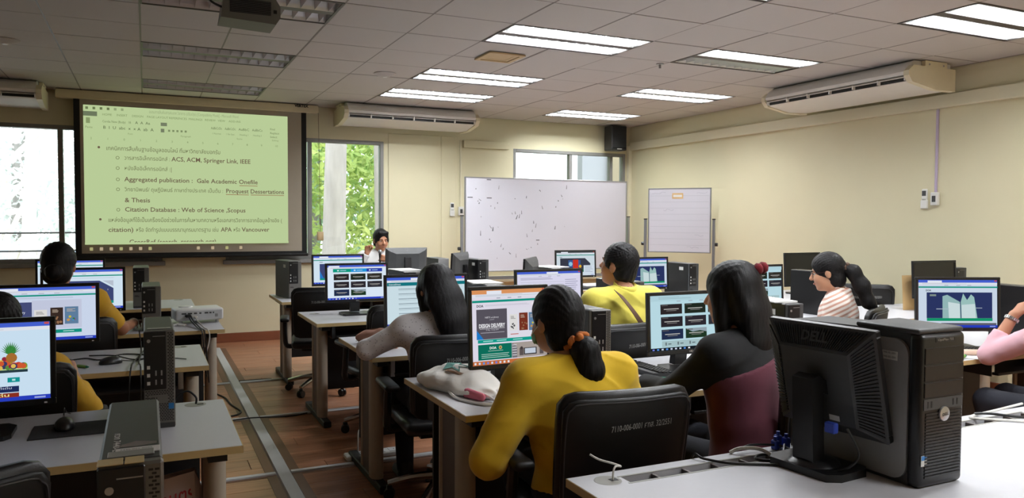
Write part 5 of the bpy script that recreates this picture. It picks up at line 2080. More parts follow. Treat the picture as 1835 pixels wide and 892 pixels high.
def cloth_material(name, rgb, pattern=None, c2=None, rough=0.9, var=0.10):
    m = bpy.data.materials.new(name)
    m.use_nodes = True
    n, l = m.node_tree.nodes, m.node_tree.links
    b = n['Principled BSDF']
    b.inputs['Roughness'].default_value = rough
    b.inputs['Sheen Weight'].default_value = 0.0 if sum(rgb) < 120 else 0.15
    tc = n.new('ShaderNodeTexCoord')
    no = n.new('ShaderNodeTexNoise')
    no.inputs['Scale'].default_value = 9
    no.inputs['Detail'].default_value = 4
    l.new(tc.outputs['Object'], no.inputs['Vector'])
    mx = n.new('ShaderNodeMix')
    mx.data_type = 'RGBA'
    c = lin(*rgb)
    mx.inputs[6].default_value = (*[x * (1 - var) for x in c], 1)
    mx.inputs[7].default_value = (*[min(1, x * (1 + var)) for x in c], 1)
    l.new(no.outputs[0], mx.inputs[0])
    out = mx.outputs[2]
    if pattern:
        m2 = n.new('ShaderNodeMix')
        m2.data_type = 'RGBA'
        m2.inputs[7].default_value = (*lin(*c2), 1)
        l.new(out, m2.inputs[6])
        if pattern == 'dots':
            vo = n.new('ShaderNodeTexVoronoi')
            vo.inputs['Scale'].default_value = 75
            l.new(tc.outputs['Object'], vo.inputs['Vector'])
            lt = n.new('ShaderNodeMath')
            lt.operation = 'LESS_THAN'
            lt.inputs[1].default_value = 0.17
            l.new(vo.outputs['Distance'], lt.inputs[0])
            l.new(lt.outputs[0], m2.inputs[0])
        else:                                        # bands: rows of stripes across the back, wavering a little
            mp = n.new('ShaderNodeMapping')
            mp.inputs['Rotation'].default_value = (0.5, 0, 0)
            l.new(tc.outputs['Object'], mp.inputs[0])
            wv = n.new('ShaderNodeTexWave')
            wv.bands_direction = 'Z'
            wv.inputs['Scale'].default_value = 11.0
            wv.inputs['Distortion'].default_value = 0.6
            l.new(mp.outputs[0], wv.inputs['Vector'])
            cr = n.new('ShaderNodeValToRGB')
            cr.color_ramp.elements[0].position = 0.52
            cr.color_ramp.elements[1].position = 0.66
            l.new(wv.outputs[0], cr.inputs[0])
            l.new(cr.outputs[0], m2.inputs[0])
        out = m2.outputs[2]
    l.new(out, b.inputs['Base Color'])
    bp = n.new('ShaderNodeBump')
    bp.inputs['Strength'].default_value = 0.25
    bp.inputs['Distance'].default_value = 0.01
    l.new(no.outputs[0], bp.inputs['Height'])
    l.new(bp.outputs[0], b.inputs['Normal'])
    MATS[name] = m


cloth_material('shirt_mustard', (232, 190, 38))
cloth_material('shirt_lemon', (228, 214, 92))
cloth_material('shirt_amber', (222, 172, 44))
cloth_material('shirt_white', (226, 226, 226))
cloth_material('blouse_dotted', (238, 234, 236), 'dots', (110, 104, 116))
cloth_material('shirt_striped', (232, 222, 214), 'bands', (196, 150, 132))
cloth_material('shirt_pink', (214, 168, 178))
cloth_material('jacket_black', (14, 14, 16), var=0.2)
cloth_material('vest_maroon', (88, 34, 50), var=0.12)
cloth_material('scrunchie_orange', (196, 110, 44), var=0.3)
cloth_material('scrunchie_red', (120, 16, 30), var=0.3)
pmat('strap_brown', (92, 66, 50), 0.6, var=0.1)
pmat('mask_green', (150, 200, 180), 0.8)
pmat('glasses_dark', (60, 34, 30), 0.3)
pmat('lens', (150, 165, 175), 0.1)
pmat('steel', (190, 190, 188), 0.25, metal=1.0, var=0.05)


def hand(F, wrist, d, n, side, curl=0.35, spread=0.12, grip=None, k=0.006, sc=1.0, curls=None):
    """palm and five unequal fingers; d points from wrist to fingertips, n out of the back of the hand, side +1 thumb to d x n"""
    d = np.array(d, float) / np.linalg.norm(d)
    n = np.array(n, float)
    n = n - d * (n @ d)
    n /= np.linalg.norm(n)
    x = np.cross(d, n) * side                         # towards the thumb
    w = np.array(wrist, float)
    P = lambda a, b, c: w + sc * (d * a + x * b + n * c)
    # palm: a fan of bones
    for b in (-0.028, -0.010, 0.009, 0.026):
        F.cap(P(0.005, b * 0.6, 0), P(0.078, b, 0), 0.015 * sc, 0.0125 * sc, 0.012)
    F.cap(P(0.01, 0.018, -0.006), P(0.045, 0.034, -0.014), 0.015 * sc, 0.013 * sc, 0.012)
    lens = ((0.026, 0.040, 0.023, 0.020), (0.009, 0.044, 0.027, 0.022), (-0.010, 0.041, 0.025, 0.021), (-0.028, 0.032, 0.019, 0.018))
    for q, (b, l1, l2, l3) in enumerate(lens):
        c = curl if curls is None else curls[q]
        p = P(0.078, b, 0)
        a = 0.25 * c
        dirv = d + x * (b * spread / 0.03)
        dirv /= np.linalg.norm(dirv)
        r = 0.0088 - 0.0006 * q
        for j, l_ in enumerate((l1, l2, l3)):
            a += c * (1.15, 1.3, 0.9)[j]
            v = dirv * math.cos(a) - n * math.sin(a)
            p2 = p + v * l_ * sc
            F.cap(p, p2, r * sc, (r - 0.0008) * sc, 0.003)
            p, r = p2, r - 0.0008
    c = curl if curls is None else curls[4]
    p = P(0.040, 0.036, -0.012)
    for j, l_ in enumerate((0.036, 0.028)):
        v = d * (0.80 - 0.1 * j) + x * (0.62 - 0.75 * c - 0.3 * j * c) - n * (0.15 + 0.6 * c)
        v /= np.linalg.norm(v)
        p2 = p + v * l_ * sc
        F.cap(p, p2, (0.0105 - j * 0.001) * sc, (0.0095 - j * 0.001) * sc, 0.004)
        p = p2
    return F


def head_prims(F, c, R, nb, hs=1.0):
    H = lambda *a: c + R @ (hs * np.array(a, float))
    e = lambda p, r, k=0.02: F.ell(H(*p), hs * np.array(r), k, R)
    e((0, -0.012, 0.035), (0.074, 0.092, 0.085), 0.01)
    e((0, 0.020, -0.030), (0.062, 0.070, 0.085), 0.02)
    e((0, 0.034, -0.078), (0.043, 0.046, 0.034), 0.02)
    for s in (-1, 1):
        e((s * 0.035, 0.052, -0.030), (0.026, 0.026, 0.026), 0.02)
        e((s * 0.076, -0.010, -0.008), (0.010, 0.020, 0.031), 0.006)
        e((s * 0.0105, 0.097, -0.024), (0.009, 0.009, 0.007), 0.006)
    F.cap(H(0, 0.084, 0.014), H(0, 0.106, -0.020), 0.007 * hs, 0.0115 * hs, 0.012)
    F.cap(H(-0.034, 0.074, 0.026), H(0.034, 0.074, 0.026), 0.010 * hs, 0.010 * hs, 0.012)
    e((0, 0.083, -0.053), (0.021, 0.010, 0.006), 0.006)
    e((0, 0.081, -0.064), (0.019, 0.010, 0.007), 0.006)
    e((0, 0.066, -0.094), (0.020, 0.018, 0.014), 0.015)
    for s in (-1, 1):
        F.cut_ell(H(s * 0.031, 0.096, 0.006), (0.016 * hs, 0.012 * hs, 0.010 * hs), 0.010, R)
    F.cap(H(0, -0.022, -0.060), nb, 0.050, 0.054, 0.025)
    return H


def face_bits(r, H, R, hs, parent, lips=True):
    for s in (-1, 1):
        M = Matrix.Translation(H(s * 0.031, 0.0685, 0.006))
        m = MB()
        m.lathe([(0.0, -0.0125), (0.008, -0.0095), (0.0125, 0.0), (0.008, 0.0095), (0.0, 0.0125)], 12, M)
        e = m.build('eye', 'eye_white', r, smooth='all')
        q = MB().lathe([(0, 0), (0.0055, 0.0), (0.0045, 0.002), (0, 0.0025)], 10,
                       Matrix.Translation(H(s * 0.030, 0.0795, 0.005)) @ Matrix([list(a) for a in R]).to_4x4() @ Matrix.Rotation(-PI / 2, 4, 'X'))
        q.build('iris', 'eye_dark', e)
        b = MB()
        b.tube([tuple(H(s * 0.014, 0.087, 0.024)), tuple(H(s * 0.030, 0.086, 0.031)), tuple(H(s * 0.048, 0.074, 0.026))], lambda t: 0.0036 * (1.1 - 0.6 * t), 6)
        b.build('eyebrow', 'hair_black', r, smooth=True)
    if lips:
        b = MB()
        b.tube([tuple(H(-0.021, 0.087, -0.058)), tuple(H(0, 0.0945, -0.0565)), tuple(H(0.021, 0.087, -0.058))], lambda t: 0.0028 + 0.0028 * math.sin(PI * t), 6)
        b.build('lips', 'lip', r, smooth=True)


def person(label, loc, rotz, head, nb=None, hip=(0, 0, 0.53), yaw=0, pitch=5, sw=0.165, sh_yaw=0.0, hs=1.0, bulk=1.0, arm=1.0,
           arms=None, shirt='shirt_white', sleeve='long', hair=None, skin='skin', trousers='trouser_dark', face=False,
           hands=None, h=0.0080, wr=0.003, neck_cut=0.062, collar=False, feet=True):
    """seated person facing local +Y; all joints in metres from a point on the floor under the seat"""
    r = thing('person', label, 'person', loc, math.radians(rotz))
    head, hip = V3(*head), V3(*hip)
    R = rotm(yaw, pitch)
    nb = head + V3(0, -0.035, -0.150) if nb is None else V3(*nb)
    sp = nb - hip
    Ls = np.linalg.norm(sp)
    lean = math.degrees(math.atan2(sp[1], sp[2]))
    Rt = rotm(sh_yaw * 0.6, lean)
    ys = math.radians(sh_yaw)
    sx = V3(math.cos(ys), math.sin(ys), 0)
    sc_ = nb + sp / Ls * -0.055
    S = {-1: sc_ - sx * sw, 1: sc_ + sx * sw}
    arms = arms or {}
    A = {}
    for s in (-1, 1):
        if s in arms:
            A[s] = (V3(*arms[s][0]), V3(*arms[s][1]))
        else:
            A[s] = (S[s] + V3(s * 0.06, 0.08, -0.25), S[s] + V3(s * 0.0, 0.31, -0.20))
    allp = [head + 0.14, head - 0.14, hip - V3(.2, .2, .14), hip + V3(.2, .2, .1)] + [p + V3(.13, .13, .13) for a in A.values() for p in a] + \
           [p - V3(.13, .13, .13) for a in A.values() for p in a] + [S[1] + .09, S[-1] - .09] + [hd['tip'] for hd in (hands or {}).values() if 'tip' in hd]
    if hands:
        for s, hd in hands.items():
            dd = np.array(hd['d'], float) / np.linalg.norm(hd['d'])
            allp += [A[s][1] + dd * 0.21 + 0.05, A[s][1] + dd * 0.21 - 0.05]
    lo, hi = np.min(allp, 0) - 0.02, np.max(allp, 0) + 0.02

    def torso(F, g, k):
        F.ell(hip, V3(0.165 * bulk, 0.125, 0.115) + g, k, Rt)
        F.ell(hip + sp * 0.34, V3(0.142 * bulk, 0.112 * bulk, 0.16) + g, k, Rt)
        F.ell(hip + sp * 0.68 + Rt @ V3(0, 0.01, 0), V3(0.158 * bulk, 0.112 * bulk, 0.16) + g, k, Rt)
        F.cap(S[-1], S[1], 0.052 + g, 0.052 + g, k)
        for s in (-1, 1):
            F.cap(nb + V3(0, -0.005, -0.012), S[s] + V3(0, 0, 0.008), 0.046 + g, 0.042 + g, k)
    F = Field(lo, hi, h)
    torso(F, 0.0, 0.05)
    for s in (-1, 1):
        e, w = A[s]
        F.cap(S[s], e, 0.046 * bulk, 0.038, 0.03)
        F.cap(e, w, 0.038, 0.026, 0.02)
        hd = (hands or {}).get(s)
        d = (w - e) / np.linalg.norm(w - e)
        if hd:
            hand(F, w, hd['d'], hd['n'], hd.get('side', s), hd.get('curl', 0.35), hd.get('spread', 0.12), curls=hd.get('curls'), sc=hd.get('sc', 1.0))
        else:
            hand(F, w, d + V3(0, 0, -0.05), V3(0, 0, 1), -s, 0.4)
    H = head_prims(F, head, R, nb + V3(0, 0, -0.01), hs)
    body = F.build('body', skin, r)
    if face:
        face_bits(r, H, R, hs, r)
    # shirt: the same trunk and arms a little larger, cut at neck, cuffs and hem
    g = 0.013
    F2 = Field(lo, hi, max(h, 0.0085))
    for s in (-1, 1):
        e, w = A[s]
        if sleeve == 'short':
            F2.cap(S[s], S[s] + (e - S[s]) * 0.80, 0.048 * bulk + g, 0.046 + g, 0.02, flat=True)
        else:
            F2.cap(S[s], e, (0.046 * bulk + g + 0.003) * arm ** 0.5, (0.040 + g) * arm, 0.02)
            t = 0.97 if sleeve == 'long' else 0.55
            F2.cap(e, e + (w - e) * t, (0.040 + g) * arm, (0.030 if t > 0.9 else 0.037) + g * 0.8, 0.02, flat=True)
    torso(F2, g, 0.05)
    ph = random.random() * 6

    def folds(P):                                      # thin creases running down and across the cloth
        o = 0.0
        for kx, ky, kz, q, am in ((14, 9, 22, 0.0, 1.0), (-17, 8, 19, 2.1, 0.9), (6, 20, -33, 4.0, 0.6)):
            ph_ = kx * P[:, 0] + ky * P[:, 1] + kz * P[:, 2] + ph + q + 1.1 * np.sin(11 * P[:, 0] + q) + 0.9 * np.sin(13 * P[:, 2] + ph)
            gate = 0.5 + 0.5 * np.sin(9 * P[:, 2] - 7 * P[:, 0] + 2 * q + ph)
            o = o - am * gate * (1 - np.abs(np.sin(ph_ * 0.8))) ** 4
        return wr * 1.5 * o + wr * 0.35
    F2.ripple(folds)
    F2.cut_ell(nb + V3(0, 0.012, 0.034) + Rt @ V3(0, 0, 0.014), (neck_cut, neck_cut * 1.08, 0.05), 0.006, Rt)
    F2.cut_plane(hip + V3(0, 0, -0.07), (0, 0, -1))
    so = F2.build('shirt', shirt, r)
    if collar:
        F3 = Field(nb - 0.16, nb + 0.16, 0.006)
        F3.cap(nb + V3(0, -0.004, 0.018), nb + Rt @ V3(0, 0.002, 0.052), 0.074, 0.066, 0.0)
        F3.cut_ell(nb + Rt @ V3(0, 0.002, 0.05), (0.062, 0.064, 0.12), 0.004, Rt)
        F3.cut_plane(nb + V3(0, 0, 0.058), Rt @ V3(0, -0.25, 1))
        F3.cut_plane(nb + V3(0, 0, -0.025), (0, 0, -1))
        F3.build('collar', shirt, r)
    # trousers and shoes
    F4 = Field(hip - V3(0.30, 0.22, 0.52), hip + V3(0.30, 0.62, 0.16), 0.014)
    F4.ell(hip - V3(0, 0, 0.012), (0.172 * bulk + 0.006, 0.137, 0.112), 0.04)
    for s in (-1, 1):
        F4.cap(hip + V3(s * 0.09, 0.02, -0.015), hip + V3(s * 0.11, 0.40, 0.0), 0.082, 0.062, 0.04)
        F4.cap(hip + V3(s * 0.11, 0.40, 0.0), hip + V3(s * 0.11, 0.36, -0.44), 0.062, 0.048, 0.03)
    F4.build('trousers', trousers, r)
    for s in (-1, 1):
        F5 = Field(V3(hip[0] + s * 0.11 - 0.07, hip[1] + 0.27, 0.0), V3(hip[0] + s * 0.11 + 0.07, hip[1] + 0.58, 0.13), 0.010)
        F5.cap(V3(hip[0] + s * 0.11, hip[1] + 0.34, 0.045), V3(hip[0] + s * 0.115, hip[1] + 0.50, 0.034), 0.042, 0.034, 0.01)
        F5.cap(V3(hip[0] + s * 0.11, hip[1] + 0.345, 0.05), V3(hip[0] + s * 0.11, hip[1] + 0.345, 0.095), 0.04, 0.04, 0.02)
        F5.cut_plane((0, 0, 0.006), (0, 0, -1))
        F5.build('shoe', 'shoe_black', r)
    if hair:
        hair(r, H, R, head, hs)
    return dict(root=r, H=H, R=R, nb=nb, S=S, A=A, Rt=Rt, hip=hip, sp=sp)


# ---------------------------------------------------------------- hair
def hair_cap(F, H, R, hs, low=-0.05, front=0.0, vol=0.0):
    F.ell(H(0, -0.016, 0.036), hs * V3(0.085 + vol, 0.103 + vol, 0.097 + vol), 0.01, R)
    F.ell(H(0, -0.048, low), hs * V3(0.072 + vol, 0.060, 0.070), 0.02, R)
    F.cut_ell(H(0, 0.112 - front, -0.035), hs * V3(0.067, 0.062, 0.098), 0.012, R)


def strand_ripple(F, H, R, amp=0.0022, n=34, axis=(0, -0.10, -0.02)):
    c = H(*axis)

    def fn(P):
        q = (P - c) @ R
        a = np.arctan2(q[:, 0], q[:, 2] + 0.35 * q[:, 1])
        return amp * np.sin(a * n + 5 * np.sin(q[:, 2] * 14)) + amp * 0.5 * np.sin(a * n * 2.3 + q[:, 1] * 50)
    F.ripple(fn)


def fall_ripple(F, amp=0.0026):
    def fn(P):
        return amp * np.sin(P[:, 0] * 260 + 5 * np.sin(P[:, 2] * 9)) * np.cos(P[:, 1] * 150 + 3 * np.sin(P[:, 2] * 12))
    F.ripple(fn)


def hair_short(r, H, R, c, hs):
    F = Field(c - 0.17, c + 0.17, 0.006)
    hair_cap(F, H, R, hs, low=-0.035, front=0.016)
    for s in (-1, 1):
        F.cut_ell(H(s * 0.083, 0.004, -0.012), hs * V3(0.020, 0.026, 0.036), 0.006, R)
        F.ell(H(s * 0.070, 0.030, 0.010), hs * V3(0.012, 0.014, 0.024), 0.008, R)
    F.cut_plane(H(0, 0, -0.072), R @ V3(0, 0.15, -1))
    strand_ripple(F, H, R, 0.002, 40, (0, 0.0, 0.09))
    F.build('hair', 'hair_black', r)


def hair_quiff(r, H, R, c, hs):
    F = Field(c - 0.18, c + 0.18, 0.006)
    hair_cap(F, H, R, hs, low=-0.03, front=0.010)
    F.cut_ell(H(0, 0.115, 0.0), hs * V3(0.070, 0.052, 0.090), 0.012, R)
    F.cap(H(-0.045, 0.050, 0.092), H(0.045, 0.055, 0.096), 0.020 * hs, 0.022 * hs, 0.02)
    for s in (-1, 1):
        F.cut_ell(H(s * 0.084, 0.004, -0.012), hs * V3(0.018, 0.026, 0.034), 0.006, R)
        F.ell(H(s * 0.072, 0.026, 0.006), hs * V3(0.011, 0.016, 0.032), 0.008, R)
    F.cut_plane(H(0, 0, -0.075), R @ V3(0, 0.15, -1))
    strand_ripple(F, H, R, 0.002, 36, (0, 0.0, 0.06))
    F.build('hair', 'hair_black', r)


def tail_build(r, pts, radii, mat, k=0.03, amp=0.0026, h=0.006, squash=None):
    P = np.array(pts)
    m = max(radii) + 0.03
    F = Field(P.min(0) - m, P.max(0) + m, h)
    F.chain(list(P), radii, k, squash=squash)
    fall_ripple(F, amp * 0.6)
    return F.build('ponytail', mat, r)


def hair_pony(tail, radii, mat='hair_black', band=None, band_at=None, low=-0.05, vol=0.002, band_r=0.030, strands=0):
    def fn(r, H, R, c, hs):
        F = Field(c - 0.19, c + 0.19, 0.006)
        hair_cap(F, H, R, hs, low=low, front=0.012, vol=vol)
        F.cap(H(0, -0.07, 0.01), H(*tail[0]), 0.055 * hs, radii[0], 0.03)
        for s in (-1, 1):
            F.cut_ell(H(s * 0.087, 0.004, -0.014), hs * V3(0.018, 0.024, 0.030), 0.006, R)
        strand_ripple(F, H, R, 0.0013, 52, tail[0])
        F.build('hair', mat, r)
        pts = [H(*p) for p in tail]
        tl = tail_build(r, pts, radii, mat)
        if strands:
            q = random.Random(5)
            m = MB()
            for i in range(strands):
                a, t = q.uniform(0, 2 * PI), q.uniform(0.75, 1.04)
                line = []
                for p, rad in zip(pts, radii):
                    line.append(tuple(V3(*p) + V3(math.cos(a) * rad * t, math.sin(a) * rad * t, 0)))
                    a += q.uniform(-0.15, 0.15)
                line.append(tuple(V3(*line[-1]) + V3(q.uniform(-.01, .01), q.uniform(-.01, .01), -q.uniform(0.0, 0.03))))
                m.tube(line, 0.0009, 3, sub=4)
            tag(m.build('loose_strands', mat, tl), kind='stuff')
        if band:
            p = H(*(band_at or tail[0]))
            b = MB()
            ax = (pts[1] - pts[0]) / np.linalg.norm(pts[1] - pts[0])
            u = np.cross(ax, V3(1, 0, 0.1))
            u /= np.linalg.norm(u)
            v = np.cross(ax, u)
            ring = []
            for i in range(29):
                t = 2 * PI * i / 28
                rr = band_r * (1 + 0.16 * math.sin(7 * t) + 0.08 * math.sin(13 * t))
                ring.append(tuple(p + u * rr * math.cos(t) + v * rr * math.sin(t) + ax * 0.006 * math.sin(5 * t)))
            b.tube(ring, lambda t: 0.0135 * (1 + 0.25 * math.sin(60 * t)), 8, sub=3)
            b.build('scrunchie', band, r, smooth='all')
    return fn


def hair_long(fall, radii, mat='hair_soft', extra=None, front_fall=None):
    """loose hair falling down the back; fall points in head coordinates"""
    def fn(r, H, R, c, hs):
        P = np.array([H(*p) for p in fall] + [p for s in (front_fall or []) for p in (H(*s[0]), H(*s[1]))])
        F = Field(np.minimum(P.min(0), c - 0.13) - 0.10, np.maximum(P.max(0), c + 0.13) + 0.10, 0.0068)
        hair_cap(F, H, R, hs, low=-0.06, front=0.014, vol=0.006)
        back = R @ V3(0, 1, 0)
        for i in range(len(fall) - 1):
            F.cap(H(*fall[i]), H(*fall[i + 1]), radii[i], radii[i + 1], 0.04, squash=(back, 0.52))
        for a, b, ra, rb in front_fall or []:
            F.cap(H(*a), H(*b), ra, rb, 0.025)
        fall_ripple(F, 0.0016)
        ho = F.build('hair', mat, r)
        if extra:
            extra(ho, H, R, c, hs)
    return fn


def scrunchie_at(p, mat, rad, r_t, axis=(0, 0.3, 1)):
    def fn(ho, H, R, c, hs):
        q = H(*p)
        ax = R @ (V3(*axis) / np.linalg.norm(axis))
        u = np.cross(ax, V3(1, 0, 0.2))
        u /= np.linalg.norm(u)
        v = np.cross(ax, u)
        ring = [tuple(q + u * rad * (1 + .15 * math.sin(6 * t)) * math.cos(t) + v * rad * (1 + .15 * math.sin(6 * t)) * math.sin(t)) for t in [2 * PI * i / 24 for i in range(25)]]
        MB().tube(ring, lambda t: r_t * (1 + 0.22 * math.sin(50 * t)), 8, sub=3).build('scrunchie', mat, ho, smooth='all')
    return fn


# ---- the woman in mustard yellow with the scrunchie, nearest of the class
p1 = person('woman in mustard sweatshirt with a low ponytail and orange scrunchie', (1.475, 2.50, 0), -2,
            head=(-0.075, 0.08, 1.105), nb=(-0.055, 0.0, 0.955), hip=(0.0, -0.04, 0.52), yaw=14, pitch=4, sw=0.185, bulk=1.25, hs=1.04, arm=1.28,
            arms={-1: ((-0.385, -0.02, 0.640), (-0.17, 0.27, 0.775)), 1: ((0.255, 0.06, 0.69), (0.19, 0.32, 0.785))},
            shirt='shirt_mustard', wr=0.004,
            hair=hair_pony([(-0.0, -0.105, -0.060), (0.012, -0.138, -0.10), (0.022, -0.142, -0.17), (0.020, -0.125, -0.235), (0.0, -0.115, -0.265)],
                           [0.030, 0.050, 0.056, 0.046, 0.018], band='scrunchie_orange', band_at=(0.0, -0.112, -0.066), band_r=0.034, strands=60))
mk = MB()
H1 = p1['H']
mk.tube([tuple(H1(-0.080, 0.0, -0.008)), tuple(H1(-0.074, 0.04, -0.035)), tuple(H1(-0.056, 0.075, -0.05))], 0.002, 5)
mk.build('mask_loop', 'white_plastic', p1['root'])
F = Field(p1['nb'] - 0.2, p1['nb'] + 0.35, 0.006)
F.ell(H1(0, 0.045, -0.055), V3(0.066, 0.064, 0.056), 0.01, p1['R'])
F.cut_ell(H1(0, 0.035, -0.055), V3(0.0635, 0.060, 0.09), 0.004, p1['R'])
F.cut_plane(H1(0, 0.045, 0), p1['R'] @ V3(0, -1, 0))
F.build('face_mask', 'mask_green', p1['root'])

# ---- the woman in the dotted blouse
person('woman in white dotted blouse with long loose black hair', (1.40, 3.90, 0), -2,
       head=(-0.015, 0.0, 1.115), nb=(-0.01, -0.04, 0.965), hip=(0.02, -0.05, 0.52), yaw=6, pitch=14, sw=0.165, bulk=1.02, sh_yaw=-10,
       arms={-1: ((-0.355, 0.10, 0.80), (-0.215, 0.33, 0.795)), 1: ((0.26, 0.10, 0.78), (0.10, 0.34, 0.79))},
       shirt='blouse_dotted', wr=0.004,
       hair=hair_long([(0.005, -0.07, 0.03), (0.020, -0.095, -0.07), (0.045, -0.105, -0.18), (0.065, -0.10, -0.28), (0.065, -0.095, -0.34)],
                      [0.085, 0.092, 0.088, 0.075, 0.05], front_fall=[((-0.066, 0.02, 0.0), (-0.060, 0.01, -0.12), 0.030, 0.026)]))
# ---- the man with the shoulder strap
p3 = person('man in lemon yellow shirt with a brown shoulder strap, seen from behind', (2.47, 3.90, 0), 0,
            head=(0.03, -0.06, 1.225), nb=(0.035, -0.12, 1.075), hip=(0.0, -0.03, 0.53), yaw=28, pitch=-8, sw=0.19, bulk=1.12, hs=1.06,
            shirt='shirt_lemon', sleeve='short', skin='skin_tan', hair=hair_short, collar=True, face=True)
rt = p3['Rt']
cc = p3['nb']
st = []
for i in range(13):
    t = i / 12
    x = -0.115 + 0.30 * t
    y, z = -0.094 - 0.092 * math.sin(PI * min(1, t * 0.9 + 0.15)) , 0.012 - 0.42 * t
    st.append(cc + V3(x, y + 0.02, z))
sb = MB()
vs, fs = [], []
for q in st:
    vs += [tuple(q + V3(-0.032, -0.004, 0.016)), tuple(q + V3(0.028, -0.004, -0.022)), tuple(q + V3(0.028, 0.002, -0.022)), tuple(q + V3(-0.032, 0.002, 0.016))]
for i in range(len(st) - 1):
    for k in range(4):
        j = (k + 1) % 4
        fs.append((4 * i + k, 4 * i + j, 4 * i + 4 + j, 4 * i + 4 + k))
fs += [(0, 3, 2, 1), (len(vs) - 4, len(vs) - 3, len(vs) - 2, len(vs) - 1)]
sb.add(vs, fs)
sb.build('shoulder_strap', 'strap_brown', p3['root'], smooth=True)

# ---- the woman in black and maroon with the red scrunchie
p4 = person('woman with half-tied black hair, black sleeves and maroon back, red scrunchie', (2.155, 2.40, 0), 12,
            head=(0.0, 0.06, 1.185), nb=(0.005, 0.0, 1.025), hip=(0.02, -0.03, 0.53), yaw=12, pitch=6, sw=0.175, bulk=1.1, hs=1.05,
            arms={-1: ((-0.235, 0.17, 0.80), (-0.14, 0.40, 0.79)), 1: ((0.31, 0.10, 0.74), (0.18, 0.34, 0.79))},
            shirt='jacket_black',
            hair=hair_long([(0.0, -0.06, 0.03), (0.012, -0.085, -0.07), (0.02, -0.09, -0.16), (0.03, -0.085, -0.23)], [0.090, 0.098, 0.098, 0.072],
                           mat='hair_black', extra=scrunchie_at((0.055, -0.085, 0.092), 'scrunchie_red', 0.028, 0.020),
                           front_fall=[((-0.070, 0.015, 0.02), (-0.070, 0.01, -0.15), 0.034, 0.030), ((0.060, -0.07, 0.08), (0.075, -0.085, -0.12), 0.028, 0.032)]))
F = Field(V3(-0.3, -0.3, 0.45), V3(0.3, 0.25, 1.1), 0.0095)
g = 0.021
F.ell(p4['hip'], V3(0.165 * 1.1, 0.125, 0.115) + g, 0.05, p4['Rt'])
F.ell(p4['hip'] + p4['sp'] * 0.34, V3(0.142 * 1.1, 0.112 * 1.1, 0.16) + g, 0.05, p4['Rt'])
F.ell(p4['hip'] + p4['sp'] * 0.68 + p4['Rt'] @ V3(0, 0.01, 0), V3(0.158 * 1.1, 0.112 * 1.1, 0.16) + g, 0.05, p4['Rt'])
F.cut_plane(p4['hip'] + p4['sp'] * 0.80, (-0.25, 0.15, 1))
F.cut_plane(p4['hip'] + V3(0, 0, -0.06), (0, 0, -1))
F.build('vest', 'vest_maroon', p4['root'], label='maroon vest back')

# ---- the woman in the striped shirt, in profile
p5 = person('woman in striped shirt and glasses with a dark ponytail, seen in profile', (4.25, 3.84, 0), 36,
            head=(-0.02, 0.05, 1.14), nb=(0.0, -0.03, 0.99), hip=(0.0, -0.05, 0.53), yaw=4, pitch=14, sw=0.165, bulk=1.05, hs=1.04,
            shirt='shirt_striped', face=True, collar=True,
            hair=hair_pony([(0.0, -0.112, 0.005), (0.0, -0.155, -0.03), (0.0, -0.185, -0.13), (0.01, -0.20, -0.24), (0.02, -0.24, -0.31)],
                           [0.030, 0.046, 0.050, 0.042, 0.014], mat='hair_black', band='strap_brown', band_r=0.026))


def glasses(p, mat='glasses_dark'):
    H = p['H']
    r = p['root']
    gl = MB()
    for s in (-1, 1):
        ring = [tuple(H(s * 0.033 + 0.023 * math.cos(t), 0.094 - 0.010 * abs(math.cos(t)), 0.002 + 0.018 * math.sin(t))) for t in [2 * PI * i / 16 for i in range(17)]]
        gl.tube(ring, 0.0017, 5, sub=2)
        gl.tube([tuple(H(s * 0.056, 0.086, 0.008)), tuple(H(s * 0.076, 0.04, 0.010)), tuple(H(s * 0.082, -0.015, 0.006))], 0.0017, 5)
    gl.tube([tuple(H(-0.011, 0.096, 0.006)), tuple(H(0, 0.100, 0.009)), tuple(H(0.011, 0.096, 0.006))], 0.0016, 5)
    g_ = gl.build('glasses', mat, r)
    for s in (-1, 1):
        ls = MB()
        pts = [tuple(H(s * 0.033 + 0.022 * math.cos(t), 0.0935 - 0.010 * abs(math.cos(t)), 0.002 + 0.017 * math.sin(t))) for t in [2 * PI * i / 16 for i in range(16)]]
        ls.add(pts, [tuple(range(16))])
        ls.build('lens', 'window_glass', g_)


glasses(p5)

# ---- the lecturer behind the front desk, speaking into a microphone
p6 = person('lecturer in white shirt holding a microphone and raising one hand', (2.53, 9.10, 0), 176,
            head=(-0.01, 0.06, 1.235), nb=(0.0, 0.01, 1.085), hip=(0.0, -0.04, 0.53), yaw=10, pitch=10, sw=0.19, bulk=1.05, hs=1.06, skin='skin_tan', face=True,
            arms={1: ((0.285, 0.14, 0.885), (0.185, 0.20, 1.085)), -1: ((-0.26, 0.14, 0.86), (-0.055, 0.25, 1.02))},
            hands={1: dict(d=(-0.10, 0.02, 1.0), n=(0.5, -0.8, 0), side=-1, curls=(0.75, 0.7, 0.75, 0.8, 0.7)),
                   -1: dict(d=(1.0, 0.10, 0.22), n=(0, 1, -0.1), side=-1, curls=(0.95, 0.95, 0.95, 0.95, 0.6))},
            shirt='shirt_white', collar=True, hair=hair_quiff, h=0.007)
mc = thing('microphone', 'black handheld microphone held up to the lecturer chin', 'microphone', (2.479, 8.878, 0.972), 0)
MB().lathe([(0.0, 0.0), (0.011, 0.0), (0.013, 0.06), (0.015, 0.115), (0.0, 0.115)], 14).build('handle', 'black_plastic', mc, smooth=True)
MB().lathe([(0.0, 0.112), (0.020, 0.117), (0.025, 0.132), (0.022, 0.148), (0.010, 0.158), (0.0, 0.160)], 16).build('grille', 'alu', mc, smooth='all')

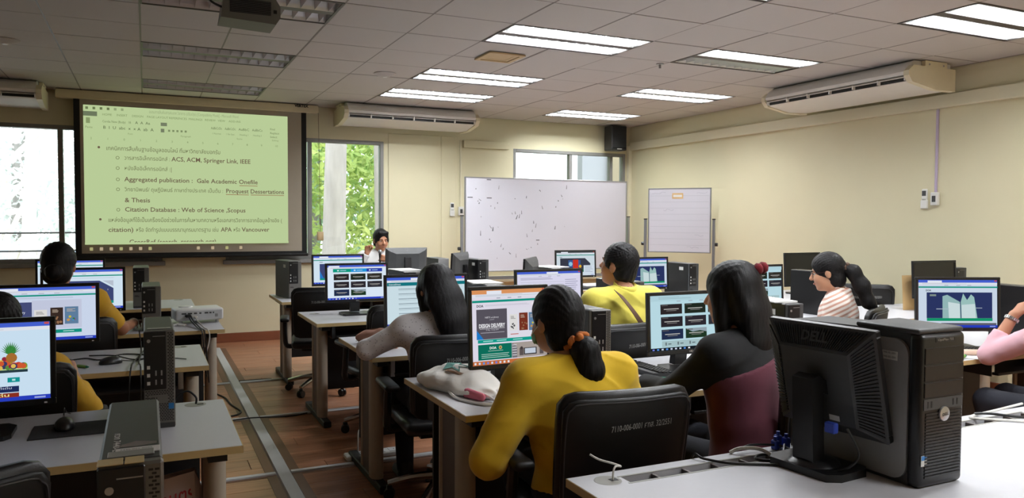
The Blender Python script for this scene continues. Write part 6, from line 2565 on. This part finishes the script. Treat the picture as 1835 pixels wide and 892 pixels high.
# ---- left block: the person with the bun and the one behind the fruit website
p7 = person('person in amber shirt with a black bun, right arm on the desk', (-0.46, 5.30, 0), 0,
            head=(0.0, -0.10, 1.205), nb=(0.0, -0.14, 1.05), hip=(0.0, -0.06, 0.53), yaw=-6, pitch=12, sw=0.18, bulk=1.15, hs=1.04, skin='skin_tan',
            arms={1: ((0.315, 0.08, 0.80), (0.385, 0.36, 0.80)), -1: ((-0.30, 0.06, 0.80), (-0.2, 0.30, 0.80))},
            hands={1: dict(d=(0.18, 1, -0.03), n=(0, 0, 1), side=-1, curl=0.28)},
            shirt='shirt_amber', sleeve='short', h=0.0075,
            hair=hair_pony([(0.0, -0.100, -0.045), (0.0, -0.118, -0.052), (0.0, -0.128, -0.062)], [0.036, 0.042, 0.026], low=-0.045, vol=0.004))
br = MB()
wv = p7['A'][1]
dv_ = (wv[1] - wv[0]) / np.linalg.norm(wv[1] - wv[0])
ce = wv[1] - dv_ * 0.02
u_ = np.cross(dv_, V3(0, 0, 1))
u_ /= np.linalg.norm(u_)
w_ = np.cross(u_, dv_)
br.tube([tuple(ce + 0.031 * (u_ * math.cos(t) + w_ * math.sin(t))) for t in [2 * PI * i / 20 for i in range(21)]], 0.003, 5, sub=2)
br.build('bracelet', 'white_plastic', p7['root'])
person('short-haired person in yellow shirt behind the fruit website monitor', (-0.52, 3.80, 0), 0,
       head=(-0.03, -0.06, 1.055), nb=(-0.025, -0.10, 0.905), hip=(0.02, -0.05, 0.50), yaw=8, pitch=10, sw=0.175, bulk=1.1, hs=1.0,
       shirt='shirt_amber', sleeve='three', hair=hair_short,
       arms={1: ((0.285, 0.02, 0.66), (0.20, 0.27, 0.78)), -1: ((-0.29, 0.04, 0.68), (-0.2, 0.28, 0.78))})

# ---- the woman in pink at the right edge, chin on her hand
p9 = person('woman in pink shirt with glasses resting chin on hand, wearing a steel watch', (4.25, 2.34, 0), 8,
            head=(0.0, 0.08, 1.165), nb=(0.0, 0.0, 1.015), hip=(0.0, -0.06, 0.53), yaw=10, pitch=12, sw=0.17, bulk=1.05, face=True, skin='skin_tan',
            arms={-1: ((-0.155, 0.315, 0.785), (-0.060, 0.24, 1.0)), 1: ((0.28, 0.16, 0.80), (0.12, 0.36, 0.79))},
            hands={-1: dict(d=(0.55, -0.18, 0.55), n=(-0.5, 0.5, 0.5), side=1, curls=(0.7, 0.7, 0.75, 0.8, 0.3))},
            shirt='shirt_pink', sleeve='three', collar=True, h=0.0075,
            hair=hair_pony([(0.0, -0.105, -0.02), (0.0, -0.14, -0.06), (0.0, -0.15, -0.14)], [0.03, 0.04, 0.02]))
glasses(p9)
wt = MB()
e_, w0 = p9['A'][-1]
dd = (w0 - e_) / np.linalg.norm(w0 - e_)
c0 = w0 - dd * 0.025
u_ = np.cross(dd, V3(0, 1, 0))
u_ /= np.linalg.norm(u_)
w_ = np.cross(dd, u_)
wo = None
for i in range(22):
    t = 2 * PI * i / 22
    q = c0 + 0.0315 * (u_ * math.cos(t) + w_ * math.sin(t))
    m = MB()
    m.box(-0.0042, 0.0042, -0.0085, 0.0085, -0.003, 0.003, r=0.001)
    X = np.stack([-u_ * math.sin(t) + w_ * math.cos(t), dd, u_ * math.cos(t) + w_ * math.sin(t)], 1)
    M = Matrix([list(a) for a in X]).to_4x4()
    M.translation = Vector(q)
    m.v = [tuple(M @ Vector(v)) for v in m.v]
    if wo is None:
        wo = MB().tube([tuple(c0 + 0.030 * (u_ * math.cos(a) + w_ * math.sin(a))) for a in [2 * PI * j / 20 for j in range(21)]], 0.0035, 5, sub=2).build('watch', 'steel', p9['root'])
    m.build('watch_link', 'steel', wo)
# ================================================================ small things on the desks and the floor
pmat('mouse_black', (24, 24, 26), 0.35, var=0.1)
pmat('pad_black', (36, 36, 40), 0.8, var=0.1, scale=90)
pmat('key_black', (34, 34, 36), 0.5, var=0.1)
pmat('pen_green', (120, 168, 60), 0.4)
pmat('pen_teal', (20, 120, 90), 0.4)
pmat('cotton_white', (246, 243, 238), 0.9, var=0.05, scale=20, bump=0.2, bscale=60)
pmat('print_teal', (110, 168, 160), 0.8, var=0.3)
pmat('print_brown', (140, 108, 84), 0.8, var=0.2)
pmat('cloth_rose', (206, 110, 128), 0.9, var=0.2)
pmat('pouch_brown', (176, 130, 112), 0.8, var=0.12, scale=24, bump=0.2)
pmat('phone_red', (176, 52, 52), 0.35, var=0.06)
pmat('envelope_orange', (232, 190, 120), 0.8, var=0.05)
pmat('paper_peach', (236, 208, 186), 0.8, var=0.04)
pmat('bag_pinkish', (196, 178, 176), 0.85, var=0.06)
pmat('ink_red', (180, 60, 70), 0.8)
pmat('proj_white', (230, 230, 230), 0.4, var=0.02)


def keyboard(label, x, y, rot):
    r = thing('keyboard', label, 'keyboard', (x, y, ZT), math.radians(rot), 'black keyboards')
    MB().prism([(-0.075, 0.0), (0.075, 0.0), (0.075, 0.024), (-0.075, 0.012)], 'x', -0.22, 0.22).build('body', 'key_black', r)
    me = MB().box(-0.008, 0.008, -0.008, 0.008, 0, 0.006, r=0.002).mesh('key', 'bezel_black')
    for i in range(5):
        for j in range(21):
            if j in (15, 18) and i != 2:
                continue
            yy = -0.055 + i * 0.0205
            instance(me, 'key', r, (-0.205 + j * 0.0205, yy, 0.0135 + (yy + 0.075) * 0.08), (math.radians(4.5), 0, 0))
    return r


keyboard('black keyboard beside the red phone and envelope', 2.215, 3.20, 90)
keyboard('black keyboard in front of the woman in pink', 4.34, 2.80, -20)
keyboard('black keyboard at the red poster monitor', 4.40, 7.16, 0)


def mouse(label, x, y, rot, z=ZT, tail=None):
    r = thing('computer_mouse', label, 'mouse', (x, y, z), math.radians(rot), 'black computer mice')
    F = Field((-0.06, -0.08, -0.01), (0.06, 0.08, 0.06), 0.004)
    F.ell((0, -0.004, 0.006), (0.032, 0.056, 0.032), 0.0)
    F.cut_plane((0, 0, 0.001), (0, 0, -1))
    F.build('body', 'mouse_black', r)
    MB().cyl((-0.003, 0.028, 0.031), (0.003, 0.028, 0.031), 0.007, n=12).build('wheel', 'case_grey', r)
    if tail:
        MB().tube(tail, 0.0022, 5).build('cable', 'cable_black', r)
    return r


mp_ = thing('mouse_pad', 'black cloth mouse pad on the desk with the fruit monitor', 'mouse pad', (-0.25, 3.07, ZT))
MB().box(-0.115, 0.115, -0.09, 0.10, 0, 0.004, r=0.0018).build('pad', 'pad_black', mp_)
mouse('black mouse on the black mouse pad', -0.265, 3.10, 8, ZT + 0.004, [(0, 0.05, 0.012), (0.005, 0.09, 0.05), (0.012, 0.12, 0.03), (0.03, 0.20, 0.004)])
mouse('black mouse beside the green pen', -0.165, 4.40, -70, ZT, [(0, 0.05, 0.01), (0.02, 0.12, 0.004), (-0.02, 0.2, 0.003), (0.06, 0.28, 0.003), (0.14, 0.32, 0.003)])
pn = thing('pen', 'short green pen lying beside the mouse', 'pen', (-0.292, 4.34, ZT + 0.007), math.radians(-48))
MB().cyl((-0.03, 0, 0), (0.03, 0, 0), 0.007, n=10).build('barrel', 'pen_green', pn)
MB().cyl((0.03, 0, 0), (0.045, 0, 0), 0.006, 0.003, n=10).build('cap', 'pen_teal', pn)


def cable(label, pts, rad=0.0035, mat='cable_black', group=None):
    o = MB().tube(pts, rad, 6).build('cable', mat)
    return tag(o, label, 'cable', group)


z = ZT
cable('tangled black cable behind the mouse with the green pen', [(-0.42, 4.50, z + .004), (-0.30, 4.60, z + .004), (-0.22, 4.52, z + .004), (-0.12, 4.66, z + .004), (0.02, 4.55, z + .004), (-0.06, 4.46, z + .004), (-0.16, 4.58, z + .012), (-0.28, 4.68, z + .004)])
cable('two-metre black cable hanging over the desk edge beside the slim tower', [(0.02, 4.90, z + .06), (-0.02, 4.70, z + .006), (-0.06, 4.40, z + .006), (-0.075, 4.145, z), (-0.09, 4.13, 0.55), (-0.12, 4.14, 0.30)], 0.004)
cable('black cable dropping behind the fruit monitor desk', [(-0.04, 4.86, z + .10), (-0.03, 4.66, z + .02), (-0.04, 4.36, z + .006), (-0.03, 4.142, z), (-0.035, 4.13, 0.5), (-0.06, 4.14, 0.28)], 0.004)
cable('black cable coming out of the desk grommet by the slim tower', [(0.172, 3.30, z + .003), (0.172, 3.30, z + .03), (0.14, 3.33, z + .05), (0.10, 3.34, z + .02), (0.06, 3.42, z - .1)], 0.004)
# nearest desk
cable('thick black cable from the turned monitor across the nearest desk', [(1.815, 1.585, 0.895), (1.835, 1.56, 0.82), (1.79, 1.60, z + .02), (1.73, 1.74, z + .005), (1.60, 1.82, z + .005), (1.545, 1.885, z + .008), (1.535, 1.92, z + .012), (1.53, 1.94, z - .05)], 0.004)
cable('looped black cable beside the blue plugs', [(1.70, 1.90, z + .012), (1.75, 1.905, z + .02), (1.83, 1.885, z + .016), (1.862, 1.862, z + .010), (1.84, 1.82, z + .006), (1.74, 1.85, z + .005), (1.70, 1.82, z + .005), (1.76, 1.79, z + .005), (1.85, 1.86, z + .022)], 0.004)
cable('white cable arching out of the desk slot', [(1.67, 1.91, z + .004), (1.70, 1.895, z + .018), (1.745, 1.86, z + .020), (1.765, 1.825, z + .005), (1.77, 1.81, z - .02)], 0.006, 'cable_white')
cable('white cable rising from the grommet of the nearest desk', [(1.196, 1.852, z - .01), (1.196, 1.852, z + .022), (1.208, 1.858, z + .036), (1.232, 1.868, z + .030), (1.215, 1.885, z + .036), (1.185, 1.91, z + .044), (1.165, 1.93, z + .056)], 0.003, 'cable_white')
cable('white cable lying on the end of the nearest desk', [(3.14, 1.90, z + .02), (2.98, 1.90, z + .01), (2.82, 1.89, z + .006), (2.80, 1.86, z + .006), (2.90, 1.78, z + .006), (2.98, 1.70, z + .006), (3.1, 1.60, z + .006)], 0.005, 'cable_white')
cable('black cable lying on the end of the nearest desk', [(2.84, 1.895, z + .012), (2.88, 1.86, z + .016), (2.98, 1.80, z + .006), (3.10, 1.74, z + .006), (3.22, 1.72, z + .006)], 0.005)
bp_ = thing('cable_plug', 'cluster of blue display-cable plugs at the desk edge', 'plug', (1.873, 1.888, ZT))
for i, (dx, dy, hh) in enumerate(((-0.035, 0.0, 0.030), (-0.012, 0.012, 0.042), (0.012, 0.0, 0.034))):
    q = MB().box(dx - 0.009, dx + 0.009, dy - 0.012, dy + 0.012, 0.0, hh, r=0.003).build('plug_body', 'vga_blue', bp_)
    MB().cyl((dx, dy, hh), (dx, dy, hh + 0.012), 0.006, n=8).build('pin_head', 'vga_blue', q)
# aisle floor
cable('thin black cable lying along the middle floor duct', [(0.46, 5.97, .004), (0.66, 5.965, .016), (0.80, 5.955, .012), (0.98, 5.95, .004), (1.10, 5.99, .004)], 0.005)
cable('thin black cable lying along the far floor duct', [(0.50, 7.36, .004), (0.62, 7.41, .004), (0.85, 7.43, .004), (1.04, 7.42, .004)], 0.005)
cable('frayed black cable end on the floor by the left desks', [(0.50, 7.02, .005), (0.575, 6.78, .005), (0.60, 6.50, .005), (0.645, 6.25, .005), (0.61, 6.15, .005), (0.56, 6.12, .005)], 0.007)
fs_ = thing('floor_socket', 'white floor power outlet beside the floor duct', 'socket', (1.30, 4.735, 0))
MB().box(-0.20, 0.20, -0.05, 0.05, 0, 0.03, r=0.006).build('box', 'white_plastic', fs_)
for dx in (-0.12, 0.0, 0.12):
    c_ = MB().box(dx - 0.045, dx + 0.045, -0.038, 0.038, 0.03, 0.033, r=0.001).build('outlet', 'trunk_white', fs_)
    for s in (-1, 1):
        MB().box(dx + s * 0.012 - 0.003, dx + s * 0.012 + 0.003, -0.006, 0.006, 0.033, 0.0335).build('slot', 'desk_black', c_)
MB().tube([(-0.12, 0, 0.033), (-0.12, 0, 0.10), (-0.10, 0.05, 0.16), (-0.02, 0.16, 0.14)], 0.005, 6).build('plug_cord', 'cable_white', fs_)

# white projector on the left desk
wp = thing('desk_projector', 'white projector on the desk end with cables plugged in its back', 'projector', (0.325, 5.94, ZT), math.radians(6))
MB().box(-0.158, 0.158, -0.11, 0.12, 0.022, 0.105, r=0.014, seg=3).build('body', 'proj_white', wp, smooth=True)
MB().lathe([(0.0, 0.105), (0.05, 0.105), (0.045, 0.113), (0.0, 0.114)], 20, Matrix.Translation((-0.07, 0.05, 0))).build('lens_bump', 'proj_white', wp, smooth=True)
bk_ = MB().box(-0.145, 0.145, -0.1115, -0.1095, 0.035, 0.092).build('rear_panel', 'trunk_white', wp)
for i, (x0, w_) in enumerate(((-0.12, 0.03), (-0.08, 0.028), (-0.04, 0.02), (-0.005, 0.014), (0.03, 0.024), (0.062, 0.014), (0.085, 0.008))):
    MB().box(x0, x0 + w_, -0.1135, -0.1115, 0.070, 0.080).build('port', 'case_dark', bk_)
MB().box(0.10, 0.118, -0.1135, -0.1115, 0.045, 0.066).build('power_socket', 'case_grey', bk_)
MB().box(-0.10, -0.06, -0.150, -0.1137, 0.052, 0.070, r=0.005).build('plug', 'cable_black', wp)
MB().box(-0.06, -0.02, -0.150, -0.1137, 0.045, 0.060, r=0.005).build('plug', 'cable_white', wp)
for s in (-1, 1):
    MB().cyl((s * 0.12, -0.07, 0.0), (s * 0.12, -0.07, 0.023), 0.013, n=10).build('foot', 'trunk_white', wp)
MB().cyl((0, 0.09, 0.0), (0, 0.09, 0.023), 0.013, n=10).build('foot', 'trunk_white', wp)
for i, (dx, ln, mt) in enumerate(((-0.08, 0.30, 'cable_black'), (-0.065, 0.34, 'cable_black'), (-0.04, 0.18, 'cable_white'))):
    MB().tube([(dx, -0.15, 0.058), (dx + 0.01, -0.20, 0.03), (dx + 0.02, -0.40, 0.008), (dx + 0.025, -0.50, 0.004), (dx + 0.03, -0.52, -0.05), (dx + 0.05 * (i != 2), -0.515, -ln)], 0.0045, 6).build('cable', mt, wp)
cable('white cable bundle lying in front of the white projector', [(0.16, 5.76, z + .006), (0.20, 5.79, z + .012), (0.24, 5.77, z + .006), (0.19, 5.75, z + .010), (0.23, 5.73, z + .006)], 0.006, 'cable_white')

# tote bag, notebook and papers on the corner of the tote desk
tt = thing('tote_bag', 'white cotton tote bag with a teal print slumped on the desk corner', 'bag', (1.225, 3.12, ZT), math.radians(-62))
tt.scale = (1.2, 0.98, 1.12)
F = Field((-0.26, -0.22, -0.02), (0.26, 0.22, 0.16), 0.007)
F.ell((-0.02, 0.02, 0.026), (0.185, 0.115, 0.052), 0.03)
F.ell((-0.03, 0.05, 0.045), (0.10, 0.07, 0.042), 0.04)
F.ell((0.10, -0.05, 0.018), (0.095, 0.065, 0.024), 0.03)
F.ripple(lambda P: 0.004 * np.sin(P[:, 0] * 34 + 22 * P[:, 1]) * np.sin(P[:, 1] * 40 - 12 * P[:, 0]) + 0.002 * np.sin(P[:, 0] * 80 + P[:, 2] * 60))
F.cut_ell((0.215, -0.10, 0.030), (0.07, 0.05, 0.018), 0.006)
F.cut_plane((0, 0, 0.001), (0, 0, -1))
tb_ = F.build('bag_cloth', 'cotton_white', tt)
F = Field((0.06, -0.16, -0.01), (0.24, -0.02, 0.06), 0.006)
F.cap((0.10, -0.09, 0.016), (0.17, -0.105, 0.014), 0.020, 0.016, 0.0)
F.cut_plane((0, 0, 0.001), (0, 0, -1))
F.build('cloth_inside', 'cloth_rose', tt)
MB().tube([(0.02, -0.10, 0.012), (0.10, -0.155, 0.006), (0.22, -0.165, 0.006), (0.24, -0.11, 0.006), (0.17, -0.08, 0.02)], 0.006, 6).build('handle', 'cotton_white', tt, smooth=True)
for mt, pts in (('print_teal', [(-0.055, 0.02), (-0.02, 0.07), (0.0, 0.03), (0.05, 0.05), (0.02, 0.0), (0.04, -0.03), (-0.01, -0.01), (-0.04, -0.03)]),
                ('print_brown', [(-0.03, -0.035), (0.05, -0.045), (0.06, -0.03), (-0.02, -0.022)])):
    dgp = bpy.context.evaluated_depsgraph_get()
    pv = []
    for (x_, y_) in pts:
        hit, loc_, nr_, _ = tb_.ray_cast(Vector((x_ - 0.02, y_ + 0.0, 0.3)), Vector((0, 0, -1)))
        pv.append((x_ - 0.02, y_ + 0.0, (loc_.z if hit else 0.09) + 0.0035))
    n_ = len(pv)
    c3 = tuple(sum(p[i] for p in pv) / n_ for i in range(3))
    MB().add(pv + [(c3[0], c3[1], c3[2] + 0.003)], [(i, (i + 1) % n_, n_) for i in range(n_)]).build('print', mt, tb_)


def sheets(name, label, cat, x, y, z0, rot, w, d, n=4, mat='paper_white', t=0.0012, group=None):
    r = thing(name, label, cat, (x, y, z0), math.radians(rot), group)
    for i in range(n):
        a = random.uniform(-4, 4)
        MB().box(-w / 2, w / 2, -d / 2, d / 2, i * t, i * t + t * 0.9).build('sheet', mat, r, rot=(0, 0, math.radians(a)))
    return r


nb_ = thing('notebook', 'open white notebook beside the tote bag', 'notebook', (1.49, 2.93, ZT), math.radians(-14))
for s in (-1, 1):
    MB().prism([(0, 0.0), (s * 0.105, 0.0), (s * 0.105, 0.006), (s * 0.05, 0.010), (0, 0.004)][::s], 'y', -0.075, 0.075).build('page_block', 'paper_white', nb_)
sheets('paper_sheet', 'peach paper sheet under the squarish monitor', 'paper', 1.50, 3.22, ZT, 20, 0.20, 0.10, 1, 'paper_peach')
ev = thing('envelope', 'orange-edged envelope with papers beside the black keyboard', 'envelope', (2.02, 2.862, ZT), math.radians(24))
MB().box(-0.09, 0.09, -0.15, 0.15, 0.0, 0.003).build('envelope_body', 'envelope_orange', ev)
MB().box(-0.085, 0.085, -0.15, -0.05, 0.003, 0.0045).build('paper', 'paper_white', ev)
ph = thing('phone', 'red phone lying on the orange envelope', 'phone', (2.055, 2.945, ZT + 0.0046), math.radians(28))
MB().box(-0.038, 0.038, -0.075, 0.075, 0, 0.009, r=0.004, seg=2).build('case', 'phone_red', ph, smooth=True)
MB().box(-0.034, 0.034, -0.070, 0.070, 0.009, 0.0095).build('cover', 'phone_red', ph)
p2_ = thing('pen', 'teal pen beside the red phone', 'pen', (2.20, 2.92, ZT + 0.007), math.radians(-35))
MB().cyl((-0.05, 0, 0), (0.05, 0, 0), 0.006, n=10).build('barrel', 'pen_teal', p2_)
MB().cyl((0.05, 0, 0), (0.065, 0, 0), 0.005, 0.002, n=10).build('tip', 'pen_green', p2_)
pc = thing('pouch', 'brown cloth pouch on the desk beside the dotted sleeve', 'pouch', (1.235, 4.50, ZT), math.radians(-28))
F = Field((-0.16, -0.10, -0.02), (0.16, 0.10, 0.12), 0.006)
F.ell((0, 0, 0.034), (0.125, 0.055, 0.045), 0.0)
F.ell((0.02, 0.02, 0.045), (0.11, 0.035, 0.042), 0.02)
F.ripple(lambda P: 0.003 * np.sin(P[:, 0] * 60) * np.sin(P[:, 2] * 50 + P[:, 1] * 40))
F.cut_plane((0, 0, 0.001), (0, 0, -1))
F.build('cloth', 'pouch_brown', pc)
MB().tube([(-0.11, 0.015, 0.06), (0, 0.012, 0.088), (0.11, 0.015, 0.062)], 0.003, 5).build('zip', 'print_brown', pc)
# papers lying on the tops of towers
sheets('paper_stack', 'papers on the tower beside the thumbnail-grid monitor', 'papers', 1.872, 5.99, ZT + 0.332, 6, 0.20, 0.28, 5)
sheets('paper_stack', 'papers on the tower behind the woman in dotted blouse', 'papers', 1.90, 4.46, ZT + 0.347, -6, 0.18, 0.28, 5)
sheets('paper_stack', 'papers on the tower beyond the edgewise monitor', 'papers', 3.24, 6.08, ZT + 0.322, 10, 0.22, 0.28, 5)
sheets('paper_stack', 'papers on the tower beside the red scrunchie woman', 'papers', 3.09, 3.22, ZT + 0.307, -12, 0.14, 0.26, 6)
sheets('paper_sheet', 'white papers lying at the elbow of the woman in pink', 'paper', 4.06, 2.80, ZT, 30, 0.15, 0.20, 3)
rl = thing('paper_roll', 'peach rolled paper in front of the woman in pink', 'paper roll', (4.08, 2.80, ZT + 0.020), math.radians(-30))
MB().cyl((-0.13, 0, 0), (0.13, 0, 0), 0.016, n=16).build('roll', 'paper_peach', rl, smooth=True)
MB().cyl((-0.131, 0, 0), (0.131, 0, 0), 0.006, n=10).build('hollow', 'print_brown', rl)
hl = thing('highlighter', 'green highlighter on the papers before the woman in pink', 'pen', (3.985, 2.735, ZT + 0.010), math.radians(20))
MB().cyl((-0.04, 0, 0), (0.035, 0, 0), 0.010, n=10).build('barrel', 'pen_green', hl)
MB().cyl((0.035, 0, 0), (0.06, 0, 0), 0.008, n=10).build('cap', 'pen_teal', hl)
# paper bag standing under the near left desk
bg = thing('paper_bag', 'pale paper bag with red handwriting standing under the left desk', 'bag', (0.07, 2.90, 0), math.radians(4))
bg.scale = (0.68, 0.9, 1.06)
b_ = MB()
b_.add([(-0.13, -0.06, 0), (0.13, -0.06, 0), (0.13, 0.06, 0), (-0.13, 0.06, 0), (-0.125, -0.05, 0.56), (0.10, -0.055, 0.585), (0.135, -0.04, 0.53), (0.12, 0.05, 0.57), (-0.12, 0.05, 0.55)],
       [(3, 2, 1, 0), (0, 1, 6, 5, 4), (1, 2, 7, 6), (2, 3, 8, 7), (3, 0, 4, 8)])
b_.build('bag_body', 'bag_pinkish', bg)
w_ = MB().text('เกษตร', (-0.085, -0.0645, 0.47), (1, 0.05, 0.12), (0, 0.03, 1), 0.07, bold=0.01)
w_.text('อบรม', (-0.04, -0.0645, 0.40), (1, 0.05, 0.12), (0, 0.03, 1), 0.06, bold=0.01)
w_.build('handwriting', 'ink_red', bg)
